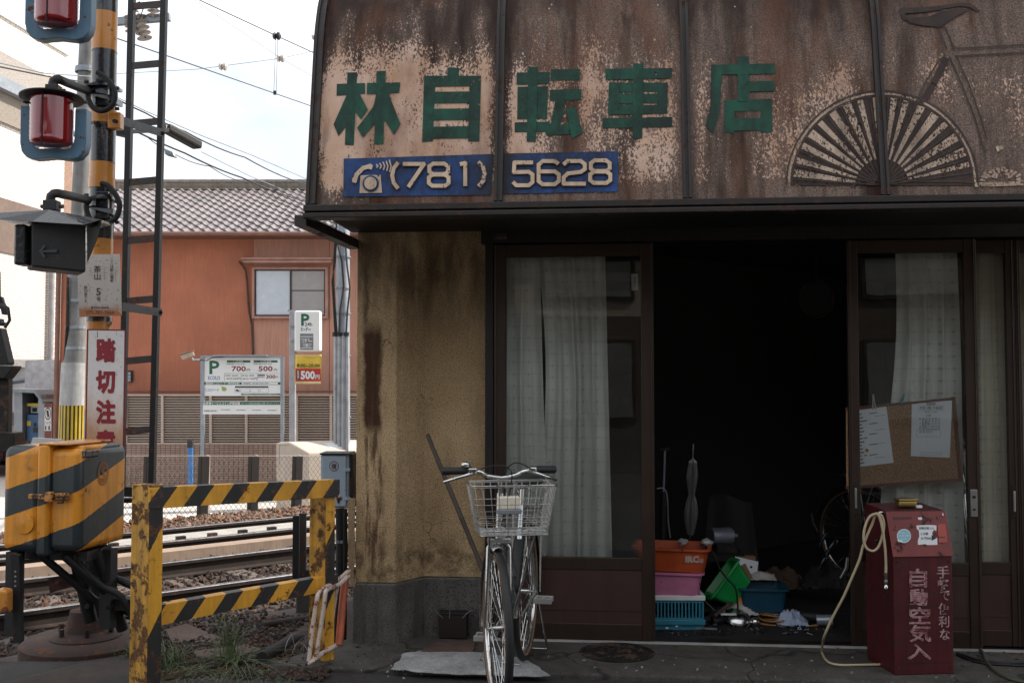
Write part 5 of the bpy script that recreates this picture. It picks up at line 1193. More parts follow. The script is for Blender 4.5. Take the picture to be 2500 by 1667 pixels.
def cx_at(y):
    for (a, b_) in zip(cl[:-1], cl[1:]):
        if a[1] <= y <= b_[1]: return a[0] + (b_[0]-a[0])*(y-a[1])/(b_[1]-a[1])
    return cl[-1][0]
mb = MB(); ys = [(-60,33,1),(33,127,0),(127,270,1),(270,305,0),(305,397,1),(397,460,0),(460,583,1),(583,1000,0),(1000,1560,1)]
for y0, y1, k in ys:
    mb.cm = k; n_ = max(1, int((y1-y0)/150))
    for q_ in range(n_):
        a_, b__ = y0+(y1-y0)*q_/n_, y0+(y1-y0)*(q_+1)/n_; mb.tube([P(cx_at(a_), a_, dG), P(cx_at(b__), b__, dG)], .0665, 28, cap=False)
mb.build('post', [M['sig_orange'], M['sig_black']], sg, smooth=40)
for y, r_, h_, mt in ((288,.073,.036,'sig_orange'),(128,.0685,.004,'sig_black'),(448,.070,.03,'sig_orange'),(660,.070,.012,'sig_black'),(780,.070,.012,'sig_black')):
    MB().lathe([(.06,-h_),(r_,-h_),(r_,h_),(.06,h_)], P(cx_at(y), y, dG), n=28).build('clamp_ring', M[mt], sg, smooth=40)
mb = MB(); 
for (x, y) in ((232,300),(278,296),(215,300)): mb = MB().cyl(P(x,y,dG-.09), P(x+7,y+1,dG-.10), .012, n=6); mb.build('bolt', M['dark_iron'], sg)
MB().obox(P(283,297,dG-.04), CRT, CFW, (0,0,1), .035, .03, .045).build('clamp_lug', M['sig_orange'], sg, bevel=.006)
Z1 = lambda x, y: (x/2.8, y/2.8)
def lamp_unit(dx, dy, name='lamp'):
    d0 = 5.0; Q = lambda x, y, d=d0: P(x/2.8+dx, y/2.8+dy, d)
    c0_ = Q(350, 1000); up = Vector((0,0,1)); s = d0/FPX/2.8       # metres per zoomed pixel
    # guard: a bent U of plate hanging round the lens
    def L(x, z, y=0): return c0_ + CRT*x*s + up*z*s + CFW*y
    out = [(-228,290),(-228,30),(-215,-30),(-180,-70),(-130,-84),(0,-72),(120,-86),(175,-72),(212,-30),(226,30),(226,265)]
    inn = [(-150,285),(-148,60),(-140,20),(-120,-2),(-90,-10),(0,-8),(90,-12),(118,-2),(138,25),(145,60),(148,262)]
    mb = MB(); n = len(out)
    y0, y1 = .02, .085
    vs = [L(x,z,y0) for x,z in out] + [L(x,z,y0) for x,z in inn] + [L(x,z,y1) for x,z in out] + [L(x,z,y1) for x,z in inn]; fs = []
    for i in range(n-1): fs += [(i,i+1,n+i+1,n+i), (2*n+i,3*n+i,3*n+i+1,2*n+i+1), (i,2*n+i,2*n+i+1,i+1), (n+i,n+i+1,3*n+i+1,3*n+i)]
    fs += [(0,n,3*n,2*n),(n-1,3*n-1,4*n-1,2*n-1)]
    mb.add(vs, fs); g_ = mb.build(name, M['blue_grey'], sg, smooth=35, bevel=.003)
    MB().obox(L(2,150,-.105), CRT, CFW, up, .0018, .004, 190*s).build('centre_rib', M['black'], g_)
    prof = [(0,-6*s),(60*s,-4*s),(110*s,2*s),(132*s,16*s),(138*s,34*s)]
    for k in range(0, 9): prof += [(136.5*s,(40+k*32)*s),(138*s,(56+k*32)*s)]
    prof += [(136*s,322*s)]
    ln = MB(); nn = 72; vs = []; fs = []
    for (r_, h_) in prof:
        for k in range(nn): rr = r_ * (1 + (.010 if k % 2 else 0) * (r_ > 130*s)); vs.append(c0_ + CRT*math.cos(2*math.pi*k/nn)*rr + CFW*math.sin(2*math.pi*k/nn)*rr + up*h_)
    for i in range(len(prof)-1):
        for k in range(nn): fs.append((i*nn+k, i*nn+(k+1)%nn, (i+1)*nn+(k+1)%nn, (i+1)*nn+k))
    ln.add(vs, fs).build('lens', M['lens'], g_, smooth=60)
    MB().lathe([(0,4*s),(80*s,4*s),(108*s,24*s),(108*s,318*s)], c0_, n=32).build('inner_lens', M['lens_in'], g_, smooth=40)
    MB().lathe([(0,322*s),(150*s,322*s),(206*s,330*s),(208*s,338*s),(150*s,352*s),(60*s,360*s),(0,360*s)], c0_, (-.03,.05,1), n=36).build('top_disc', M['black_metal'], g_, smooth=40)
    for x in (-158, 158): MB().cyl(L(x,300,.0), L(x,285,-.05), .006, n=6).build('guard_bolt', M['black_metal'], g_)
    MB().obox(Q(368,618), CRT, CFW, up, .032, .03, .024).build('clamp', M['black_metal'], g_, bevel=.005)
    for x in (308, 432): MB().cyl(Q(x-14,620,d0-.02), Q(x+14,622,d0-.02), .010, n=8).build('clamp_bolt', M['dark_iron'], g_)
    MB().tube([Q(365,610), Q(364,575), Q(370,555), Q(385,545), Q(405,545), Q(440,560,d0+.06), Q(520,592,d0+.18), Q(620,632,dG-.06)], [.024,.024,.0235,.023,.0225,.022,.022,.022], 14).build('arm', M['black_metal'], g_, smooth=60)
    return g_
lamp_unit(0, 0); lamp_unit(12, -293)
def bracket(y0):
    Q = lambda x, y, d=dG: P(x/2.8, (y+y0)/2.8, d)
    for (a, b_, c_, e) in (((570,578),(690,552),(772,565),(770,585)), ((585,640),(640,628),(775,655),(770,690))):
        mb = MB(); mb.prism([Q(*a,dG-.14), Q(*b_,dG-.10), Q(*c_,dG-.08), Q(*e,dG-.09)], CFW*.14); mb.build('bracket_plate', M['sig_black'], sg)
    MB().obox(Q(700,630,dG-.075), CRT, CFW, (0,0,1), .035, .012, .075).build('bracket_plate', M['sig_black'], sg, bevel=.003)
    for x, y in ((590,560),(590,700),(745,560),(745,715),(800,605),(800,745)): MB().cyl(Q(x-10,y,dG-.10), Q(x+14,y,dG-.10), .010, n=6).build('bolt', M['black_metal'], sg)
bracket(0); bracket(775)
tb = lambda pts, r_, nm, mt, par, d=dG-.13: MB().tube([P(x/2.8, y/2.8, d) for x, y in smooth_pts(pts)], r_, 10).build(nm, M[mt], par, smooth=60)
def smooth_pts(p, n=5):
    out = []
    for i in range(len(p)-1):
        p0, p1, p2, p3 = p[max(i-1,0)], p[i], p[i+1], p[min(i+2,len(p)-1)]
        for k in range(n):
            t = k/n; out.append(tuple(.5*(2*p1[c] + (p2[c]-p0[c])*t + (2*p0[c]-5*p1[c]+4*p2[c]-p3[c])*t*t + (3*p1[c]-p0[c]-3*p2[c]+p3[c])*t**3) for c in range(len(p1))))
    return out + [tuple(p[-1])]
tb([(665,495),(720,530),(770,590),(788,650),(770,715),(725,752),(675,757),(630,730),(605,680),(600,630)], .0145, 'flexible_cable', 'rubber', sg)
tb([(690,1255),(740,1270),(790,1330),(818,1400),(800,1480),(745,1522),(670,1530),(610,1490),(590,1410),(610,1370)], .0150, 'flexible_cable', 'rubber', sg)
# direction indicator with visor
di = MB(); bx = [P(77,541,4.86), P(210,549,4.86), P(210,665,4.86), P(77,651,4.86)]
mb = MB(); mb.prism(bx, CFW*.16 - CRT*.10); ind = mb.build('direction_indicator', M['black_metal'], sg, bevel=.01)
mb = MB(); mb.prism([P(-6,519,4.86), P(121,512,4.84), P(247,536,4.72), P(205,549,4.70), P(78,541,4.80), P(-6,536,4.82)], Vector((0,0,.004))+CFW*.16); mb.build('visor', M['sig_black'], ind, bevel=.003)
MB().prism([P(212,548,4.84), P(247,536,4.71), P(240,575,4.73), P(213,640,4.84)], CRT*.003).build('visor_cheek', M['black'], ind)
MB().obox(P(59,600,4.90), CRT, CFW, (0,0,1), .028, .05, .10).build('side_housing', M['sig_black'], ind, bevel=.012)
M['arrow_dim'] = mat('unlit_arrow', (.055,.06,.065), .5, 0, bump=0)
fpI = Pl(P(140,600,4.856), -CFW); mb = MB()
for pts in ([(100,612),(140,609),(140,617),(100,616)], [(96,613),(108,598),(112,602),(102,614)], [(96,613),(108,630),(112,626),(102,613)]): fpI.flat(mb, pts, .004)
mb.build('unlit_arrow', M['arrow_dim'], ind)
tb2 = MB(); Q = lambda x, y, d: P(x/2.8, y/2.8, d)
MB().obox(Q(355,1408,4.95), CRT, CFW, (0,0,1), .034, .03, .026).build('clamp', M['black_metal'], ind, bevel=.005)
MB().tube([Q(350,1420,4.95), Q(345,1370,4.95), Q(350,1340,4.95), Q(368,1325,4.95), Q(395,1322,4.97), Q(480,1340,5.1), Q(600,1368,5.42)], .0225, 14).build('arm', M['black_metal'], ind, smooth=60)
for x in (295, 420): MB().cyl(Q(x-14,1412,4.93), Q(x+14,1412,4.93), .010, n=8).build('clamp_bolt', M['dark_iron'], ind)
# foot
pz = PZ(205, 1572, .0); pz = CW((222-1250)/FPX*5.6, 5.6, 0)
M['rust_plinth'] = mat('rusted_plinth', (.06,.034,.026), .8, 0, var=.4, rust=.3)
MB().lathe([(.19,-.1),(.19,.02),(.17,.035),(.115,.05),(.09,.12),(.085,.16),(0,.16)], pz, n=28).build('foot', M['rust_plinth'], sg, smooth=40)
MB().lathe([(.34,-.1),(.34,-.01),(.31,.012),(0,.015)], pz, n=36).build('foot_plate', M['rust_plinth'], sg, smooth=40)
for a in range(0, 360, 60): c_ = pz + Vector((math.cos(R(a))*.145, math.sin(R(a))*.145, .03)); MB().cyl(c_, c_+Vector((0,0,.05)), .014, n=6).build('anchor_bolt', M['dark_iron'], sg)

# ------------------------------------------------------------------ the two boards on the post
K2 = lambda pts: [(x/2.8, 540 + y/2.8) for x, y in pts]
pn = Pl(P(245, 700, dG-.085), -CFW)
m, nt, b, oc = newmat('aged_white_board'); n_ = tnoise(nt, oc, 14, 5, .6); sx = nt.nodes.new('ShaderNodeSeparateXYZ'); nt.links.new(oc, sx.inputs[0])
edge_r = mth(nt, 'ADD', sx.outputs[2], mth(nt, 'MULTIPLY', mth(nt, 'SUBTRACT', n_, .5), .09))
c = mixc(nt, ramp(nt, tnoise(nt, oc, 6, 4), [(.3,0.),(.7,1.)]), (.46,.41,.37), (.58,.53,.48)); c = mixc(nt, ramp(nt, edge_r, [(.028,1.),(.055,0.)]), c, (.42,.17,.07))
c = mixc(nt, ramp(nt, tnoise(nt, oc, 60, 3, .6), [(.60,0.),(.66,.6)]), c, (.25,.16,.12)); setc(nt, b.inputs['Base Color'], c); b.inputs['Roughness'].default_value = .55; M['aged_board'] = m
nb = thing('name_board', 'white rust edged board naming the crossing, fixed to the signal post', 'sign', pn.h(245, 772), YAW)
mb = MB(); pn.ext(mb, [(188,622),(293,620.5),(298.5,770.5),(194.5,774)], 0, .003); mb.build('plate', M['aged_board'], nb, bevel=.001)
kn = lambda pts: K2(pts)
M['board_ink'] = mat('board_ink', (.05,.042,.04), .6, 0, bump=0)
pr(nb, pn, K2, M['board_ink'], [("茶山",644,305,694,402,.012,True),("5",661,458,692,508,.01),("号",662,518,692,550,.008),("ここは叡山電車",754,255,779,418,.004,True),("踏切道です",576,442,600,558,.004,True),
    ("異常時の連絡先",625,582,748,599,.006),("ちゃやま",711,325,720,378,0,True),("ごう",722,515,732,548,0,True),("えいざんでんしゃ",790,328,799,412,0,True),("ふみきりどう",613,442,620,508,0,True),("いじょうじ",632,572,668,579),("れんらくさき",698,570,742,577)], .0045)
pr(nb, pn, K2, mat('brown_ink', (.17,.10,.07), .6, 0, bump=0), [("075-781-7664",592,611,783,637,.006)], .0045)
pw_ = Pl(P(258, 950, dG-.10), (-CFW - CRT*.06))
ws = thing('warning_board', 'tall white board with red border reading caution railway crossing in red characters', 'sign', pw_.h(258, 1120), YAW)
m, nt, b, oc = newmat('rusty_white_enamel'); sx = nt.nodes.new('ShaderNodeSeparateXYZ'); nt.links.new(oc, sx.inputs[0]); n_ = tnoise(nt, oc, 7, 6, .65, sc=(1,1,.35))
hgt = mth(nt, 'ADD', sx.outputs[2], mth(nt, 'MULTIPLY', mth(nt, 'SUBTRACT', n_, .5), .75)); c = mixc(nt, ramp(nt, hgt, [(.06,.95),(.40,0.)]), (.74,.72,.71), (.50,.27,.14))
c = mixc(nt, ramp(nt, tnoise(nt, oc, 40, 4, .7), [(.58,0.),(.7,.5)]), c, (.42,.25,.15)); setc(nt, b.inputs['Base Color'], c); b.inputs['Roughness'].default_value = .35; b.inputs['Coat Weight'].default_value = .3; M['rusty_enamel'] = m
mb = MB(); pw_.ext(mb, [(213,803),(309.5,804.5),(304,1125),(207,1124)], 0, .003); mb.build('border', M['maroon_ink'], ws, bevel=.001)
mb = MB(); pw_.ext(mb, [(217.5,806.5),(305,808),(300,1120),(211.5,1119)], .003, .005); mb.build('panel', M['rusty_enamel'], ws)
pr(ws, pw_, K2, mat('warning_red', (.30,.02,.035), .45, 0, bump=0, var=.25), [("踏",660,800,797,965,.048),("切",660,1018,792,1178,.048),("注",660,1218,796,1385,.048),("意",662,1424,792,1580,.048)], .0065)
pr(ws, pw_, K2, M['ink'], [(669,755,672,795),(800,752,801.5,780)], .0065, 'scratch')

# ------------------------------------------------------------------ steel ladder
dL = 6.25
ld = thing('steel_ladder', 'black steel ladder with flat rungs standing behind the crossing signal', 'ladder', P(350,1200,dL), YAW)
lx = lambda y: 322.5 + (296-322.5)*(y/1190); rx_ = lambda y: 401 + (371-401)*(y/1190)
for f in (lx, rx_):
    MB().bar(P(f(-60),-60,dL), P(f(1192),1192,dL), .034, .05, CFW).build('side_rail', M['black_metal'], ld, bevel=.002)
rp_ = None
for y in (-133, 14, 159, 300, 443, 585, 733, 879, 1051):
    MB().obox((P(lx(y),y+3,dL-.018)+P(rx_(y),y-4,dL-.018))/2, P(rx_(y),y-4,dL)-P(lx(y),y+3,dL), CFW, (0,0,1), .095, .004, .022).build('rung', M['rung'], ld, bevel=.001)
for (x0,y0,x1,y1) in ((300,296,399,326),(297,748,394,763)):
    MB().bar(P(x0,y0,dG+.05), P(x1,y1,dL-.04), .008, .048).build('stay_bar', M['black_metal'], ld)
    MB().cyl(P(x1-2,y1,dL-.075), P(x1-2,y1,dL-.01), .014, n=6).build('stay_bolt', M['dark_iron'], ld)
# steel base beams under the ladder
bb_ = thing('base_beams', 'pair of black steel beams carrying the ladder between relay box and barrier', 'beam', P(310,1215,dL), YAW)
MB().bar(P(180,1199,dL), P(352,1199,dL+.05), .06, .062).build('beam', M['black_metal'], bb_, bevel=.003); MB().bar(P(180,1222,dL+.1), P(352,1220,dL+.15), .06, .03).build('beam', M['black_metal'], bb_, bevel=.003)
for x in (215, 340): MB().bar(P(x,1225,dL+.05), P(x,1460,dL+.05), .06, .06, CFW).build('beam_leg', M['black_metal'], bb_)
# street lamp seen through the ladder
sl = thing('street_lamp', 'slim dark street lamp with four pale panels seen past the ladder', 'lamp', P(300,330,7.2))
MB().bar(P(200,300,7.0), P(318,326,7.1), .07, .065).build('arm', M['black_metal'], sl)
a_, b__ = P(404,312,8.2), P(484,356,8.6); MB().bar(a_, b__, .10, .075).build('housing', M['black_metal'], sl, bevel=.02)
MB().bar(P(316,322,7.2), P(410,318,8.2), .03, .03).build('arm_tube', M['black_metal'], sl)
for k in range(4):
    t = .10 + .25*k; c_ = a_*(1-t-.06) + b__*(t+.06) - CFW*.055 + Vector((0,0,.004)); MB().obox(c_, b__-a_, CFW, (0,0,1), .030, .004, .022).build('lens_panel', mat('lamp_panel', (.5,.5,.47), .4, 0), sl, bevel=.004)
s2 = MB().prism([P(400,362,8.6),P(421,370,8.6),P(427,383,8.6),P(402,377,8.6)], CFW*.08).build('junction_box', M['galv'], loc=P(412,372,8.6), bevel=.01); tag(s2, 'small pale junction box hanging under the street lamp cable', 'box')

# ------------------------------------------------------------------ yellow and black relay box
C3 = lambda pts: [(x*.39336, 1050 + y*.39336) for x, y in pts]
bxc = PP(193, 1345, CW(0,4.9,0), -CFW)             # lower corner edge nearest the camera
xa = CW(-.98, .2) ; ya = CW(.2, .98)
rb_yaw = math.atan2(ya.x, ya.y)
rbx = thing('relay_box', 'bulging steel relay box painted with orange and black diagonal stripes on a black stand', 'box', CW(-2.10, 4.86, bxc.z), YAW - R(11.5))
# local axes: +x = right of side face, +y = away; side face lies towards -x, front face towards +y
def rstripe(nt, xs):  return lin(nt, xs, -.33/.291, -.35/.291, 1/.291, -.02)
M['box_stripe'] = stripes('box_stripes', (.84,.33,.025), (.03,.042,.046), rstripe, worn=.05, rough=.38)
H = .50
def rbox(x0, x1, y0, y1, z0, z1): return MB().box(x0, x1, y0, y1, z0, z1)
lidp = rbox(-.175, 0, .0, .40, .0, H).build('lid', M['box_stripe'], rbx, bevel=.035, segs=4, local=True, smooth=40)
rbox(-.425, -.20, -.012, .37, -.012, H+.012).build('body', M['box_stripe'], rbx, bevel=.045, segs=4, local=True, smooth=40)
rbox(-.222, -.158, -.022, .375, -.022, H+.022).build('flange', M['box_stripe'], rbx, bevel=.016, segs=3, local=True, smooth=40)
rbox(-.16, -.01, .05, .36, H-.02, H+.012).build('rain_cover', M['box_stripe'], rbx, bevel=.02, segs=3, local=True, smooth=40)
rbox(-.215, -.05, -.02, .33, H+.016, H+.028).build('cover_lip', M['sig_orange'], rbx, bevel=.006, local=True)
rbox(-.006, .018, .02, .13, H-.045, H-.008).build('hinge', M['sig_black'], rbx, bevel=.006, local=True)
M['hasp'] = mat('hasp_orange', (.55,.24,.06), .5, 0, rust=.5, rs=30, rustc=(.10,.05,.03))
hz = .27
rbox(-.25, -.12, -.044, -.028, hz-.014, hz+.012).build('hasp', M['hasp'], rbx, bevel=.005, local=True)
rbox(-.155, -.12, -.052, -.02, hz-.024, hz+.024).build('hasp_block', M['hasp'], rbx, bevel=.005, local=True)
rbox(-.12, -.045, -.03, .0, hz-.016, hz+.018).build('hasp_block', M['hasp'], rbx, bevel=.006, local=True)
MB().tube([(-.10,-.034,hz),(-.08,-.042,hz+.004),(-.062,-.034,hz),(-.066,-.034,hz-.028),(-.094,-.034,hz-.028)], .005, 8).build('padlock_loop', M['dark_iron'], rbx, local=True, smooth=60)
mb = MB().lathe([(0,0),(.052,0),(.05,.010),(0,.014)], (-.285,-.012,.135), (0,-1,0), 20); mb.build('side_boss', M['box_stripe'], rbx, local=True, smooth=40)
# emblem: ring with S and I
em = MB(); cy_, cz_ = .185, H-.135
for (r0, r1) in ((.046,.052),(.037,.041)):
    for k in range(24):
        a0, a1 = 2*math.pi*k/24, 2*math.pi*(k+1)/24; em.add([(.0035, cy_+r*math.cos(a)*.85, cz_+r*math.sin(a)*1.15) for r, a in ((r0,a0),(r1,a0),(r1,a1),(r0,a1))], [(0,1,2,3)])
sp = [(.016,.022),(.004,.030),(-.012,.026),(-.016,.014),(-.004,.003),(.010,-.006),(.016,-.018),(.006,-.030),(-.010,-.028),(-.017,-.020)]
for q_ in stroke(sp, .006): em.add([(.0037, cy_+a, cz_+b_*1.1) for a, b_ in q_], [(0,1,2,3)])
for q_ in stroke([(-.003,-.036),(.003,.036)], .005): em.add([(.0039, cy_+a, cz_+b_) for a, b_ in q_], [(0,1,2,3)])
tag(em.build('emblem', mat('emblem_brown', (.36,.12,.02), .5, 0, bump=0), rbx, local=True), kind='stuff')
# stand
rs_ = lambda *p, nm='stand_leg', r_=.02: MB().tube([Vector(q_) for q_ in p], r_, 10).build(nm, M['black_metal'], rbx, local=True, smooth=50)
zb_ = -bxc.z
rbox(-.40, -.34, .0, .06, -.42, -.01).build('stand_leg', M['black_metal'], rbx, local=True)
rbox(-.39, -.02, .10, .30, -.06, -.012).build('stand_frame', M['black_metal'], rbx, local=True)
rs_((-.27,.08,-.03),(-.06,.30,-.33)); rs_((-.12,.06,-.03),(.06,.34,-.36)); rs_((-.15,.18,-.02),(-.13,.30,-.40), r_=.034); rs_((-.04,.2,-.02),(.02,.35,-.45), r_=.03)
rbox(-.03, .03, .22, .28, -.42, -.02).build('stand_leg', M['black_metal'], rbx, local=True); rbox(-.08, .16, .26, .34, -.335, -.275).build('stand_foot', M['dark_iron'], rbx, local=True, bevel=.004)
for (x, y) in ((-.1,.25),(.18,.25),(.02,.25)): MB().cyl((x,y,-.31),(x,y-.03,-.31), .014, n=6).build('stand_bolt', M['dark_iron'], rbx, local=True)
MB().tube(smooth_pts([(-.16,.2,-.05),(-.15,.25,-.15),(-.10,.3,-.20),(.02,.3,-.185),(.14,.3,-.24),(.20,.3,-.34),(.215,.3,-.43)]), .019, 10).build('cable_hose', M['rubber'], rbx, local=True, smooth=60)
MB().tube(smooth_pts([(-.10,.1,-.03),(-.06,.15,-.12),(.0,.2,-.2),(.08,.24,-.26),(.12,.3,-.40)]), .017, 10).build('cable_hose', M['rubber'], rbx, local=True, smooth=60)
# orange guard block at the left edge and the mast of the crossing gate
gm = thing('gate_machine', 'black crossing gate mechanism cut off by the left edge, above the relay box', 'machine', P(10,1500,5.0), YAW)
pgm = Pl(P(10,1000,5.3), -CFW)
def gp_(pts, t, nm, mt='black_metal'):
    mb = MB(); pgm.ext(mb, K2(pts), 0, t); mb.build(nm, M[mt], gm, bevel=.004)
gp_([(-120,345),(8,345),(10,520),(-120,520)], .06, 'mast'); gp_([(-40,500),(28,520),(40,560),(70,608),(66,645),(30,640),(22,600),(-40,600)], .03, 'lever')
gp_([(-60,680),(30,668),(34,690),(64,700),(40,718),(-60,716)], .05, 'bracket'); gp_([(-60,725),(48,735),(102,965),(96,985),(20,985),(-20,800)], .07, 'damper')
gp_([(-60,985),(152,990),(146,1010),(95,1075),(-60,1078)], .10, 'platform'); gp_([(-60,1076),(90,1074),(86,1440),(-60,1440)], .05, 'casing', 'dark_iron')
gp_([(-60,1430),(172,1438),(174,1568),(-60,1568)], .12, 'base_plate', 'dark_iron')
gp_([(-150,1566),(-12,1566),(-12,2790),(-150,2790)], .10, 'pedestal', 'dark_iron')
MB().tube([P(2,744,5.22), P(20,752,5.2), P(24,782,5.2), P(12,800,5.2)], .008, 8).build('cable', M['rubber'], gm, smooth=60)
og = thing('guard_block', 'small orange block on a perforated black strut at the left edge below the relay box', 'post', P(18,1600,4.75), YAW)
pg2 = Pl(P(18,1460,4.75), -CFW); mb = MB(); pg2.ext(mb, C3([(-10,985),(30,968),(88,975),(86,1120),(20,1128),(-10,1120)]), 0, .07); mb.build('block', M['sig_orange'], og, bevel=.014, segs=3)
mb = MB(); pg2.ext(mb, C3([(52,770),(106,780),(120,1320),(70,1330)]), -.05, -.02); mb.build('strut', M['black_metal'], og)
mb = MB(); pg2.ext(mb, C3([(100,1000),(330,960),(320,1040),(110,1100)]), -.35, -.33); mb.build('side_plate', mat('orange_flaked', (.45,.17,.04), .6, 0, rust=1.3, rs=6, rustc=(.09,.035,.025)), og)
for k in range(14): a_ = C3([(84, 880+k*30)])[0]; MB().cyl(pg2.h(*a_, -.019), pg2.h(*a_, -.017), .005, n=8).build('hole', M['galv'] if k < 4 else M['black'], og)
wpn = MB(); wpn.prism([P(80,1068,6.0), P(150,1072,6.0), P(150,1100,6.0), P(70,1100,6.0)], CFW*.02); tag(wpn.build('pale_board', M['sign_white'], loc=P(110,1100,6.0)), 'pale tilted board showing above the back of the relay box', 'board')

# ------------------------------------------------------------------ striped barrier
pL0, pR0 = P(369,1191,4.6), P(829,1171,5.15)
bd = pR0 - pL0; byaw = math.atan2(bd.y, bd.x)
br_ = thing('striped_barrier', 'flaking yellow and black striped steel barrier frame in front of the tracks', 'barrier', (pL0.x, pL0.y, 0), byaw)
M['bar_stripe'] = stripes('barrier_stripes', (.86,.41,.035), (.028,.028,.028), lambda nt, xs: lin(nt, xs, 1/.178, .0, -.72/.178, .55), worn=.24, rs=15)
M['bar_plain'] = stripes('barrier_post_paint', (.80,.40,.04), (.60,.27,.03), lambda nt, xs: lin(nt, xs, .3, .3, .3), worn=.55, rs=14)
M['bar_plain'] = mat('barrier_flank_paint', (.74,.38,.045), .5, 0, var=.45, vs=7, rust=.42, rs=13, rustc=(.16,.07,.02), streak=.85, streakc=(.20,.09,.02), bump=.4, bs=60)
M['bar_post'] = stripes('barrier_post_stripes', (.84,.41,.035), (.03,.028,.026), lambda nt, xs: lin(nt, xs, 1/.36, .0, -.50/.36, .35), worn=.30, rs=14)
iv = mw(br_).inverted()
def beam(x0, y0t, y0b, x1, y1t, y1b, x0b=None):
    a, b_ = iv @ P(x0, y0t, 4.6), iv @ P(x1, y1t, 5.15); h0 = (P(x0,y0t,4.6)-P(x0,y0b,4.6)).z; h1 = (P(x1,y1t,5.15)-P(x1,y1b,5.15)).z
    mb = MB(); mb.prism([a, b_, b_-Vector((0,0,h1)), a-Vector((0,0,h0))], (0,.008,0)); mb.prism([a+Vector((0,.0085,0)), b_+Vector((0,.0085,0)), b_+Vector((0,.06,0)), a+Vector((0,.06,0))], (0,0,-.008)); return mb.build('beam', M['bar_stripe'], br_, local=True, bevel=.0015)
beam(364,1190,1242,830,1170,1212); lowb = beam(360,1482,1532,826,1401,1436)
spl = MB(); r2 = random.Random(5)
for k in range(110):
    cxs = r2.choice((548,632,708)); x = r2.gauss(cxs,9); y = 1482-(x-360)*.174+ (1 if cxs != 632 else .7)*r2.uniform(12,40); dd_ = 4.6+(x-369)/460*.55-.004; c_ = P(x,y,dd_); s_ = r2.uniform(.0015,.005); spl.obox(c_, bd.normalized(), (0,0,1), Vector((0,0,1)).cross(bd), s_, s_*r2.uniform(1,2.5), .0006)
tag(spl.build('paint_splash', mat('red_splash', (.55,.04,.015), .5, 0, bump=0), br_), kind='stuff')
sd_ = (iv.to_3x3() @ (CRT*-.86 + CFW*.5)).normalized()
def bpost(x, y, d, w1, w2):
    a = iv @ P(x, y, d); L_ = a.z + .12; f = Vector((1,0,0))
    mb = MB(); mb.prism([a+Vector((0,.009,0)), a+Vector((w1,.009,0)), a+Vector((w1,.009,-L_)), a+Vector((0,.009,-L_))], (0,.008,0)); mb.build('post', M['bar_post'], br_, local=True, bevel=.0015)
    mb = MB(); a2 = a+Vector((-.001,.009,0)); mb.prism([a2, a2+sd_*w2*.35, a2+sd_*w2*.35-Vector((0,0,L_)), a2-Vector((0,0,L_))], (0,.007,0))
    s3 = a2+sd_*w2*.35; s4 = s3+sd_*w2*.3+Vector((.0,.02,0)); s5 = s4+sd_*w2*.35-Vector((0,.014,0))
    mb.prism([s3, s4, s4-Vector((0,0,L_)), s3-Vector((0,0,L_))], (0,.007,0)); mb.prism([s4, s5, s5-Vector((0,0,L_)), s4-Vector((0,0,L_))], (0,.007,0))
    mb.build('post_flank', M['bar_plain'], br_, local=True)
    mb = MB(); mb.prism([a+Vector((0,.009,.001)), a+Vector((w1,.009,.001)), a+Vector((w1,.07,.001)), s5+Vector((0,.02,.001)), s5+Vector((0,0,.001))], (0,0,.006)); mb.build('post_cap', M['bar_plain'], br_, local=True)
bpost(367.5, 1188, 4.6, .062, .115); bpost(798, 1184, 5.12, .052, .10)

# ------------------------------------------------------------------ things between barrier and shop corner
rc = thing('signal_cabinet', 'pale blue signal cabinet with a round rusty emblem fixed beside the shop corner', 'cabinet', P(820,1240,5.75), YAW)
pcb = Pl(P(815,1180,5.62), -CFW); D1 = lambda pts: D(pts)
M['pale_blue'] = mat('pale_blue_paint', (.33,.42,.50), .45, 0, var=.18, vs=5, rust=.08, rs=12, streak=.2, streakc=(.3,.2,.15), bump=.1)
mb = MB(); pcb.rect(mb, 783, 1108, 853, 1240, -.16, -.0); mb.build('body', M['pale_blue'], rc, bevel=.008)
mb = MB(); pcb.rect(mb, 787, 1112, 846, 1236, .0, .012); dd = mb.build('door', M['pale_blue'], rc, bevel=.01, segs=3)
mb = MB(); pcb.rect(mb, 782, 1105.5, 856, 1109, -.17, .02); mb.build('rain_lip', M['black_metal'], rc)
for y in (1142, 1212): mb = MB(); pcb.rect(mb, 843, y, 856, y+8, .0, .02); mb.build('hinge', M['pale_blue'], rc, bevel=.003)
mb = MB(); pcb.rect(mb, 850, 1146, 852, 1214, .012, .02); mb.build('hinge_rod', M['galv'], rc)
mb = MB(); pcb.rect(mb, 854, 1108, 862, 1240, -.15, .0); mb.build('mounting_plate', M['dark_iron'], rc)
ecx, ecy = 816.5, 1137
em = MB()
for (r0, r1) in ((10,11.5),):
    for k in range(24): a0, a1 = 2*math.pi*k/24, 2*math.pi*(k+1)/24; pcb.flat(em, [(ecx+r*math.cos(a), ecy+r*1.08*math.sin(a)) for r, a in ((r0,a0),(r1,a0),(r1,a1),(r0,a1))], .0135)
print_px(em, lambda x, y: pcb.h(x, y, .0137), "信", ecx-6, ecy-7, ecx+6, ecy+7, bold=.02)
tag(em.build('emblem', mat('rust_emblem', (.15,.05,.03), .8, 0, bump=0), rc), kind='stuff')
mb = MB(); pcb.rect(mb, 825, 1216, 830, 1226, .012, .018); mb.build('latch', M['dark_iron'], rc)
MB().tube([P(830,1242,5.62), P(832,1330,5.62), P(830,1420,5.62), P(826,1500,5.62), P(822,1600,5.62)], .026, 12).build('corrugated_conduit', M['rubber'], rc, smooth=40)
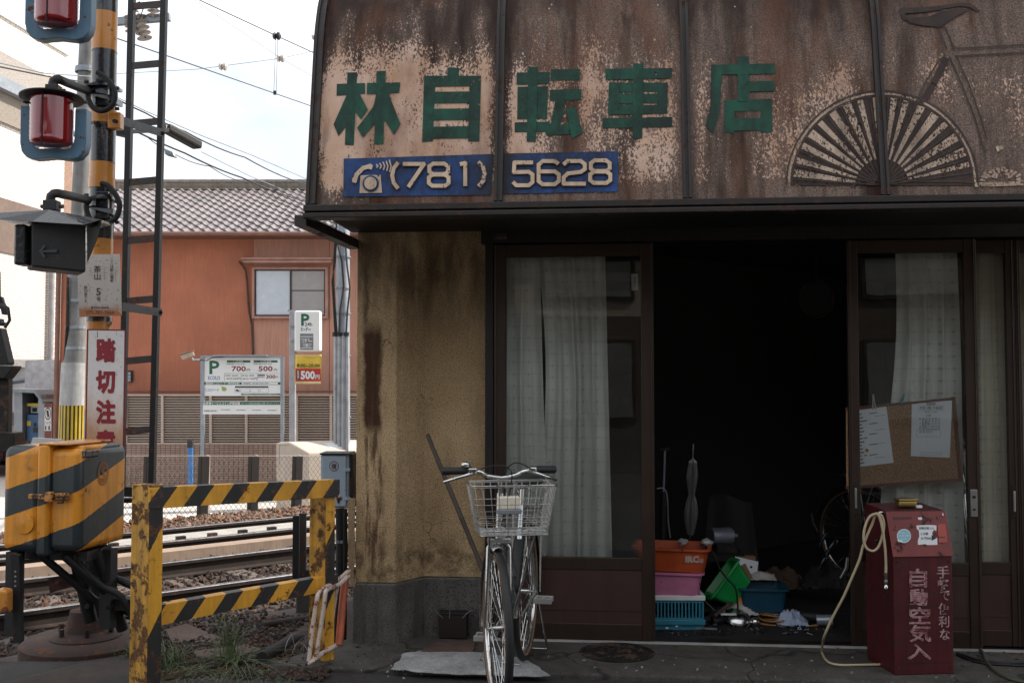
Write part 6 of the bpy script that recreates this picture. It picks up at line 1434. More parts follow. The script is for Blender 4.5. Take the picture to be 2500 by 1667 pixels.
MB().tube([P(842,1242,5.60), P(843,1330,5.60), P(842,1420,5.60), P(840,1600,5.60)], .014, 12).build('conduit', M['black_metal'], rc, smooth=40)
mb = MB(); pcb.rect(mb, 821, 1318, 852, 1325, .005, .012); mb.build('conduit_clip', M['galv'], rc)
be = MB(); pbe = Pl(P(860,1300,5.47), -CFW); pbe.ext(be, [(851,1215),(868,1216),(866,1300),(869,1350),(864,1395),(868,1432),(858,1428),(852,1380)], 0, .02)
tag(be.build('broken_board', mat('tan_board', (.36,.25,.14), .9, 0, speck=.6, bs=90), loc=P(858,1430,5.47)), 'strip of peeling tan board hanging at the shop\'s left corner', 'board')
K6 = lambda pts: [(300 + x*.33613, 1140 + y*.33613) for x, y in pts]
ok = thing('folded_rack', 'white rusty tube rack folded flat and leaning between barrier and shop corner', 'rack', P(790,1610,5.0), YAW)
M['rack_tube'] = mat('flaking_white_tube', (.68,.55,.47), .5, 0, var=.2, rust=.32, rs=24, rustc=(.35,.10,.035))
def rt(pts, r_, nm='tube', mt='rack_tube', par=ok):
    MB().tube(smooth_pts([tuple(P(*K6([(x,y)])[0], d)) for x, y, d in pts], 4), r_, 10).build(nm, M[mt], par, smooth=60)
rt([(1645,748,5.28),(1560,820,5.2),(1450,885,5.06),(1418,925,5.02),(1410,965,5.01),(1380,1150,5.0),(1352,1405,4.98)], .0115)
rt([(1642,785,5.24),(1570,850,5.16),(1500,880,5.06),(1475,900,5.02),(1468,945,5.01),(1440,1150,5.0),(1400,1395,4.98)], .0115)
rt([(1352,1410,4.98),(1400,1385,5.0),(1480,1330,5.06),(1550,1295,5.12)], .0125); rt([(1562,870,5.2),(1540,1000,5.18),(1520,1150,5.15),(1505,1290,5.12)], .007)
rt([(1400,1400,4.98),(1350,1422,4.94)], .008)
opp_ = thing('orange_pipe', 'orange plastic pipe standing upright against the shop\'s granite base', 'pipe', P(825,1575,5.15)); M['orange_pvc'] = mat('orange_pvc', (.60,.13,.045), .45, 0, var=.3, streak=.4)
MB().tube([P(*K6([(1615,800)])[0],5.28), P(*K6([(1600,950)])[0],5.24), P(*K6([(1570,1290)])[0],5.14)], .0205, 14).build('tube', M['orange_pvc'], opp_, smooth=60)
hp = thing('track_post', 'pair of upright dark steel flats on a concrete block between the rails and the barrier', 'post', P(735,1500,6.5))
MB().obox(P(*K6([(1258,580)])[0],6.5), CRT, CFW, (0,0,1), .021, .012, .205).build('flat_bar', M['black_metal'], hp, bevel=.002); MB().obox(P(*K6([(1306,560)])[0],6.6), CRT, CFW, (0,0,1), .023, .012, .205).build('flat_bar', M['rung'], hp, bevel=.002)
MB().obox(P(*K6([(1330,920)])[0],6.65), CRT, CFW, (0,0,1), .055, .06, .17).build('concrete_block', mat('dark_concrete', (.08,.075,.07), .9, 0, speck=.5, bs=50), hp, bevel=.01)
for (pts, r_, lb) in (([(1008,1150,6.0),(1385,1098,6.3)], .028, 'thicker brown pipe lying on the gravel behind the barrier'), ([(1190,1202,5.9),(1385,1180,6.1)], .018, 'thinner brown pipe lying just below the thicker one')):
    ps_ = [P(*K6([(x,y)])[0], d) for x, y, d in pts]; tag(MB().tube(ps_, r_, 12).build('old_pipe', M['rail_side'], loc=ps_[0], smooth=50), lb, 'pipe')
ps_ = [P(*K6([q_])[0], d) for q_, d in (((1010,1380),5.1),((1100,1330),5.3),((1230,1250),5.6),((1300,1230),5.75))]
tag(MB().tube(ps_, [.03,.035,.03,.02], 8).build('tarred_timber', M['old_wood'], loc=ps_[0], smooth=50), 'charred crooked timber lying in the weeds behind the barrier', 'timber')
def dirtz(x, y): 
    s_ = (Vector((x,y,0))-RO).dot(RD); t_ = (Vector((x,y,0))-RO).dot(RN); return zland(s_, t_, x, y)
def onland(px, py):
    z = -.1
    for _ in range(8): q_ = PZ(px, py, z); z = dirtz(q_.x, q_.y)
    return q_
for i_, (pxs, lb) in enumerate((([(405,1556),(455,1545),(545,1560),(525,1590),(430,1588)],'flat brown plate half buried in the dirt, left one'),([(470,1598),(600,1580),(640,1592),(560,1610),(480,1612)],'flat brown plate half buried in the dirt, right one'))):
    q_ = [onland(*a) for a in pxs]; zz = sum(v.z for v in q_)/len(q_)+.02; tag(MB().prism([Vector((v.x,v.y,zz)) for v in q_], (0,0,-.03)).build('buried_plate', M['boards'], loc=q_[0]), lb, 'plate')
stones(2600, lambda r2: (lambda q_: Vector((q_.x, q_.y, dirtz(q_.x,q_.y)+r2.uniform(-.002,.012))) if q_.x < XL-.45 or q_.y < YP else None)(onland(r2.uniform(380,800), 1500+160*r2.random()**.8)), .006, .026, M['stone'], 'dirt_pebbles', 'loose pebbles and grit in the dirt behind the barrier', 9)
# ------------------------------------------------------------------ weeds
M['grass'] = mat('grass_blade', (.10,.15,.045), .6, 0, var=.5, vs=8, bump=0); M['straw'] = mat('dry_straw', (.36,.31,.19), .7, 0, var=.5, vs=8, bump=0)
def tuft(px, py, n, h, spread, m_, seed, name, label, w=.0045, flat=0.0):
    r2 = random.Random(seed); mb = MB(); c_ = onland(px, py)
    for _ in range(n):
        a = r2.uniform(0, 6.283); l = h*r2.uniform(.45,1.1); sp_ = spread*r2.uniform(.2,1); base_ = c_ + Vector((r2.gauss(0,.035), r2.gauss(0,.035), -.01)); dr_ = Vector((math.cos(a), math.sin(a), 0)); sdv = Vector((-dr_.y, dr_.x, 0))
        pts = []; K = 6
        for k in range(K+1):
            t = k/K; pts.append(base_ + dr_*(sp_*t*t*1.3) + Vector((0,0, l*(t*(1-flat) - (.55+flat)*t*t*t*min(1, sp_/h*1.2)))))
        vs = []; 
        for k, p_ in enumerate(pts): ww = w*(1-(k/K)**1.5)*.5+.0003; vs += [p_-sdv*ww, p_+sdv*ww]
        mb.add(vs, [(2*k, 2*k+1, 2*k+3, 2*k+2) for k in range(K)])
    return tag(mb.build(name, m_), label, 'grass', kind='stuff')
for i, (px, py, n, h, sp_, f) in enumerate(((560,1618,46,.42,.22,0),(575,1625,90,.20,.42,.15),(425,1625,55,.22,.24,0),(440,1640,80,.10,.22,.2),(500,1640,90,.09,.24,.2),(620,1640,80,.10,.22,.3),(700,1655,60,.07,.14,.2),(315,1600,30,.12,.12,0),(335,1585,14,.14,.1,0),(690,1600,30,.08,.14,.2))):
    tuft(px, py, n, h, sp_, M['grass'], 20+i, 'weeds', 'tufts of thin green grass growing behind the striped barrier', flat=f)
for i, (px, py, n, h, sp_) in enumerate(((560,1640,120,.10,.30),(460,1650,90,.08,.26),(640,1630,80,.08,.26),(520,1600,50,.09,.2))):
    tuft(px, py, n, h, sp_, M['straw'], 50+i, 'dry_grass', 'dry straw coloured stalks matted on the dirt', .003, .35)
tuft(722, 1592, 9, .16, .14, mat('white_twig', (.42,.38,.34), .8, 0), 70, 'dry_twigs', 'pale bare twigs sticking up beside the charred timber', .004)
# ================================================================== bicycle
def wheel_parts(bk, c, h, r, seed, cog=False):
    """c hub centre, h rolling direction (unit, level); returns the tyre part"""
    side = Vector((-h.y, h.x, 0)); up = Vector((0,0,1))
    def ring(rad, off=0, n=64): return [c + side*off + (h*math.cos(2*math.pi*k/n) + up*math.sin(2*math.pi*k/n))*rad for k in range(n)]
    ty = MB().tube(ring(r-.018), .0175, 12, closed=True).build('tyre', M['rubber'], bk, smooth=60)
    for s in (-1, 1): MB().tube(ring(r-.030, s*.0105), .0065, 8, closed=True).build('sidewall', M['tan_wall'], ty, smooth=60)
    MB().tube(ring(r-.040), .0115, 10, closed=True).build('rim', M['chrome'], ty, smooth=60)
    MB().lathe([(0,-.045),(.008,-.045),(.008,-.034),(.026,-.032),(.026,-.027),(.013,-.022),(.013,.022),(.026,.027),(.026,.032),(.008,.034),(.008,.045),(0,.045)], c, side, 18).build('hub', M['chrome'], ty, smooth=40)
    mb = MB(); n = 36; r2 = random.Random(seed)
    for k in range(n):
        s = 1 if k % 2 else -1; a1 = 2*math.pi*k/n; a0 = a1 + (R(58) if (k//2) % 2 else -R(58))
        mb.cyl(c + side*s*.029 + (h*math.cos(a0)+up*math.sin(a0))*.022, c + (h*math.cos(a1)+up*math.sin(a1))*(r-.046) , .0013, n=4, cap=False)
    tag(mb.build('spokes', M['chrome'], ty), kind='stuff'); return ty
M['tan_wall'] = mat('tan_sidewall', (.26,.15,.085), .7, 0, var=.4, bump=.2)
M['frame_silver'] = mat('frame_silver', (.55,.56,.56), .25, .9, var=.25, coat=.4, rust=.05, rs=30, bump=0)
M['saddle'] = mat('saddle_vinyl', (.02,.02,.021), .45, 0, bump=.2)
def make_bike(F, Rr, steer, label, grp=None, basket=True):
    b = (F - Rr); b.z = 0; b.normalize(); sd = Vector((-b.y, b.x, 0)); up = Vector((0,0,1)); hs = Vector((-steer.y, steer.x, 0))
    bk = thing('bicycle', label, 'bicycle', (Rr.x, Rr.y, 0), 0, grp); r = F.z - .0
    wheel_parts(bk, F, steer, r, 1); wheel_parts(bk, Rr, b, r, 2)
    t = lambda pts, rr, nm, m_='frame_silver', par=bk, n=12: MB().tube([Vector(q_) for q_ in pts], rr, n).build(nm, M[m_], par, smooth=60)
    L_ = (F-Rr).length; wb = min(1.06, L_)/1.06
    head = F - steer*.0 - b*.13*wb + up*.52; hb_ = F - b*.10*wb + up*.385        # steering column top and bottom
    hd = head + up*.05 - b*.015
    # fork
    crown = hb_ + Vector((0,0,-.02)); crown = F - b*.055*wb + up*(r+.055 - 0) ; crown.z = F.z + r + .03
    fk = t([crown, crown - b*.05*wb + up*.205], .0165, 'head_tube')
    for s in (-1, 1): t([crown + hs*s*.02, crown + hs*s*.045 - up*.03, F + hs*s*.05 - b*.03 + up*.16, F + hs*s*.05], [.013,.013,.011,.008], 'fork_blade')
    MB().obox(crown, hs, steer, up, .052, .02, .014).build('fork_crown', M['frame_silver'], bk, bevel=.006)
    top = crown - b*.05*wb + up*.205
    t([top - up*.02, top + up*.065 + steer*.02], .012, 'stem')
    bar_c = top + up*.07 + steer*.03
    for s, nm in ((-1,'l'),(1,'r')):
        pts = [bar_c, bar_c + hs*s*.06 + up*.01, bar_c + hs*s*.10 + up*.03 + steer*.02, bar_c + hs*s*.145 + up*.036 - steer*.01]
        t(smooth_pts([tuple(p_) for p_ in pts]) , .011, 'handlebar', 'chrome')
        g0 = bar_c + hs*s*.135 + up*.036 - steer*.005; g1 = bar_c + hs*s*.255 + up*.03 - steer*.06
        t([g0, g0*.5+g1*.5, g1], [.017,.0165,.018], 'grip', 'rubber')
        t(smooth_pts([tuple(q_) for q_ in (bar_c + hs*s*.15 + up*.03 + steer*.04, bar_c + hs*s*.19 + up*.02 + steer*.055, bar_c + hs*s*.27 + up*.0 + steer*.01, bar_c + hs*s*.32 - up*.012 - steer*.04)]), [.008]+[.0065]*30, 'brake_lever', 'chrome', n=8) if False else t([bar_c + hs*s*.125 + up*.03 + steer*.02, bar_c + hs*s*.16 + up*.02 + steer*.045, bar_c + hs*s*.22 - up*.0 + steer*.01, bar_c + hs*s*.255 - up*.014 - steer*.02], [.010,.008,.007,.006], 'brake_lever', 'chrome')
        MB().obox(g0 + steer*.02, hs, steer, up, .018, .022, .014).build('brake_clamp', M['chrome'], bk, bevel=.005)
    t(smooth_pts([tuple(q_) for q_ in (bar_c + hs*-.15 + up*.03 + steer*.04, bar_c + up*.065 + steer*.10 + hs*-.04, bar_c + steer*.10 + hs*.03 + up*.02, crown + steer*.03 + up*.05)]), .0028, 'brake_cable', 'rubber', n=6)
    t(smooth_pts([tuple(q_) for q_ in (bar_c + hs*.15 + up*.03 + steer*.04, bar_c + up*.075 + steer*.08 + hs*.05, bar_c + up*.0 - b*.06, crown - b*.12 + up*.10)]), .0028, 'brake_cable', 'rubber', n=6)
    MB().sph(bar_c + hs*-.16 + up*.062, .022, 12, 8, (1,1,.7)).build('bell', M['chrome'], bk, smooth=60)
    # frame
    BB = Rr*.58 + F*.42; BB.z = r - .06; seat = Rr*.84 + F*.16; seat.z = .80; st_lo = Rr*.60+F*.40
    t([crown - b*.01 + up*.06, BB + b*.0 + up*.06, BB], .017, 'down_tube'); t([crown - b*.03 + up*.17, BB*.72 + seat*.28], .014, 'top_tube')
    t([BB, seat], .0145, 'seat_tube'); t([seat - up*.02, seat + up*.09 - b*.01], .0115, 'seat_post', 'chrome')
    for s in (-1, 1):
        t([BB + sd*s*.03, Rr + sd*s*.055], .009, 'chain_stay'); t([seat - up*.06 + sd*s*.018, Rr + sd*s*.055], .008, 'seat_stay')
    # saddle
    sc_ = seat + up*.115
    def sad(u, v):
        th = (u*2-1); w = .085*(1-v)**.6 + .022; w = .10 if v < .25 else .10-(v-.25)*.11; y_ = -.11 + .26*v
        return sc_ + b*y_ + sd*(math.sin(th*1.5)*w) + up*(.035*math.cos(th*1.5) + .02*(1-v)*(1-v) - .02)
    MB().grid(sad, 12, 10).build('saddle', M['saddle'], bk, smooth=80, solid=.012)
    for s in (-1,1): MB().tube([sc_ - b*.08 + sd*s*.035 - up*.0 + up*k*.012 - up*.06 + Vector((math.cos(k*1.6),math.sin(k*1.6),0))*.012 for k in range(6)], .004, 6).build('saddle_spring', M['chrome'], bk)
    # mudguards
    for (c_, h_, a0, a1, nm) in ((F, steer, 82, 195, 'front_mudguard'), (Rr, b, 10, 205, 'rear_mudguard')):
        s_ = Vector((-h_.y, h_.x, 0))
        def mg(u, v): a = R(a0 + (a1-a0)*u); w = (v-.5); return c_ + (h_*math.cos(a)+up*math.sin(a))*(r+.016-.016*(2*w)**2) + s_*w*.052
        MB().grid(mg, 30, 6).build('mudguard', M['frame_silver'] if nm[0] == 'f' else M['rubber'], bk, smooth=80, solid=.0015)
    # chain case, crank, pedals
    cc_ = MB(); q0, q1 = BB - sd*.035, Rr - sd*.05
    ring_ = [q0 + (b*math.cos(R(a)) + up*math.sin(R(a)))*.075 for a in range(-90, 91, 15)] + [q1 + (b*math.cos(R(a)) + up*math.sin(R(a)))*.045 for a in range(90, 271, 20)]
    cc_.prism(ring_, -sd*.022).build('chain_case', M['rubber'], bk, bevel=.004)
    ca = up*.0 - b*.06 - up*.15
    for s, v in ((-1, Vector((0,0,-1))*.06 + b*.145), (1, Vector((0,0,1))*.06 - b*.145)):
        e0 = BB + sd*s*.065; e1 = e0 + v; t([e0, e1], [.011,.009], 'crank', 'chrome')
        pc_ = e1 + sd*s*.055; pd = MB()
        for q_ in (-1, 1): pd.obox(pc_ + b*q_*.034, sd, b, up, .045, .006, .013)
        for q_ in (-1, 0, 1): pd.obox(pc_ + sd*q_*.038, sd, b, up, .006, .034, .010)
        pd.build('pedal', mat('pedal_grey', (.42,.41,.40), .5, .3), bk, bevel=.002)
    # double stand
    for s in (-1, 1): t([Rr + sd*s*.06, Rr + sd*s*.10 - b*.10 - up*(r-.03)], .006, 'stand_leg', 'chrome')
    t([Rr + sd*-.10 - b*.10 + Vector((0,0,-r+.028)), Rr + sd*.10 - b*.10 + Vector((0,0,-r+.028))], .006, 'stand_foot', 'chrome') 
    t([Rr - sd*.06, Rr - sd*.17 + b*.05 + Vector((0,0,-r*.65)), Rr - sd*.22 + b*.10 + Vector((0,0,-r+.012)), Rr - sd*.0 + b*.16 + Vector((0,0,-r+.012))], .0045, 'side_stand', 'wire')
    # rear rack
    for s in (-1, 1):
        t([seat - up*.06 + sd*s*.05 + up*.0, Rr + sd*s*.06 + up*(r+.07) + b*.15, Rr + sd*s*.06 + up*(r+.07) - b*.17], .0045, 'rack_rail', 'wire'); t([Rr + sd*s*.075 + up*(r+.07) - b*.06, Rr + sd*s*.075], .0045, 'rack_stay', 'wire')
    for k in range(5): t([Rr + sd*.06 + up*(r+.07) + b*(.14-.07*k), Rr - sd*.06 + up*(r+.07) + b*(.14-.07*k)], .0035, 'rack_bar', 'wire', n=6)
    if basket:
        zb_, zt_ = .775, .985; ctr = top + steer*.155 - Vector((0,0,top.z)) + hs*.02
        def W(x, y, z, k): f = 1 if k else .80; return ctr + hs*x*f + steer*y*(1 if k else .85) + Vector((0,0,z))
        hw, hd_ = .182, .12
        bs_ = MB(); rw = .0017
        def rect_at(t_, rad=rw):
            f = .80+.20*t_; z = zb_+(zt_-zb_)*t_; fy = .85+.15*t_; pts = []
            for (x, y) in ((-1,-.85),(-.9,-1),(.9,-1),(1,-.85),(1,.85),(.9,1),(-.9,1),(-1,.85)): pts.append(ctr + hs*x*hw*f + steer*y*hd_*fy + Vector((0,0,z)))
            bs_.tube(pts, rad, 6, closed=True)
        for t_ in (0,.08,.16,.26,.36,.62,.97): rect_at(t_)
        rect_at(1.0, .0036)
        n = 11
        for k in range(n):
            u = -1 + 2*k/(n-1)
            for y in (-1, 1):
                if abs(u) <= .95: bs_.tube([ctr + hs*u*hw + steer*y*hd_ + Vector((0,0,zt_)), ctr + hs*u*hw*.8 + steer*y*hd_*.85 + Vector((0,0,zb_))], rw, 5)
            if abs(u) <= .95: bs_.tube([ctr + hs*u*hw*.8 - steer*hd_*.85 + Vector((0,0,zb_)), ctr + hs*u*hw*.8 + steer*hd_*.85 + Vector((0,0,zb_))], rw, 5)
        for k in range(9):
            u = -1 + 2*k/8
            for x in (-1, 1):
                if abs(u) < .9: bs_.tube([ctr + hs*x*hw + steer*u*hd_ + Vector((0,0,zt_)), ctr + hs*x*hw*.8 + steer*u*hd_*.85 + Vector((0,0,zb_))], rw, 5)
            bs_.tube([ctr - hs*hw*.8 + steer*u*hd_*.85 + Vector((0,0,zb_)), ctr + hs*hw*.8 + steer*u*hd_*.85 + Vector((0,0,zb_))], rw, 5)
        tag(bs_.build('basket', M['wire'], bk, smooth=60), kind='stuff')
        for s in (-1, 1): t([ctr + hs*s*.10 + steer*.05 + Vector((0,0,zb_)), F + hs*s*.055], .004, 'basket_stay', 'wire')
        hc = crown + steer*.06 + up*.045
        MB().lathe([(0,-.045),(.018,-.04),(.026,-.01),(.028,.008),(0,.008)], hc, steer, 18).build('headlight', M['chrome'], bk, smooth=60)
        MB().lathe([(.025,.008),(.024,.012),(0,.016)], hc, steer, 18).build('headlight_lens', mat('clear_lens', (.6,.6,.6), .08, .3, bump=0), bk, smooth=60)
        lb_ = ctr - steer*.05 + Vector((0,0,.895)); MB().obox(lb_, hs, steer, up, .047, .02, .028).build('white_box', mat('cream_plastic', (.74,.66,.54), .4, 0, var=.1, bump=0), bk, bevel=.006)
        MB().obox(lb_ - up*.038 + steer*.004, hs, steer, up, .054, .02, .010).build('grey_clip', M['galv'], bk, bevel=.003)
    return bk
Fh = CW((1214-1250)/FPX*4.42, 4.42, .345); Rh = CW(.070, 5.2, .345); stv = (CRT*.175 - CFW*.984).normalized()
bike = make_bike(Fh, Rh, stv, 'silver city bicycle with a wire basket facing the street in front of the left door')
# another bicycle standing inside, in the dark
bk2 = copy_tree(bike); MW[bk2] = None
ang2 = R(50); bk2.rotation_euler = (0,0,ang2); bk2.location = (PZ(2060,1500,0).x+.35, 7.3, 0)
bk2['label'] = 'second bicycle barely visible in the dark interior at the right of the doorway'

# ================================================================== air pump
C8 = lambda pts: [(1950 + x*.3297, 1150 + y*.3297) for x, y in pts]
pf0 = PZ(2185, 1648, 0.0); prz = YAW + R(5.7)
ap = thing('air_pump', 'dark red coin operated tyre pump with hand painted white characters on its front', 'machine', pf0, prz)
M['pump_red'] = mat('pump_red', (.085,.006,.009), .5, 0, var=.45, vs=5, rust=.14, rs=16, rustc=(.03,.012,.01), streak=.7, streakc=(.028,.004,.005), bump=.15, bs=30)
M['pump_panel'] = mat('pump_panel', (.21,.032,.028), .55, 0, var=.3, vs=7, rust=.22, rs=18, rustc=(.06,.02,.015), bump=.15, bs=50)
wpx = .302; z1, z2 = P(2181,1353,(pf0-CAMP).dot(CFW)).z, P(2166,1246,(pf0-CAMP).dot(CFW)+.05).z; dp_ = .30
def ysec(pts, x0, x1): mb = MB(); return mb.prism([(x0, y, z) for y, z in pts], (x1-x0, 0, 0))
ysec([(0,0),(0,z1),(.068,z2),(dp_,z2+.012),(dp_,0)], 0, wpx).build('body', M['pump_red'], ap, local=True, bevel=.004)
sv = Vector((0,.068,z2-z1)); nv = Vector((0,-(z2-z1),.068)).normalized(); o_ = Vector((0,0,z1))
MB().prism([o_+Vector((-.004,0,0))-sv*.03, o_+Vector((wpx+.004,0,0))-sv*.03, o_+Vector((wpx+.004,0,0))+sv*.98, o_+Vector((-.004,0,0))+sv*.98], nv*.006).build('slanted_panel', M['pump_panel'], ap, local=True, bevel=.002)
mwA = mw(ap); plf = Pl(mwA @ Vector((0,-.0,.3)), mwA.to_3x3() @ Vector((0,-1,0))); plp = Pl(mwA @ (o_ + nv*.006), mwA.to_3x3() @ nv)
m, nt, b, oc = newmat('brush_paint'); n_ = tnoise(nt, oc, 30, 4, .7); setc(nt, b.inputs['Base Color'], mixc(nt, ramp(nt, n_, [(.35,0.),(.65,1.)]), (.16,.05,.055), (.50,.33,.33))); b.inputs['Roughness'].default_value = .7; M['brush'] = m
m, nt, b, oc = newmat('brush_inner'); n_ = tnoise(nt, oc, 22, 4, .7); setc(nt, b.inputs['Base Color'], mixc(nt, ramp(nt, n_, [(.4,0.),(.6,1.)]), (.16,.02,.025), (.42,.25,.25))); b.inputs['Roughness'].default_value = .7; M['brush_in'] = m
big_ = [("自",815,718,947,858),("動",818,868,952,992),("空",815,1002,972,1128),("気",815,1133,978,1262),("入",803,1272,977,1392)]
small_ = [("手",1018,698,1112,792),("軽",1024,796,1112,882),("で",1044,882,1116,955),("便",1030,972,1122,1058),("利",1033,1068,1112,1152),("な",1040,1165,1117,1246)]
def bst(items, bold, off, mt): pr(ap, plf, C8, mt, [(*it, bold) for it in items], off, 'painted_characters')
bst(big_, .024, .002, M['brush']); bst(big_, .0, .0036, M['brush_in']); bst(small_, .016, .002, M['brush'])
pr(ap, plp, C8, mat('sticker_cyan', (.22,.50,.62), .5, 0, var=.2, bump=0), [cir(778,478,46,28)], .0018, 'round_sticker'); pr(ap, plp, C8, M['sign_white'], [cir(778,478,52,28)], .001, 'sticker_rim')
pr(ap, plp, C8, M['sign_white'], [("回転灯",745,448,810,462),("自転車",742,468,815,484),("安全",755,492,800,506)], .0024, 'sticker_print'); pr(ap, plp, C8, M['sign_white'], [[(728,505),(760,508),(770,525),(735,522)]], .0026, 'torn_bit')
pr(ap, plp, C8, M['sign_white'], [[(870,400),(960,397),(1018,400),(1018,442),(1000,432),(986,455),(992,478),(1024,492),(1026,543),(950,545),(935,538),(882,544),(880,516),(892,480),(888,438),(872,424)]], .001, 'torn_label')
pr(ap, plp, C8, M['ink'], [("自動空気入れ",890,411,1002,432,.01),("2 分間",900,452,955,472,.01),("20 円",902,485,946,506,.01),[(982,470),(1020,493),(982,514)],(950,488,954,504),(958,488,962,504),(966,488,970,504),(974,488,978,504)], .002)
M['coin'] = mat('coin_plate', (.42,.075,.05), .5, .1, var=.3); mb = MB(); plp.ext(mb, C8([(1026,392),(1086,392),(1098,525),(1034,528)]), .001, .003); mb.build('coin_plate', M['coin'], ap)
pr(ap, plp, C8, M['black'], [(1030,485,1082,492)], .0035, 'coin_slot'); pr(ap, plp, C8, M['pump_red'], [[(690,340),(835,336),(835,356),(700,360)]], .001, 'worn_strip')
pr(ap, plp, C8, mat('violet_ink', (.15,.08,.12), .6, 0, bump=0), [("スポーツ・自転車店",900,346,1055,368,.01)], .001); pr(ap, plp, C8, M['sign_white'], [[(880,342),(905,338),(915,352),(898,362),(882,355)],[(1058,312),(1068,310),(1072,330),(1062,326)]], .002, 'paint_spot')
MB().sph((-.006,.16,z2-.16), .012, 8, 6).build('knob', M['black'], ap, local=True); MB().cyl((-.02,.10,z2-.01),(0,.10,z2-.01), .004, n=6).build('hook', M['chrome'], ap, local=True)
M['hose_cream'] = mat('cream_hose', (.50,.41,.26), .5, 0, var=.25, bump=0)
ho = thing('air_hose', 'cream rubber air hose looped on the pump\'s left hook and trailing over the apron', 'hose', P(2140,1260,4.9))
dH = 4.88
hp1 = [(575,312,dH),(525,335,dH),(490,410,dH),(480,500,dH),(500,565,dH),(548,590,dH),(590,558,dH),(618,480,dH),(630,400,dH),(618,340,dH),(592,312,dH),(566,325,dH+.01),(545,385,dH+.02),(510,465,dH+.02),(475,555,dH+.02),(450,650,dH+.03),(400,770,dH+.05),(330,930,dH+.08),(250,1080,dH+.11),(190,1215,dH+.14)]
pts = [tuple(P(*C8([(x,y)])[0], d)) for x, y, d in hp1] + [tuple(PZ(*C8([(x,y)])[0], .009)+Vector((0,0,0))) for x, y in ((172,1340),(215,1408),(300,1432),(430,1432),(560,1430),(650,1428))]
pts.insert(len(hp1), tuple((Vector(pts[len(hp1)-1])*.4 + Vector(pts[len(hp1)])*.6) + Vector((0,0,.015))))
MB().tube(smooth_pts(pts, 4), .0064, 10).build('tube', M['hose_cream'], ho, smooth=70)
pts = [tuple(P(*C8([(x,y)])[0], dH-.02)) for x, y in ((575,314),(600,345),(622,440),(638,560),(645,680),(644,762))]
MB().tube(smooth_pts(pts, 4), .0062, 10).build('tube', M['hose_cream'], ho, smooth=70)
nz = P(*C8([(643,762)])[0], dH-.02); MB().lathe([(0,.01),(.009,.01),(.009,-.015),(.006,-.02),(.0085,-.03),(.0085,-.045),(.005,-.05),(.010,-.056),(.010,-.068),(0,-.07)], nz, n=12).build('nozzle', M['chrome'], ho, smooth=50)
e_ = PZ(*C8([(636,1424)])[0], .012); MB().cyl(e_, e_+CRT*.035, .010, n=10).build('coupling', M['chrome'], ho)
tn = thing('tin_box', 'small gold tin standing on top of the red pump', 'tin', mwA @ Vector((.145,.15,z2+.01)), prz)
MB().box(-.048,.048,-.03,.03,0,.034).build('tin_body', mat('gold_tin', (.40,.28,.09), .35, .8, var=.4), tn, local=True, bevel=.012, segs=3); MB().box(-.051,.051,-.033,.033,.030,.042).build('tin_lid', mat('gold_lid', (.36,.25,.08), .3, .8, var=.4), tn, local=True, bevel=.006)
er = MB().obox((0,0,.008), (1,.2,0), (-.2,1,0), (0,0,1), .014, .009, .007).build('white_eraser', M['white_paint'], local=True, loc=mwA @ Vector((.195,.11,z2+.006)), bevel=.003); tag(er, 'small white block lying beside the gold tin', 'eraser')

# ================================================================== corkboard and notices behind the glass
C7 = lambda pts: [(1950 + x*.4338, 560 + y*.4338) for x, y in pts]
pk_ = Pl((0, YG+.006, 0), (0,-1,0))
m, nt, b, oc = newmat('cork'); n_ = tnoise(nt, oc, 150, 3, .7); n2 = tnoise(nt, oc, 4, 4, .6)
setc(nt, b.inputs['Base Color'], mixc(nt, ramp(nt, n2, [(.3,0.),(.7,.45)]), mixc(nt, ramp(nt, n_, [(.35,0.),(.62,1.)]), (.20,.105,.055), (.44,.27,.16)), (.36,.24,.16))); b.inputs['Roughness'].default_value = .9; bumpn(nt, b, n_, .3, .003); M['cork'] = m
cb_ = thing('corkboard', 'tilted cork notice board with a red brown frame behind the right door glass', 'board', pk_.h(*C7([(600,1430)])[0]))
TL, TR, BR, BL = (268,1002), (880,944), (921,1414), (270,1460)
mb = MB(); pk_.ext(mb, C7([TL, TR, BR, BL]), -.012, -.004); mb.build('cork_sheet', M['cork'], cb_)
M['frame_wood'] = mat('red_brown_frame', (.17,.06,.035), .5, 0, var=.3)
def fbar(a, b_, w): 
    for q_ in stroke([a, b_], w): mb = MB(); pk_.ext(mb, C7(q_), -.014, .003); mb.build('frame_bar', M['frame_wood'], cb_)
fbar((TL[0],TL[1]+7), (TR[0]-16,TR[1]+9), 15); fbar((BL[0],BL[1]-8), (BR[0]-18,BR[1]-6), 17); fbar((TR[0]-9,TR[1]+2), (BR[0]-9,BR[1]-2), 19)
n1_ = thing('paper_notice', 'left sheet in a plastic sleeve hanging crooked on the corkboard under the clear peg', 'paper', pk_.h(*C7([(430,1330)])[0]))
mb = MB(); pk_.ext(mb, C7([(300,1022),(492,996),(533,1312),(300,1340)]), .001, .002); mb.build('sheet', M['paper'], n1_)
rows = []
for k in range(15):
    y = 1040+k*19.5; x = 336
    rows += [[(x,y-2),(x+18+7*(k%3),y-5),(x+18+7*(k%3),y+2),(x,y+5)]]
    if k % 3 == 0: rows += [[(x+60,y-7),(x+105,y-13),(x+105,y-8),(x+60,y-2)]]
    if k % 4 == 1: rows += [[(x+90,y-10),(x+150,y-17),(x+150,y-15),(x+90,y-8)]]
    if k % 5 == 2: rows += [[(x+30,y-5),(x+48,y-8),(x+48,y-2),(x+30,y+1)]]
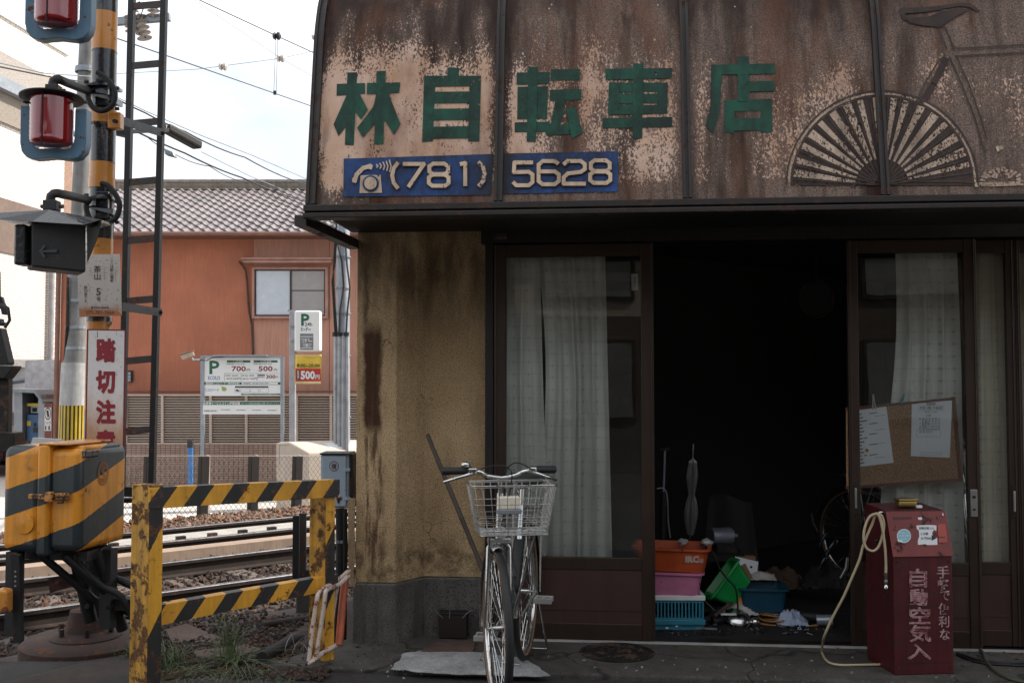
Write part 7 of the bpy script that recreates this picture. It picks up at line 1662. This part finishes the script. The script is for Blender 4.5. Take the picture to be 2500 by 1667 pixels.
pr(n1_, pk_, C7, M['ink_grey'], rows, .003, 'print_lines'); pr(n1_, pk_, C7, mat('ochre_dot', (.45,.32,.12), .8, 0, bump=0), [[(368,1242),(382,1230),(395,1240),(384,1256)]], .003, 'ochre_mark')
n2_ = thing('paper_notice', 'right sheet on the corkboard showing opening hours and a monthly calendar', 'paper', pk_.h(*C7([(740,1280)])[0]))
mb = MB(); pk_.ext(mb, C7([(636,955),(862,963),(849,1284),(630,1275)]), .001, .002); mb.build('sheet', M['paper'], n2_)
its = [("営業時間",718,974,768,989,.008),("午前11時~午後8時",680,996,806,1012,.006),("毎月1·2·3休",708,1022,778,1031),("12月",716,1040,741,1052,.006),("日 月 火 水 木 金 土",677,1057,795,1071,.004),
       ("1  2  3  4  5  6",697,1073,792,1084),("7  8  9 10 11 12 13",679,1088,792,1099),("14 15 16 17 18 19 20",676,1103,793,1115),("21 22 23 24 25 26 27",676,1118,793,1129),("28 29 30 31",676,1133,750,1144)]
pr(n2_, pk_, C7, M['ink'], its, .003); fr2 = []
for (x0,y0,x1,y1) in ((674,991,812,1017),(662,1124,797,1166),(686,1254,804,1268)): fr2 += [(x0,y0,x1,y0+1.2),(x0,y1-1.2,x1,y1),(x0,y0,x0+1.2,y1),(x1-1.2,y0,x1,y1)]
for (cx1, cy1) in ((702,1079),(720,1079),(702,1094),(720,1094),(702,1109)): fr2 += stroke([(cx1+9*math.cos(t_*.9), cy1+8*math.sin(t_*.9)) for t_ in range(8)], 1.6)
pr(n2_, pk_, C7, M['ink_grey'], fr2, .0031, 'ruled_boxes')
def peg(x, y, ang, m_, label, L_=.055):
    o = thing('clothes_peg', label, 'peg', pk_.h(*C7([(x,y)])[0], .01)); c_ = pk_.h(*C7([(x,y)])[0], .012)
    for s in (-1, 1):
        a = R(90)+ang + s*R(5); d_ = Vector((math.cos(a), 0, math.sin(a))); MB().bar(c_ - d_*L_*.5 + Vector((s*.004,0,0)), c_ + d_*L_*.5 + Vector((s*.005,0,0)), .006, .009, (0,1,0)).build('jaw', m_, o, bevel=.002)
    MB().cyl(c_+Vector((-.008,0,0)), c_+Vector((.008,0,0)), .004, n=8).build('spring', M['chrome'], o)
peg(418, 970, R(3), mat('clear_plastic', (.5,.5,.47), .15, 0, bump=0), 'clear plastic clothes peg over the left sheet', .085); peg(578, 956, R(-20), mat('cyan_plastic', (.06,.33,.45), .3, 0, bump=0), 'small cyan clothes peg on the corkboard\'s top edge', .055)
# sticker on the left door glass
sk = MB(); pk_.ext(sk, [(1541,668),(1558,668),(1557,708),(1542,709)], -.012, -.011); so = sk.build('door_sticker', M['sign_white'], loc=pk_.h(1550,709)); tag(so, 'small white strip sticker inside the left door glass, upper right', 'sticker')
pr(so, pk_, lambda p: p, M['ink'], [("営業中",1547,676,1553,700,0,True)], -.0105)

# ================================================================== leaning stick, box, manhole, cables
a_, b__ = P(1043,1060,5.50), P(1190,1418,5.30); b__ = a_ + (b__-a_)*1.42; b__.z = max(b__.z, .01)
mbs = MB(); mbs.tube([a_*(1-t)+b__*t for t in (0,.12,.13,.14,.4,.41,.42,.7,.71,.72,1)], [.012,.0125,.015,.0128,.013,.0155,.013,.0132,.0155,.0132,.013], 10)
tag(mbs.build('bamboo_stick', mat('dark_bamboo', (.085,.06,.045), .6, 0, var=.4), loc=b__, smooth=60), 'dark knotty stick leaning in the stucco corner behind the bicycle', 'stick')
bx_ = thing('metal_box', 'dark brown metal box with bare wires on the ground in the corner behind the bicycle', 'box', PZ(1105,1562,0), 0)
c_ = PZ(1105,1560,0); MB().box(c_.x-.078, c_.x+.078, c_.y, c_.y+.10, 0.005, .135).build('case', mat('dark_brown_box', (.03,.018,.015), .5, .2), bx_, bevel=.004); MB().box(c_.x-.084, c_.x+.084, c_.y-.006, c_.y+.106, .135, .146).build('box_lid', M['bronze_dark'], bx_, bevel=.003)
for (x0,y0,x1,y1) in ((1062,1488,1081,1508),(1150,1488,1129,1507),(1098,1488,1097,1508)): MB().cyl(P(x0,y0,5.33), P(x1,y1,5.36), .0022, n=5).build('bare_wire', M['galv'], bx_)
mh = thing('manhole_cover', 'round cast iron manhole cover set in the apron before the doorway', 'cover', PZ(1507,1592,0)); c_ = PZ(1507,1592,0)
MB().lathe([(.175,-.01),(.195,.002),(.195,.005),(.178,.005),(.178,.0)], c_, n=48).build('ring', M['dark_iron'], mh); mb = MB().lathe([(0,.004),(.174,.004),(.174,-.01)], c_, n=48)
for i in range(-5,6):
    for j in range(-5,6):
        if (i*i+j*j)*.03*.03 < .15*.15 and (i+j) % 2 == 0: mb.obox(c_+Vector((i*.03,j*.03,.0055)), (1,1,0), (-1,1,0), (0,0,1), .012, .005, .002)
tag(mb.build('lid', M['dark_iron'], mh), kind='stuff')
def gcable(pts, r_, m_, label, nm='ground_cable', cat='cable'):
    w = smooth_pts([tuple(PZ(*C8([q_])[0], r_+.001)) for q_ in pts], 5); tag(MB().tube(w, r_, 8).build(nm, m_, loc=w[0], smooth=60), label, cat)
gcable([(1330,1305),(1362,1340),(1385,1400),(1430,1455),(1500,1505),(1580,1538),(1700,1562),(1900,1580)], .008, mat('green_hose', (.07,.08,.045), .6, 0), 'olive green hose curling out from under the far right door', 'garden_hose', 'hose')
gcable([(1172,1345),(1250,1370),(1330,1395),(1450,1412),(1560,1418),(1700,1410),(1850,1400)], .007, M['rubber'], 'black cable on the apron right of the pump, upper one'); gcable([(1172,1352),(1240,1385),(1330,1412),(1430,1425),(1560,1432),(1700,1440)], .006, M['rubber'], 'black cable on the apron right of the pump, lower one')

# ================================================================== clutter in the doorway
QC = lambda pts: [(1580 + x*.38712, 1060 + y*.38712) for x, y in pts]
def q(x, y, d): return P(*QC([(x, y)])[0], d)
def tub(mb, c, w, l, h, taper=.85, t=.006, rim=.014, rot=None):
    """open tapered box; c = bottom centre"""
    Rm = rot or Matrix.Identity(3); V = lambda x, y, z: Vector(c) + Rm @ Vector((x, y, z)); k = .12
    def loop(sx_, sy_, z): 
        out = []
        for (cx1, cy1, a0) in ((sx_/2-k*w, sy_/2-k*w, 0), (-sx_/2+k*w, sy_/2-k*w, 90), (-sx_/2+k*w, -sy_/2+k*w, 180), (sx_/2-k*w, -sy_/2+k*w, 270)):
            for q_ in range(4): a = R(a0 + q_*30); out.append(V(cx1 + k*w*math.cos(a), cy1 + k*w*math.sin(a), z))
        return out
    L = [loop(w*taper, l*taper, 0), loop(w, l, h-.012), loop(w+rim*2, l+rim*2, h-.012), loop(w+rim*2, l+rim*2, h), loop(w-t*2, l-t*2, h), loop(w*taper-t*2, l*taper-t*2, t)]
    n = 16; b0 = len(mb.v); vs = [v for lp in L for v in lp]
    fs = [(i*n+j, i*n+(j+1)%n, (i+1)*n+(j+1)%n, (i+1)*n+j) for i in range(5) for j in range(n)] + [tuple(range(n-1,-1,-1)), tuple(range(5*n, 6*n))]
    return mb.add(vs, fs)
Rz = lambda a: Matrix.Rotation(R(a), 3, 'Z')
M['orange_pl'] = mat('orange_plastic', (.50,.085,.022), .4, 0, var=.3, rust=.06, rustc=(.08,.03,.02), bump=.05); M['pink_pl'] = mat('pink_plastic', (.60,.20,.33), .45, 0, var=.25, rust=.08, rustc=(.12,.05,.06), bump=.05)
M['teal_pl'] = mat('teal_plastic', (.035,.22,.31), .45, 0, var=.25, bump=.05); M['green_pl'] = mat('green_plastic', (.012,.30,.065), .3, 0, var=.2, bump=0); M['navy_pl'] = mat('navy_plastic', (.012,.07,.12), .4, 0, var=.3, bump=0)
Y6 = 5.98
cO = PY(1660, 1385, Y6); zO = cO.z
oc_ = thing('orange_bin', 'orange plastic bin with white lettering on top of the pile in the doorway', 'bin', (cO.x-.02, Y6, zO))
tub(MB(), (cO.x-.045, Y6, zO), .43, .30, .135, .88, rot=Rz(-8)).build('bin_shell', M['orange_pl'], oc_, smooth=35)
plo = Pl(Vector((cO.x, Y6, zO)) + Rz(-8) @ Vector((0,-.15,.1)), Rz(-8) @ Vector((0,-1,-.10)))
pr(oc_, plo, QC, mat('white_stencil', (.55,.40,.34), .7, 0, bump=0), [("IRC",240,762,328,808,.09),("TIRE",322,782,354,808,.05)], .006)
cP = PY(1655, 1441, Y6); pk1 = thing('pink_bin', 'pink plastic bin between the orange bin and the slotted crate', 'bin', (cP.x, Y6, cP.z)); tub(MB(), (cP.x-.06, Y6, cP.z), .40, .28, zO-cP.z-.004, .9, rot=Rz(-5)).build('bin_shell', M['pink_pl'], pk1, smooth=35)
# slotted crates
def crate(zb0, h, label, cx0, rim_m, w=.34, l=.26, rot=4):
    o = thing('slotted_crate', label, 'crate', (cx0, Y6, zb0), R(rot)); t_ = .006; sh_ = MB()
    sh_.box(-w/2, w/2, -l/2, l/2, 0, .008)
    for s in (-1, 1):
        for (z0_, z1_) in ((0,.022),(h-.03,h-.012)): sh_.box(-w/2, w/2, s*l/2-t_/2, s*l/2+t_/2, z0_, z1_); sh_.box(s*w/2-t_/2, s*w/2+t_/2, -l/2, l/2, z0_, z1_)
        n_ = 17
        for k in range(n_+1): x = -w/2 + w*k/n_; sh_.box(x-.004, x+.004, s*l/2-t_/2+.0005, s*l/2+t_/2-.0005, .022, h-.03)
        for k in range(12): y = -l/2 + l*(k+.5)/12; sh_.box(s*w/2-t_/2+.0005, s*w/2+t_/2-.0005, y-.004, y+.004, .022, h-.03)
    tag(sh_.build('crate_shell', M['teal_pl'], o, local=True), kind='stuff')
    r_ = MB(); 
    for s in (-1, 1): r_.box(-w/2-.012, w/2+.012, s*l/2-.012, s*l/2+.012, h-.016, h+.012); r_.box(s*w/2-.012, s*w/2+.012, -l/2+.0125, l/2-.0125, h-.016, h+.012)
    r_.build('rim', rim_m, o, local=True, bevel=.003); return o
cC = PY(1645, 1500, Y6); hC = cP.z - .05
crate(.05, max(.08, hC-.012), 'teal slotted crate with a white rim under the pink bin', cC.x-.02, M['white_paint'])
crate(-.04+.044, .045, 'lowest teal crate of the pile, mostly hidden on the floor', cC.x-.02, M['teal_pl'])
gt = thing('green_tub', 'bright green plastic tub tipped on its side against the bins', 'tub', (q(520,980,5.95).x, 5.95, 0))
Rg = Matrix.Rotation(R(-52), 3, 'Y') @ Rz(10); gcn = q(545,905,5.98)
tub(MB(), gcn + Vector((.03,0,-.085)), .27, .22, .14, .72, rot=Rg).build('tub_shell', M['green_pl'], gt, smooth=35)
nb_ = thing('blue_basket', 'navy blue plastic basket holding a white cloth, right of the green tub', 'basket', (q(690,1050,6.15).x, 6.15, 0)); cN = q(690,1052,6.15)
tub(MB(), (cN.x, 6.15, max(.02,cN.z)), .27, .24, .135, .9).build('basket_shell', M['navy_pl'], nb_, smooth=35)
def rag(name, label, px, py, d, rx, ry, h, m_, seed, cat='cloth'):
    r2 = random.Random(seed); c_ = q(px, py, d); ox, oy = r2.uniform(0,50), r2.uniform(0,50)
    def fn(u, v):
        x, y = (u-.5)*2, (v-.5)*2; e = 1 + .25*noise.noise(Vector((math.atan2(y,x)*1.3+ox, oy, 0)))
        rr = min(1, math.hypot(x, y)); z = h*(1-rr**2)*(.6+.6*noise.noise(Vector((x*1.7+ox, y*1.7+oy, 1)))) + h*.35*abs(noise.noise(Vector((x*5+ox, y*5, 4)))) + .004
        return c_ + Vector((x*rx*e, y*ry*e, max(z, .002)))
    o = MB().grid(fn, 26, 26).build(name, m_, loc=c_, smooth=180, solid=.003); return tag(o, label, cat)
M['wcloth'] = mat('white_rag', (.52,.48,.45), .9, 0, var=.3, bump=.1); M['bcloth'] = mat('pale_blue_rag', (.42,.50,.66), .9, 0, var=.2, bump=.1); M['dcloth'] = mat('dark_rag', (.02,.018,.018), .9, 0, var=.4)
rag('white_cloth', 'white cloth heaped in the navy basket', 705, 905, 6.13, .10, .09, .05, M['wcloth'], 1)
rag('grey_rag', 'crumpled off-white rag on the shop floor, left of the orange hose', 585, 1125, 5.93, .10, .07, .10, M['wcloth'], 2); rag('grey_rag', 'off-white rag with a printed edge beside the blue cloth', 740, 1128, 5.96, .12, .07, .09, M['wcloth'], 3)
rag('blue_cloth', 'pale blue cloth lying over the orange hose coil', 905, 1195, 5.84, .09, .07, .12, M['bcloth'], 4); rag('blue_cloth', 'small corner of pale blue cloth at the end of the hose', 955, 1250, 5.74, .032, .03, .035, M['bcloth'], 5)
rag('dark_rag', 'dark oily rag heap under the green tub', 480, 1100, 6.0, .13, .09, .06, M['dcloth'], 6); rag('dark_rag', 'dark rag heap at the right of the floor clutter', 1010, 1190, 6.05, .12, .08, .05, M['dcloth'], 7); rag('dark_rag', 'dark rag heap in front of the slotted crate', 250, 1190, 5.85, .12, .05, .04, M['dcloth'], 8)
for i, (px, py, r_, lb) in enumerate(((222,672,.030,'crumpled clear plastic bag in the orange bin, left'),(375,678,.038,'crumpled clear plastic bag in the orange bin, right'))):
    c_ = q(px, py+6, 5.93); o = MB().sph(c_, r_, 14, 9, (1,.8,.72)); 
    for v in o.v: v += Vector((1,1,1))*noise.noise(v*60)*.008
    tag(o.build('plastic_bag', mat('crinkled_plastic', (.45,.42,.40), .12, 0, var=.4, bump=.6, bs=40, coat=.6), loc=c_, smooth=30), lb, 'bag')
wb = MB(); pwb = Pl(q(620,820,6.10), (-CFW*.9 + CRT*.3)); pwb.ext(wb, QC([(551,768),(698,801),(690,866),(640,880),(590,850)]), 0, .006); ob = wb.build('white_card', M['paper'], loc=q(630,880,6.10)); tag(ob, 'white card with an oval hole standing behind the blue basket', 'card')
hb2 = MB(); pwb.flat(hb2, QC(cir(652,834,8,12)), .0065); hb2.build('oval_hole', M['black'], ob)
M['card'] = mat('cardboard', (.27,.155,.085), .85, 0, var=.2); cbx = thing('cardboard_box', 'torn brown cardboard box behind the white card', 'box', q(625,890,6.2)); MB().obox(q(620,810,6.22), CRT, CFW, (0,0,1), .055, .03, .045).build('carton', M['card'], cbx); MB().obox(q(622,870,6.06), CRT+Vector((0,0,.5)), CFW, (-.5,0,1), .022, .004, .05).build('flap', M['card'], cbx)
# orange hose coil
for i, lb in enumerate(('outer loop of the orange hose coil on the shop floor',)):
    pts = []
    for k in range(64):
        a = k/64*2*math.pi*4; rr = .105+.014*math.sin(k*.9)+.02*math.sin(a*.5); c0_ = q(845, 1195, 5.9); pts.append((c0_.x + rr*1.25*math.cos(a), c0_.y + rr*.8*math.sin(a), .012 + .012*(k//16) + .008*math.sin(k)))
    pts += [tuple(q(960,1236,5.8)), tuple(q(1075,1240,5.8))]
    pts[-2] = (pts[-2][0], pts[-2][1], .01); pts[-1] = (pts[-1][0], pts[-1][1], .01)
    tag(MB().tube(smooth_pts(pts, 2), .0065, 8).build('orange_hose', mat('orange_hose', (.40,.19,.05), .45, 0, bump=0), loc=pts[0], smooth=60), 'coil of ochre orange hose on the shop floor', 'hose')
c_ = q(570,1195,5.85); c_.z = max(.012, c_.z); hc_ = MB().lathe([(0,.035),(.03,.034),(.06,.022),(.078,.006),(.08,0),(.074,.0),(.055,.012),(0,.02)], Vector((c_.x, c_.y, .045)), (.05,-.55,1), 32)
tag(hc_.build('metal_dish', M['chrome'], loc=(c_.x,c_.y,.012), smooth=50), 'round shiny metal dish lying on the shop floor', 'dish')
c_ = q(455,1200,5.85); tag(MB().lathe([(0,-.045),(.024,-.045),(.026,-.04),(.026,.025),(.012,.04),(.012,.055),(0,.055)], Vector((c_.x,c_.y,.03)), CRT*.9+CFW*.3+Vector((0,0,.15)), 20).build('small_bottle', M['black'], loc=c_, smooth=40), 'black bottle with a pale label lying left of the metal dish', 'bottle')
bo = bpy.data.objects['small_bottle']; MB().lathe([(.0265,-.03),(.0268,.018)], Vector((c_.x,c_.y,.03)), CRT*.9+CFW*.3+Vector((0,0,.15)), 20).build('label', M['sign_white'], bo, smooth=40); bo.children[0].location = -Vector(c_) 
c_ = q(1118,1210,5.82); cn_ = MB().lathe([(0,-.045),(.032,-.045),(.032,.045),(.029,.045),(.029,-.04),(0,-.04)], Vector((c_.x,c_.y,.035)), CRT*.95-CFW*.2+Vector((0,0,.08)), 24); tag(cn_.build('open_can', mat('pale_can', (.45,.49,.55), .35, .5), loc=c_, smooth=40), 'pale metal can lying open at the right end of the clutter', 'can')
c_ = q(1030,1205,5.9); tag(MB().cyl(Vector((c_.x-.06,c_.y,.04)), Vector((c_.x+.05,c_.y-.03,.04)), .03, n=16).build('dark_cylinder', M['rubber'], loc=c_, smooth=40), 'dark cylinder lying between the blue cloth and the can', 'cylinder')
a_, b__ = q(115,1240,5.72), q(250,1212,5.78); a_.z = .012; b__.z = .03; wr_ = thing('white_rod', 'white plastic rod with a kinked end just inside the door sill', 'rod', a_); MB().cyl(a_, b__, .0045, n=8).build('rod', M['white_paint'], wr_); MB().tube([a_+(b__-a_)*.3, a_+(b__-a_)*.42+Vector((.01,-.02,.004)), a_+(b__-a_)*.5+Vector((.03,-.01,.0))], .005, 8).build('rod_end', M['white_paint'], wr_, smooth=60)
tr = MB(); c_ = q(210,1170,5.95); c_.z = .05
tr.tube([c_ + Vector((math.cos(a)*.19, math.sin(a)*.13, .02*math.sin(a*2))) for a in [2*math.pi*k/40 for k in range(40)]], .022, 10, closed=True); tag(tr.build('loose_tyre', M['rubber'], loc=c_, smooth=60), 'black loose bicycle tyre lying in front of the crates', 'tyre')
c_ = q(680,1228,5.8); c_.z = .028; tag(MB().sph(c_, .028, 16, 10).build('steel_ball', M['chrome'], loc=c_, smooth=60), 'dark shiny round bell on the floor right of the dish', 'bell')
r2 = random.Random(44); jm = MB()
for k in range(150):
    px = r2.uniform(80,1250); py = r2.uniform(1120,1262); c_ = PZ(*QC([(px,py)])[0], .01)
    if c_.y < YG+.08: continue
    jm.obox(c_, (r2.uniform(-1,1),r2.uniform(-1,1),.1), (r2.uniform(-1,1),r2.uniform(-1,1),r2.uniform(-.3,.3)), (0,0,1), r2.uniform(.005,.03), r2.uniform(.002,.007), r2.uniform(.002,.006))
tag(jm.build('floor_clutter', mat('small_parts', (.06,.055,.05), .4, .4, var=.6, vs=3), None), 'small dark metal parts and scraps strewn on the shop floor', 'clutter', kind='stuff')
lt = MB()
for k in range(70):
    px, py = (r2.uniform(1400,2480), r2.uniform(1600,1654)) if k < 45 else (r2.uniform(860,1400), r2.uniform(1590,1655)); c_ = PZ(px, py, .004); s_ = r2.uniform(.002,.006)
    lt.obox(c_, (r2.uniform(-1,1),r2.uniform(-1,1),.1), (r2.uniform(-1,1),r2.uniform(-1,1),.2), (0,0,1), s_, s_*.6, s_*.5)
tag(lt.build('litter_specks', mat('pale_grit', (.42,.40,.37), .8, 0, var=.6, vs=30), None), 'pale grit and litter specks on the apron', 'litter', kind='stuff')
# folded clear umbrella hanging inside
um = thing('clear_umbrella', 'folded clear vinyl umbrella hanging above the orange bin', 'umbrella', q(270,630,6.1)); prf = []
ax0, ax1 = q(290,100,6.1), q(272,632,6.1)
def umf(u, v):
    c_ = ax0*(1-v) + ax1*v; rr = .004 + ((.0 if v < .12 else min(.024, .016+(v-.12)*.05)*(1-max(0,(v-.34)/.20)*.55)) if v < .54 else .0108 + .020*math.sin((v-.54)/.46*math.pi)**.8*(1.1-(v-.54))) ; a = u*2*math.pi
    rr *= 1 + .28*math.sin(a*8 + v*3); return c_ + CRT*math.cos(a)*rr + CFW*math.sin(a)*rr
MB().grid(umf, 64, 30).build('canopy', mat('clear_vinyl', (.16,.16,.165), .10, .2, var=.3, bump=.2, bs=20, coat=1), um, smooth=60); MB().cyl(q(291,60,6.1), ax0, .005, n=8).build('shaft', M['chrome'], um); MB().cyl(ax1, q(268,660,6.1), .004, n=8).build('tip', M['chrome'], um)
fpu = thing('floor_pump', 'black upright floor pump with a grey hose at the left of the doorway', 'pump', q(100,680,6.2))
MB().cyl(q(98,690,6.2), q(104,360,6.2), .020, n=14).build('barrel', M['black_metal'], fpu, smooth=40); MB().cyl(q(104,360,6.2), q(112,95,6.2), .007, n=8).build('plunger', M['galv'], fpu); MB().cyl(q(85,98,6.2), q(140,92,6.2), .010, n=8).build('handle', M['rubber'], fpu)
MB().tube(smooth_pts([tuple(q(x,y,6.12)) for x, y in ((62,342),(100,338),(122,370),(130,450),(132,540),(140,610),(146,650))]), .0045, 8).build('hose', M['galv'], fpu, smooth=60)
mt_ = thing('electric_motor', 'small grey electric motor behind the bins', 'motor', q(480,690,6.5)); MB().lathe([(0,-.08),(.05,-.08),(.056,-.07),(.056,.05),(.045,.065),(.012,.07),(.012,.10),(0,.10)], q(478,640,6.5), CRT+CFW*.2, 20).build('housing', M['galv'], mt_, smooth=40); MB().box(q(478,690,6.5).x-.06, q(478,690,6.5).x+.06, 6.44, 6.56, q(478,690,6.5).z-.02, q(478,690,6.5).z+.02).build('mount', M['dark_iron'], mt_)
tbz = MB(); qz = q(478,690,6.5).z-.022; wbn = thing('work_bench', 'dark low work bench at the back of the doorway', 'bench', (q(300,690,6.5).x, 6.6, 0)); x0, x1 = q(100,690,6.6).x, q(560,690,6.6).x
MB().box(x0, x1, 6.35, 6.85, qz-.04, qz).build('top', M['inner'], wbn)
for (a, b_) in ((x0+.04,6.39),(x1-.04,6.39),(x0+.04,6.81),(x1-.04,6.81)): MB().box(a-.025, a+.025, b_-.025, b_+.025, .004, qz-.041).build('leg', M['inner'], wbn)
ck = thing('round_wall_lamp', 'round dark disc with a thin bright rim hanging in the shop interior', 'clock', P(1993,775,6.9)); MB().tube([P(1993,730,6.9) + (CRT*math.cos(a)*.118 + Vector((0,0,1))*math.sin(a)*.125) for a in [2*math.pi*k/40 for k in range(40)]], .005, 8, closed=True).build('rim', M['rung'], ck, smooth=60); MB().lathe([(0,0),(.113,0),(.113,.02),(0,.02)], P(1993,730,6.9), CFW, 32).build('disc', M['black'], ck)
MB().cyl(P(1993,730,6.9)+Vector((0,0,.12)), P(1993,730,6.9)+Vector((0,0,.60)), .003, n=6).build('cord', M['black'], ck)

# more bits of the heap
def simple(name, label, cat, mb, m_, loc, **k): return tag(mb.build(name, m_, loc=loc, **k), label, cat)
p_ = [q(335,690,5.80), q(385,715,5.80), q(430,770,5.80), q(460,850,5.80), q(510,915,5.80), q(555,965,5.80), q(568,1040,5.84), q(572,1110,5.86)]
simple('black_cable', 'black cable drooping from the orange bin across the green tub', 'cable', MB().tube(smooth_pts([tuple(v) for v in p_], 4), .0055, 8), M['rubber'], p_[0], smooth=60)
a_, b__ = q(425,1145,5.80), q(600,1000,5.95); simple('dark_rod', 'dark metal rod slanting up under the green tub', 'rod', MB().cyl(a_, b__, .011, n=10), M['rung'], a_, smooth=40)
a_, b__ = q(318,1005,5.82), q(425,1110,5.80); simple('thin_rod', 'thin dark rod leaning on the slotted crate', 'rod', MB().cyl(a_, b__, .005, n=8), M['rung'], a_)
a_ = q(512,1132,5.80); simple('pale_strip', 'pale flat strip lying in front of the off-white rag', 'strip', MB().obox(a_, (1,.1,0), (0,1,0), (0,0,1), .045, .012, .004), M['white_paint'], a_)
a_ = q(590,1048,5.90); simple('orange_scrap', 'small yellow orange scrap under the navy basket', 'scrap', MB().prism([a_+Vector((-.02,0,-.03)), a_+Vector((.03,0,-.02)), a_+Vector((.02,.01,.03)), a_+Vector((-.015,.01,.035))], (0,.004,0)), mat('scrap_orange', (.65,.28,.03), .5, 0), a_)
a_, b__ = q(250,1215,5.74), q(440,1225,5.70); a_.z = b__.z = .014; simple('grey_bar', 'long dark grey bar lying just inside the sill', 'bar', MB().bar(a_, b__, .012, .01), M['galv'], a_)
for i, (x0,y0,x1,y1,r_,lb) in enumerate(((1190,660,1130,760,.026,'upper'),(1125,770,1085,850,.020,'lower'),(1130,620,1085,700,.012,'slim left'))):
    a_, b__ = q(x0,y0,6.3), q(x1,y1,6.3); ax = (b__-a_); L = ax.length; simple('shock_absorber', '%s shiny black cylinder among the dark machinery at the right of the doorway' % lb, 'machine part', MB().lathe([(0,0),(r_*.7,0),(r_,.01),(r_,L*.6),(r_*.6,L*.64),(r_*.6,L),(0,L)], a_, ax, 18), mat('gloss_black', (.02,.025,.03), .12, .4, bump=0), a_, smooth=40)
a_, b__ = q(1262,775,6.1), q(1218,905,6.1); simple('chrome_strip', 'bright curved chrome strip beside the right door post', 'trim', MB().tube([a_, (a_+b__)/2+Vector((.015,0,0)), b__], [.010,.013,.008], 10), M['alu'], a_, smooth=60)
a_, b__ = q(1035,500,6.5), q(1075,615,6.5); simple('thin_lever', 'thin bent lever in the dark at the right of the doorway', 'lever', MB().tube([a_, a_*.5+b__*.5+Vector((-.01,0,0)), b__], .007, 8), M['rung'], a_, smooth=60)
rag('dark_rag', 'dark cloth bundle under the shiny cylinders at the right', 1130, 960, 6.4, .16, .12, .18, M['dcloth'], 21); rag('brown_sack', 'brown sacking behind the navy basket', 840, 960, 6.6, .17, .12, .16, mat('sacking', (.10,.06,.04), .9, 0), 22, 'sack')
a_ = q(520,400,6.9); hang = MB().grid(lambda u, v: a_ + Vector(((u-.5)*.30*(1+v*.4), .02*math.sin(u*9), -.55*v + .03*math.sin(u*5))), 12, 8); simple('hanging_coat', 'dim grey work coat hanging in the dark behind the umbrella', 'coat', hang, mat('coat_cloth', (.03,.028,.027), .9, 0), a_, smooth=60, solid=.01)

pm = MB()
for k in range(60):
    px = r2.uniform(90,1150); py = r2.uniform(1155,1262); c_ = PZ(*QC([(px,py)])[0], .014)
    if c_.y < YG+.09: continue
    pm.obox(c_, (r2.uniform(-1,1),r2.uniform(-1,1),.2), (r2.uniform(-1,1),r2.uniform(-1,1),r2.uniform(-.6,.6)), (0,0,1), r2.uniform(.004,.02), r2.uniform(.0015,.005), r2.uniform(.0015,.004))
tag(pm.build('bright_scraps', mat('bright_bits', (.40,.40,.40), .3, .6, var=.6, vs=3), None), 'bright metal bits and paper scraps scattered over the shop floor', 'scraps', kind='stuff')
for (x, z) in ((.02,.03),(.282,.03),(.02,z1-.03),(.282,z1-.03)): MB().cyl((x,-.003,z),(x,.002,z),.005,n=10).build('screw', M['dark_iron'], ap, local=True)
MB().box(.012,.290,-.0012,.001,.055,.0575).build('base_seam', M['black'], ap, local=True)
lv = MB()
for k in range(120):
    a = r2.choice(((870,1380,1572,1600),(1400,2060,1576,1590),(2340,2500,1590,1630),(700,960,1600,1660))); c_ = PZ(r2.uniform(a[0],a[1]), r2.uniform(a[2],a[3]), .003); s_ = r2.uniform(.003,.011)
    lv.obox(c_, (r2.uniform(-1,1),r2.uniform(-1,1),.2), (r2.uniform(-1,1),r2.uniform(-1,1),.4), (0,0,1), s_, s_*.6, .001)
tag(lv.build('dry_leaves', mat('dry_leaf', (.10,.065,.035), .8, 0, var=.6, vs=30), None), 'dry leaf scraps and grit gathered along the wall foot', 'litter', kind='stuff')
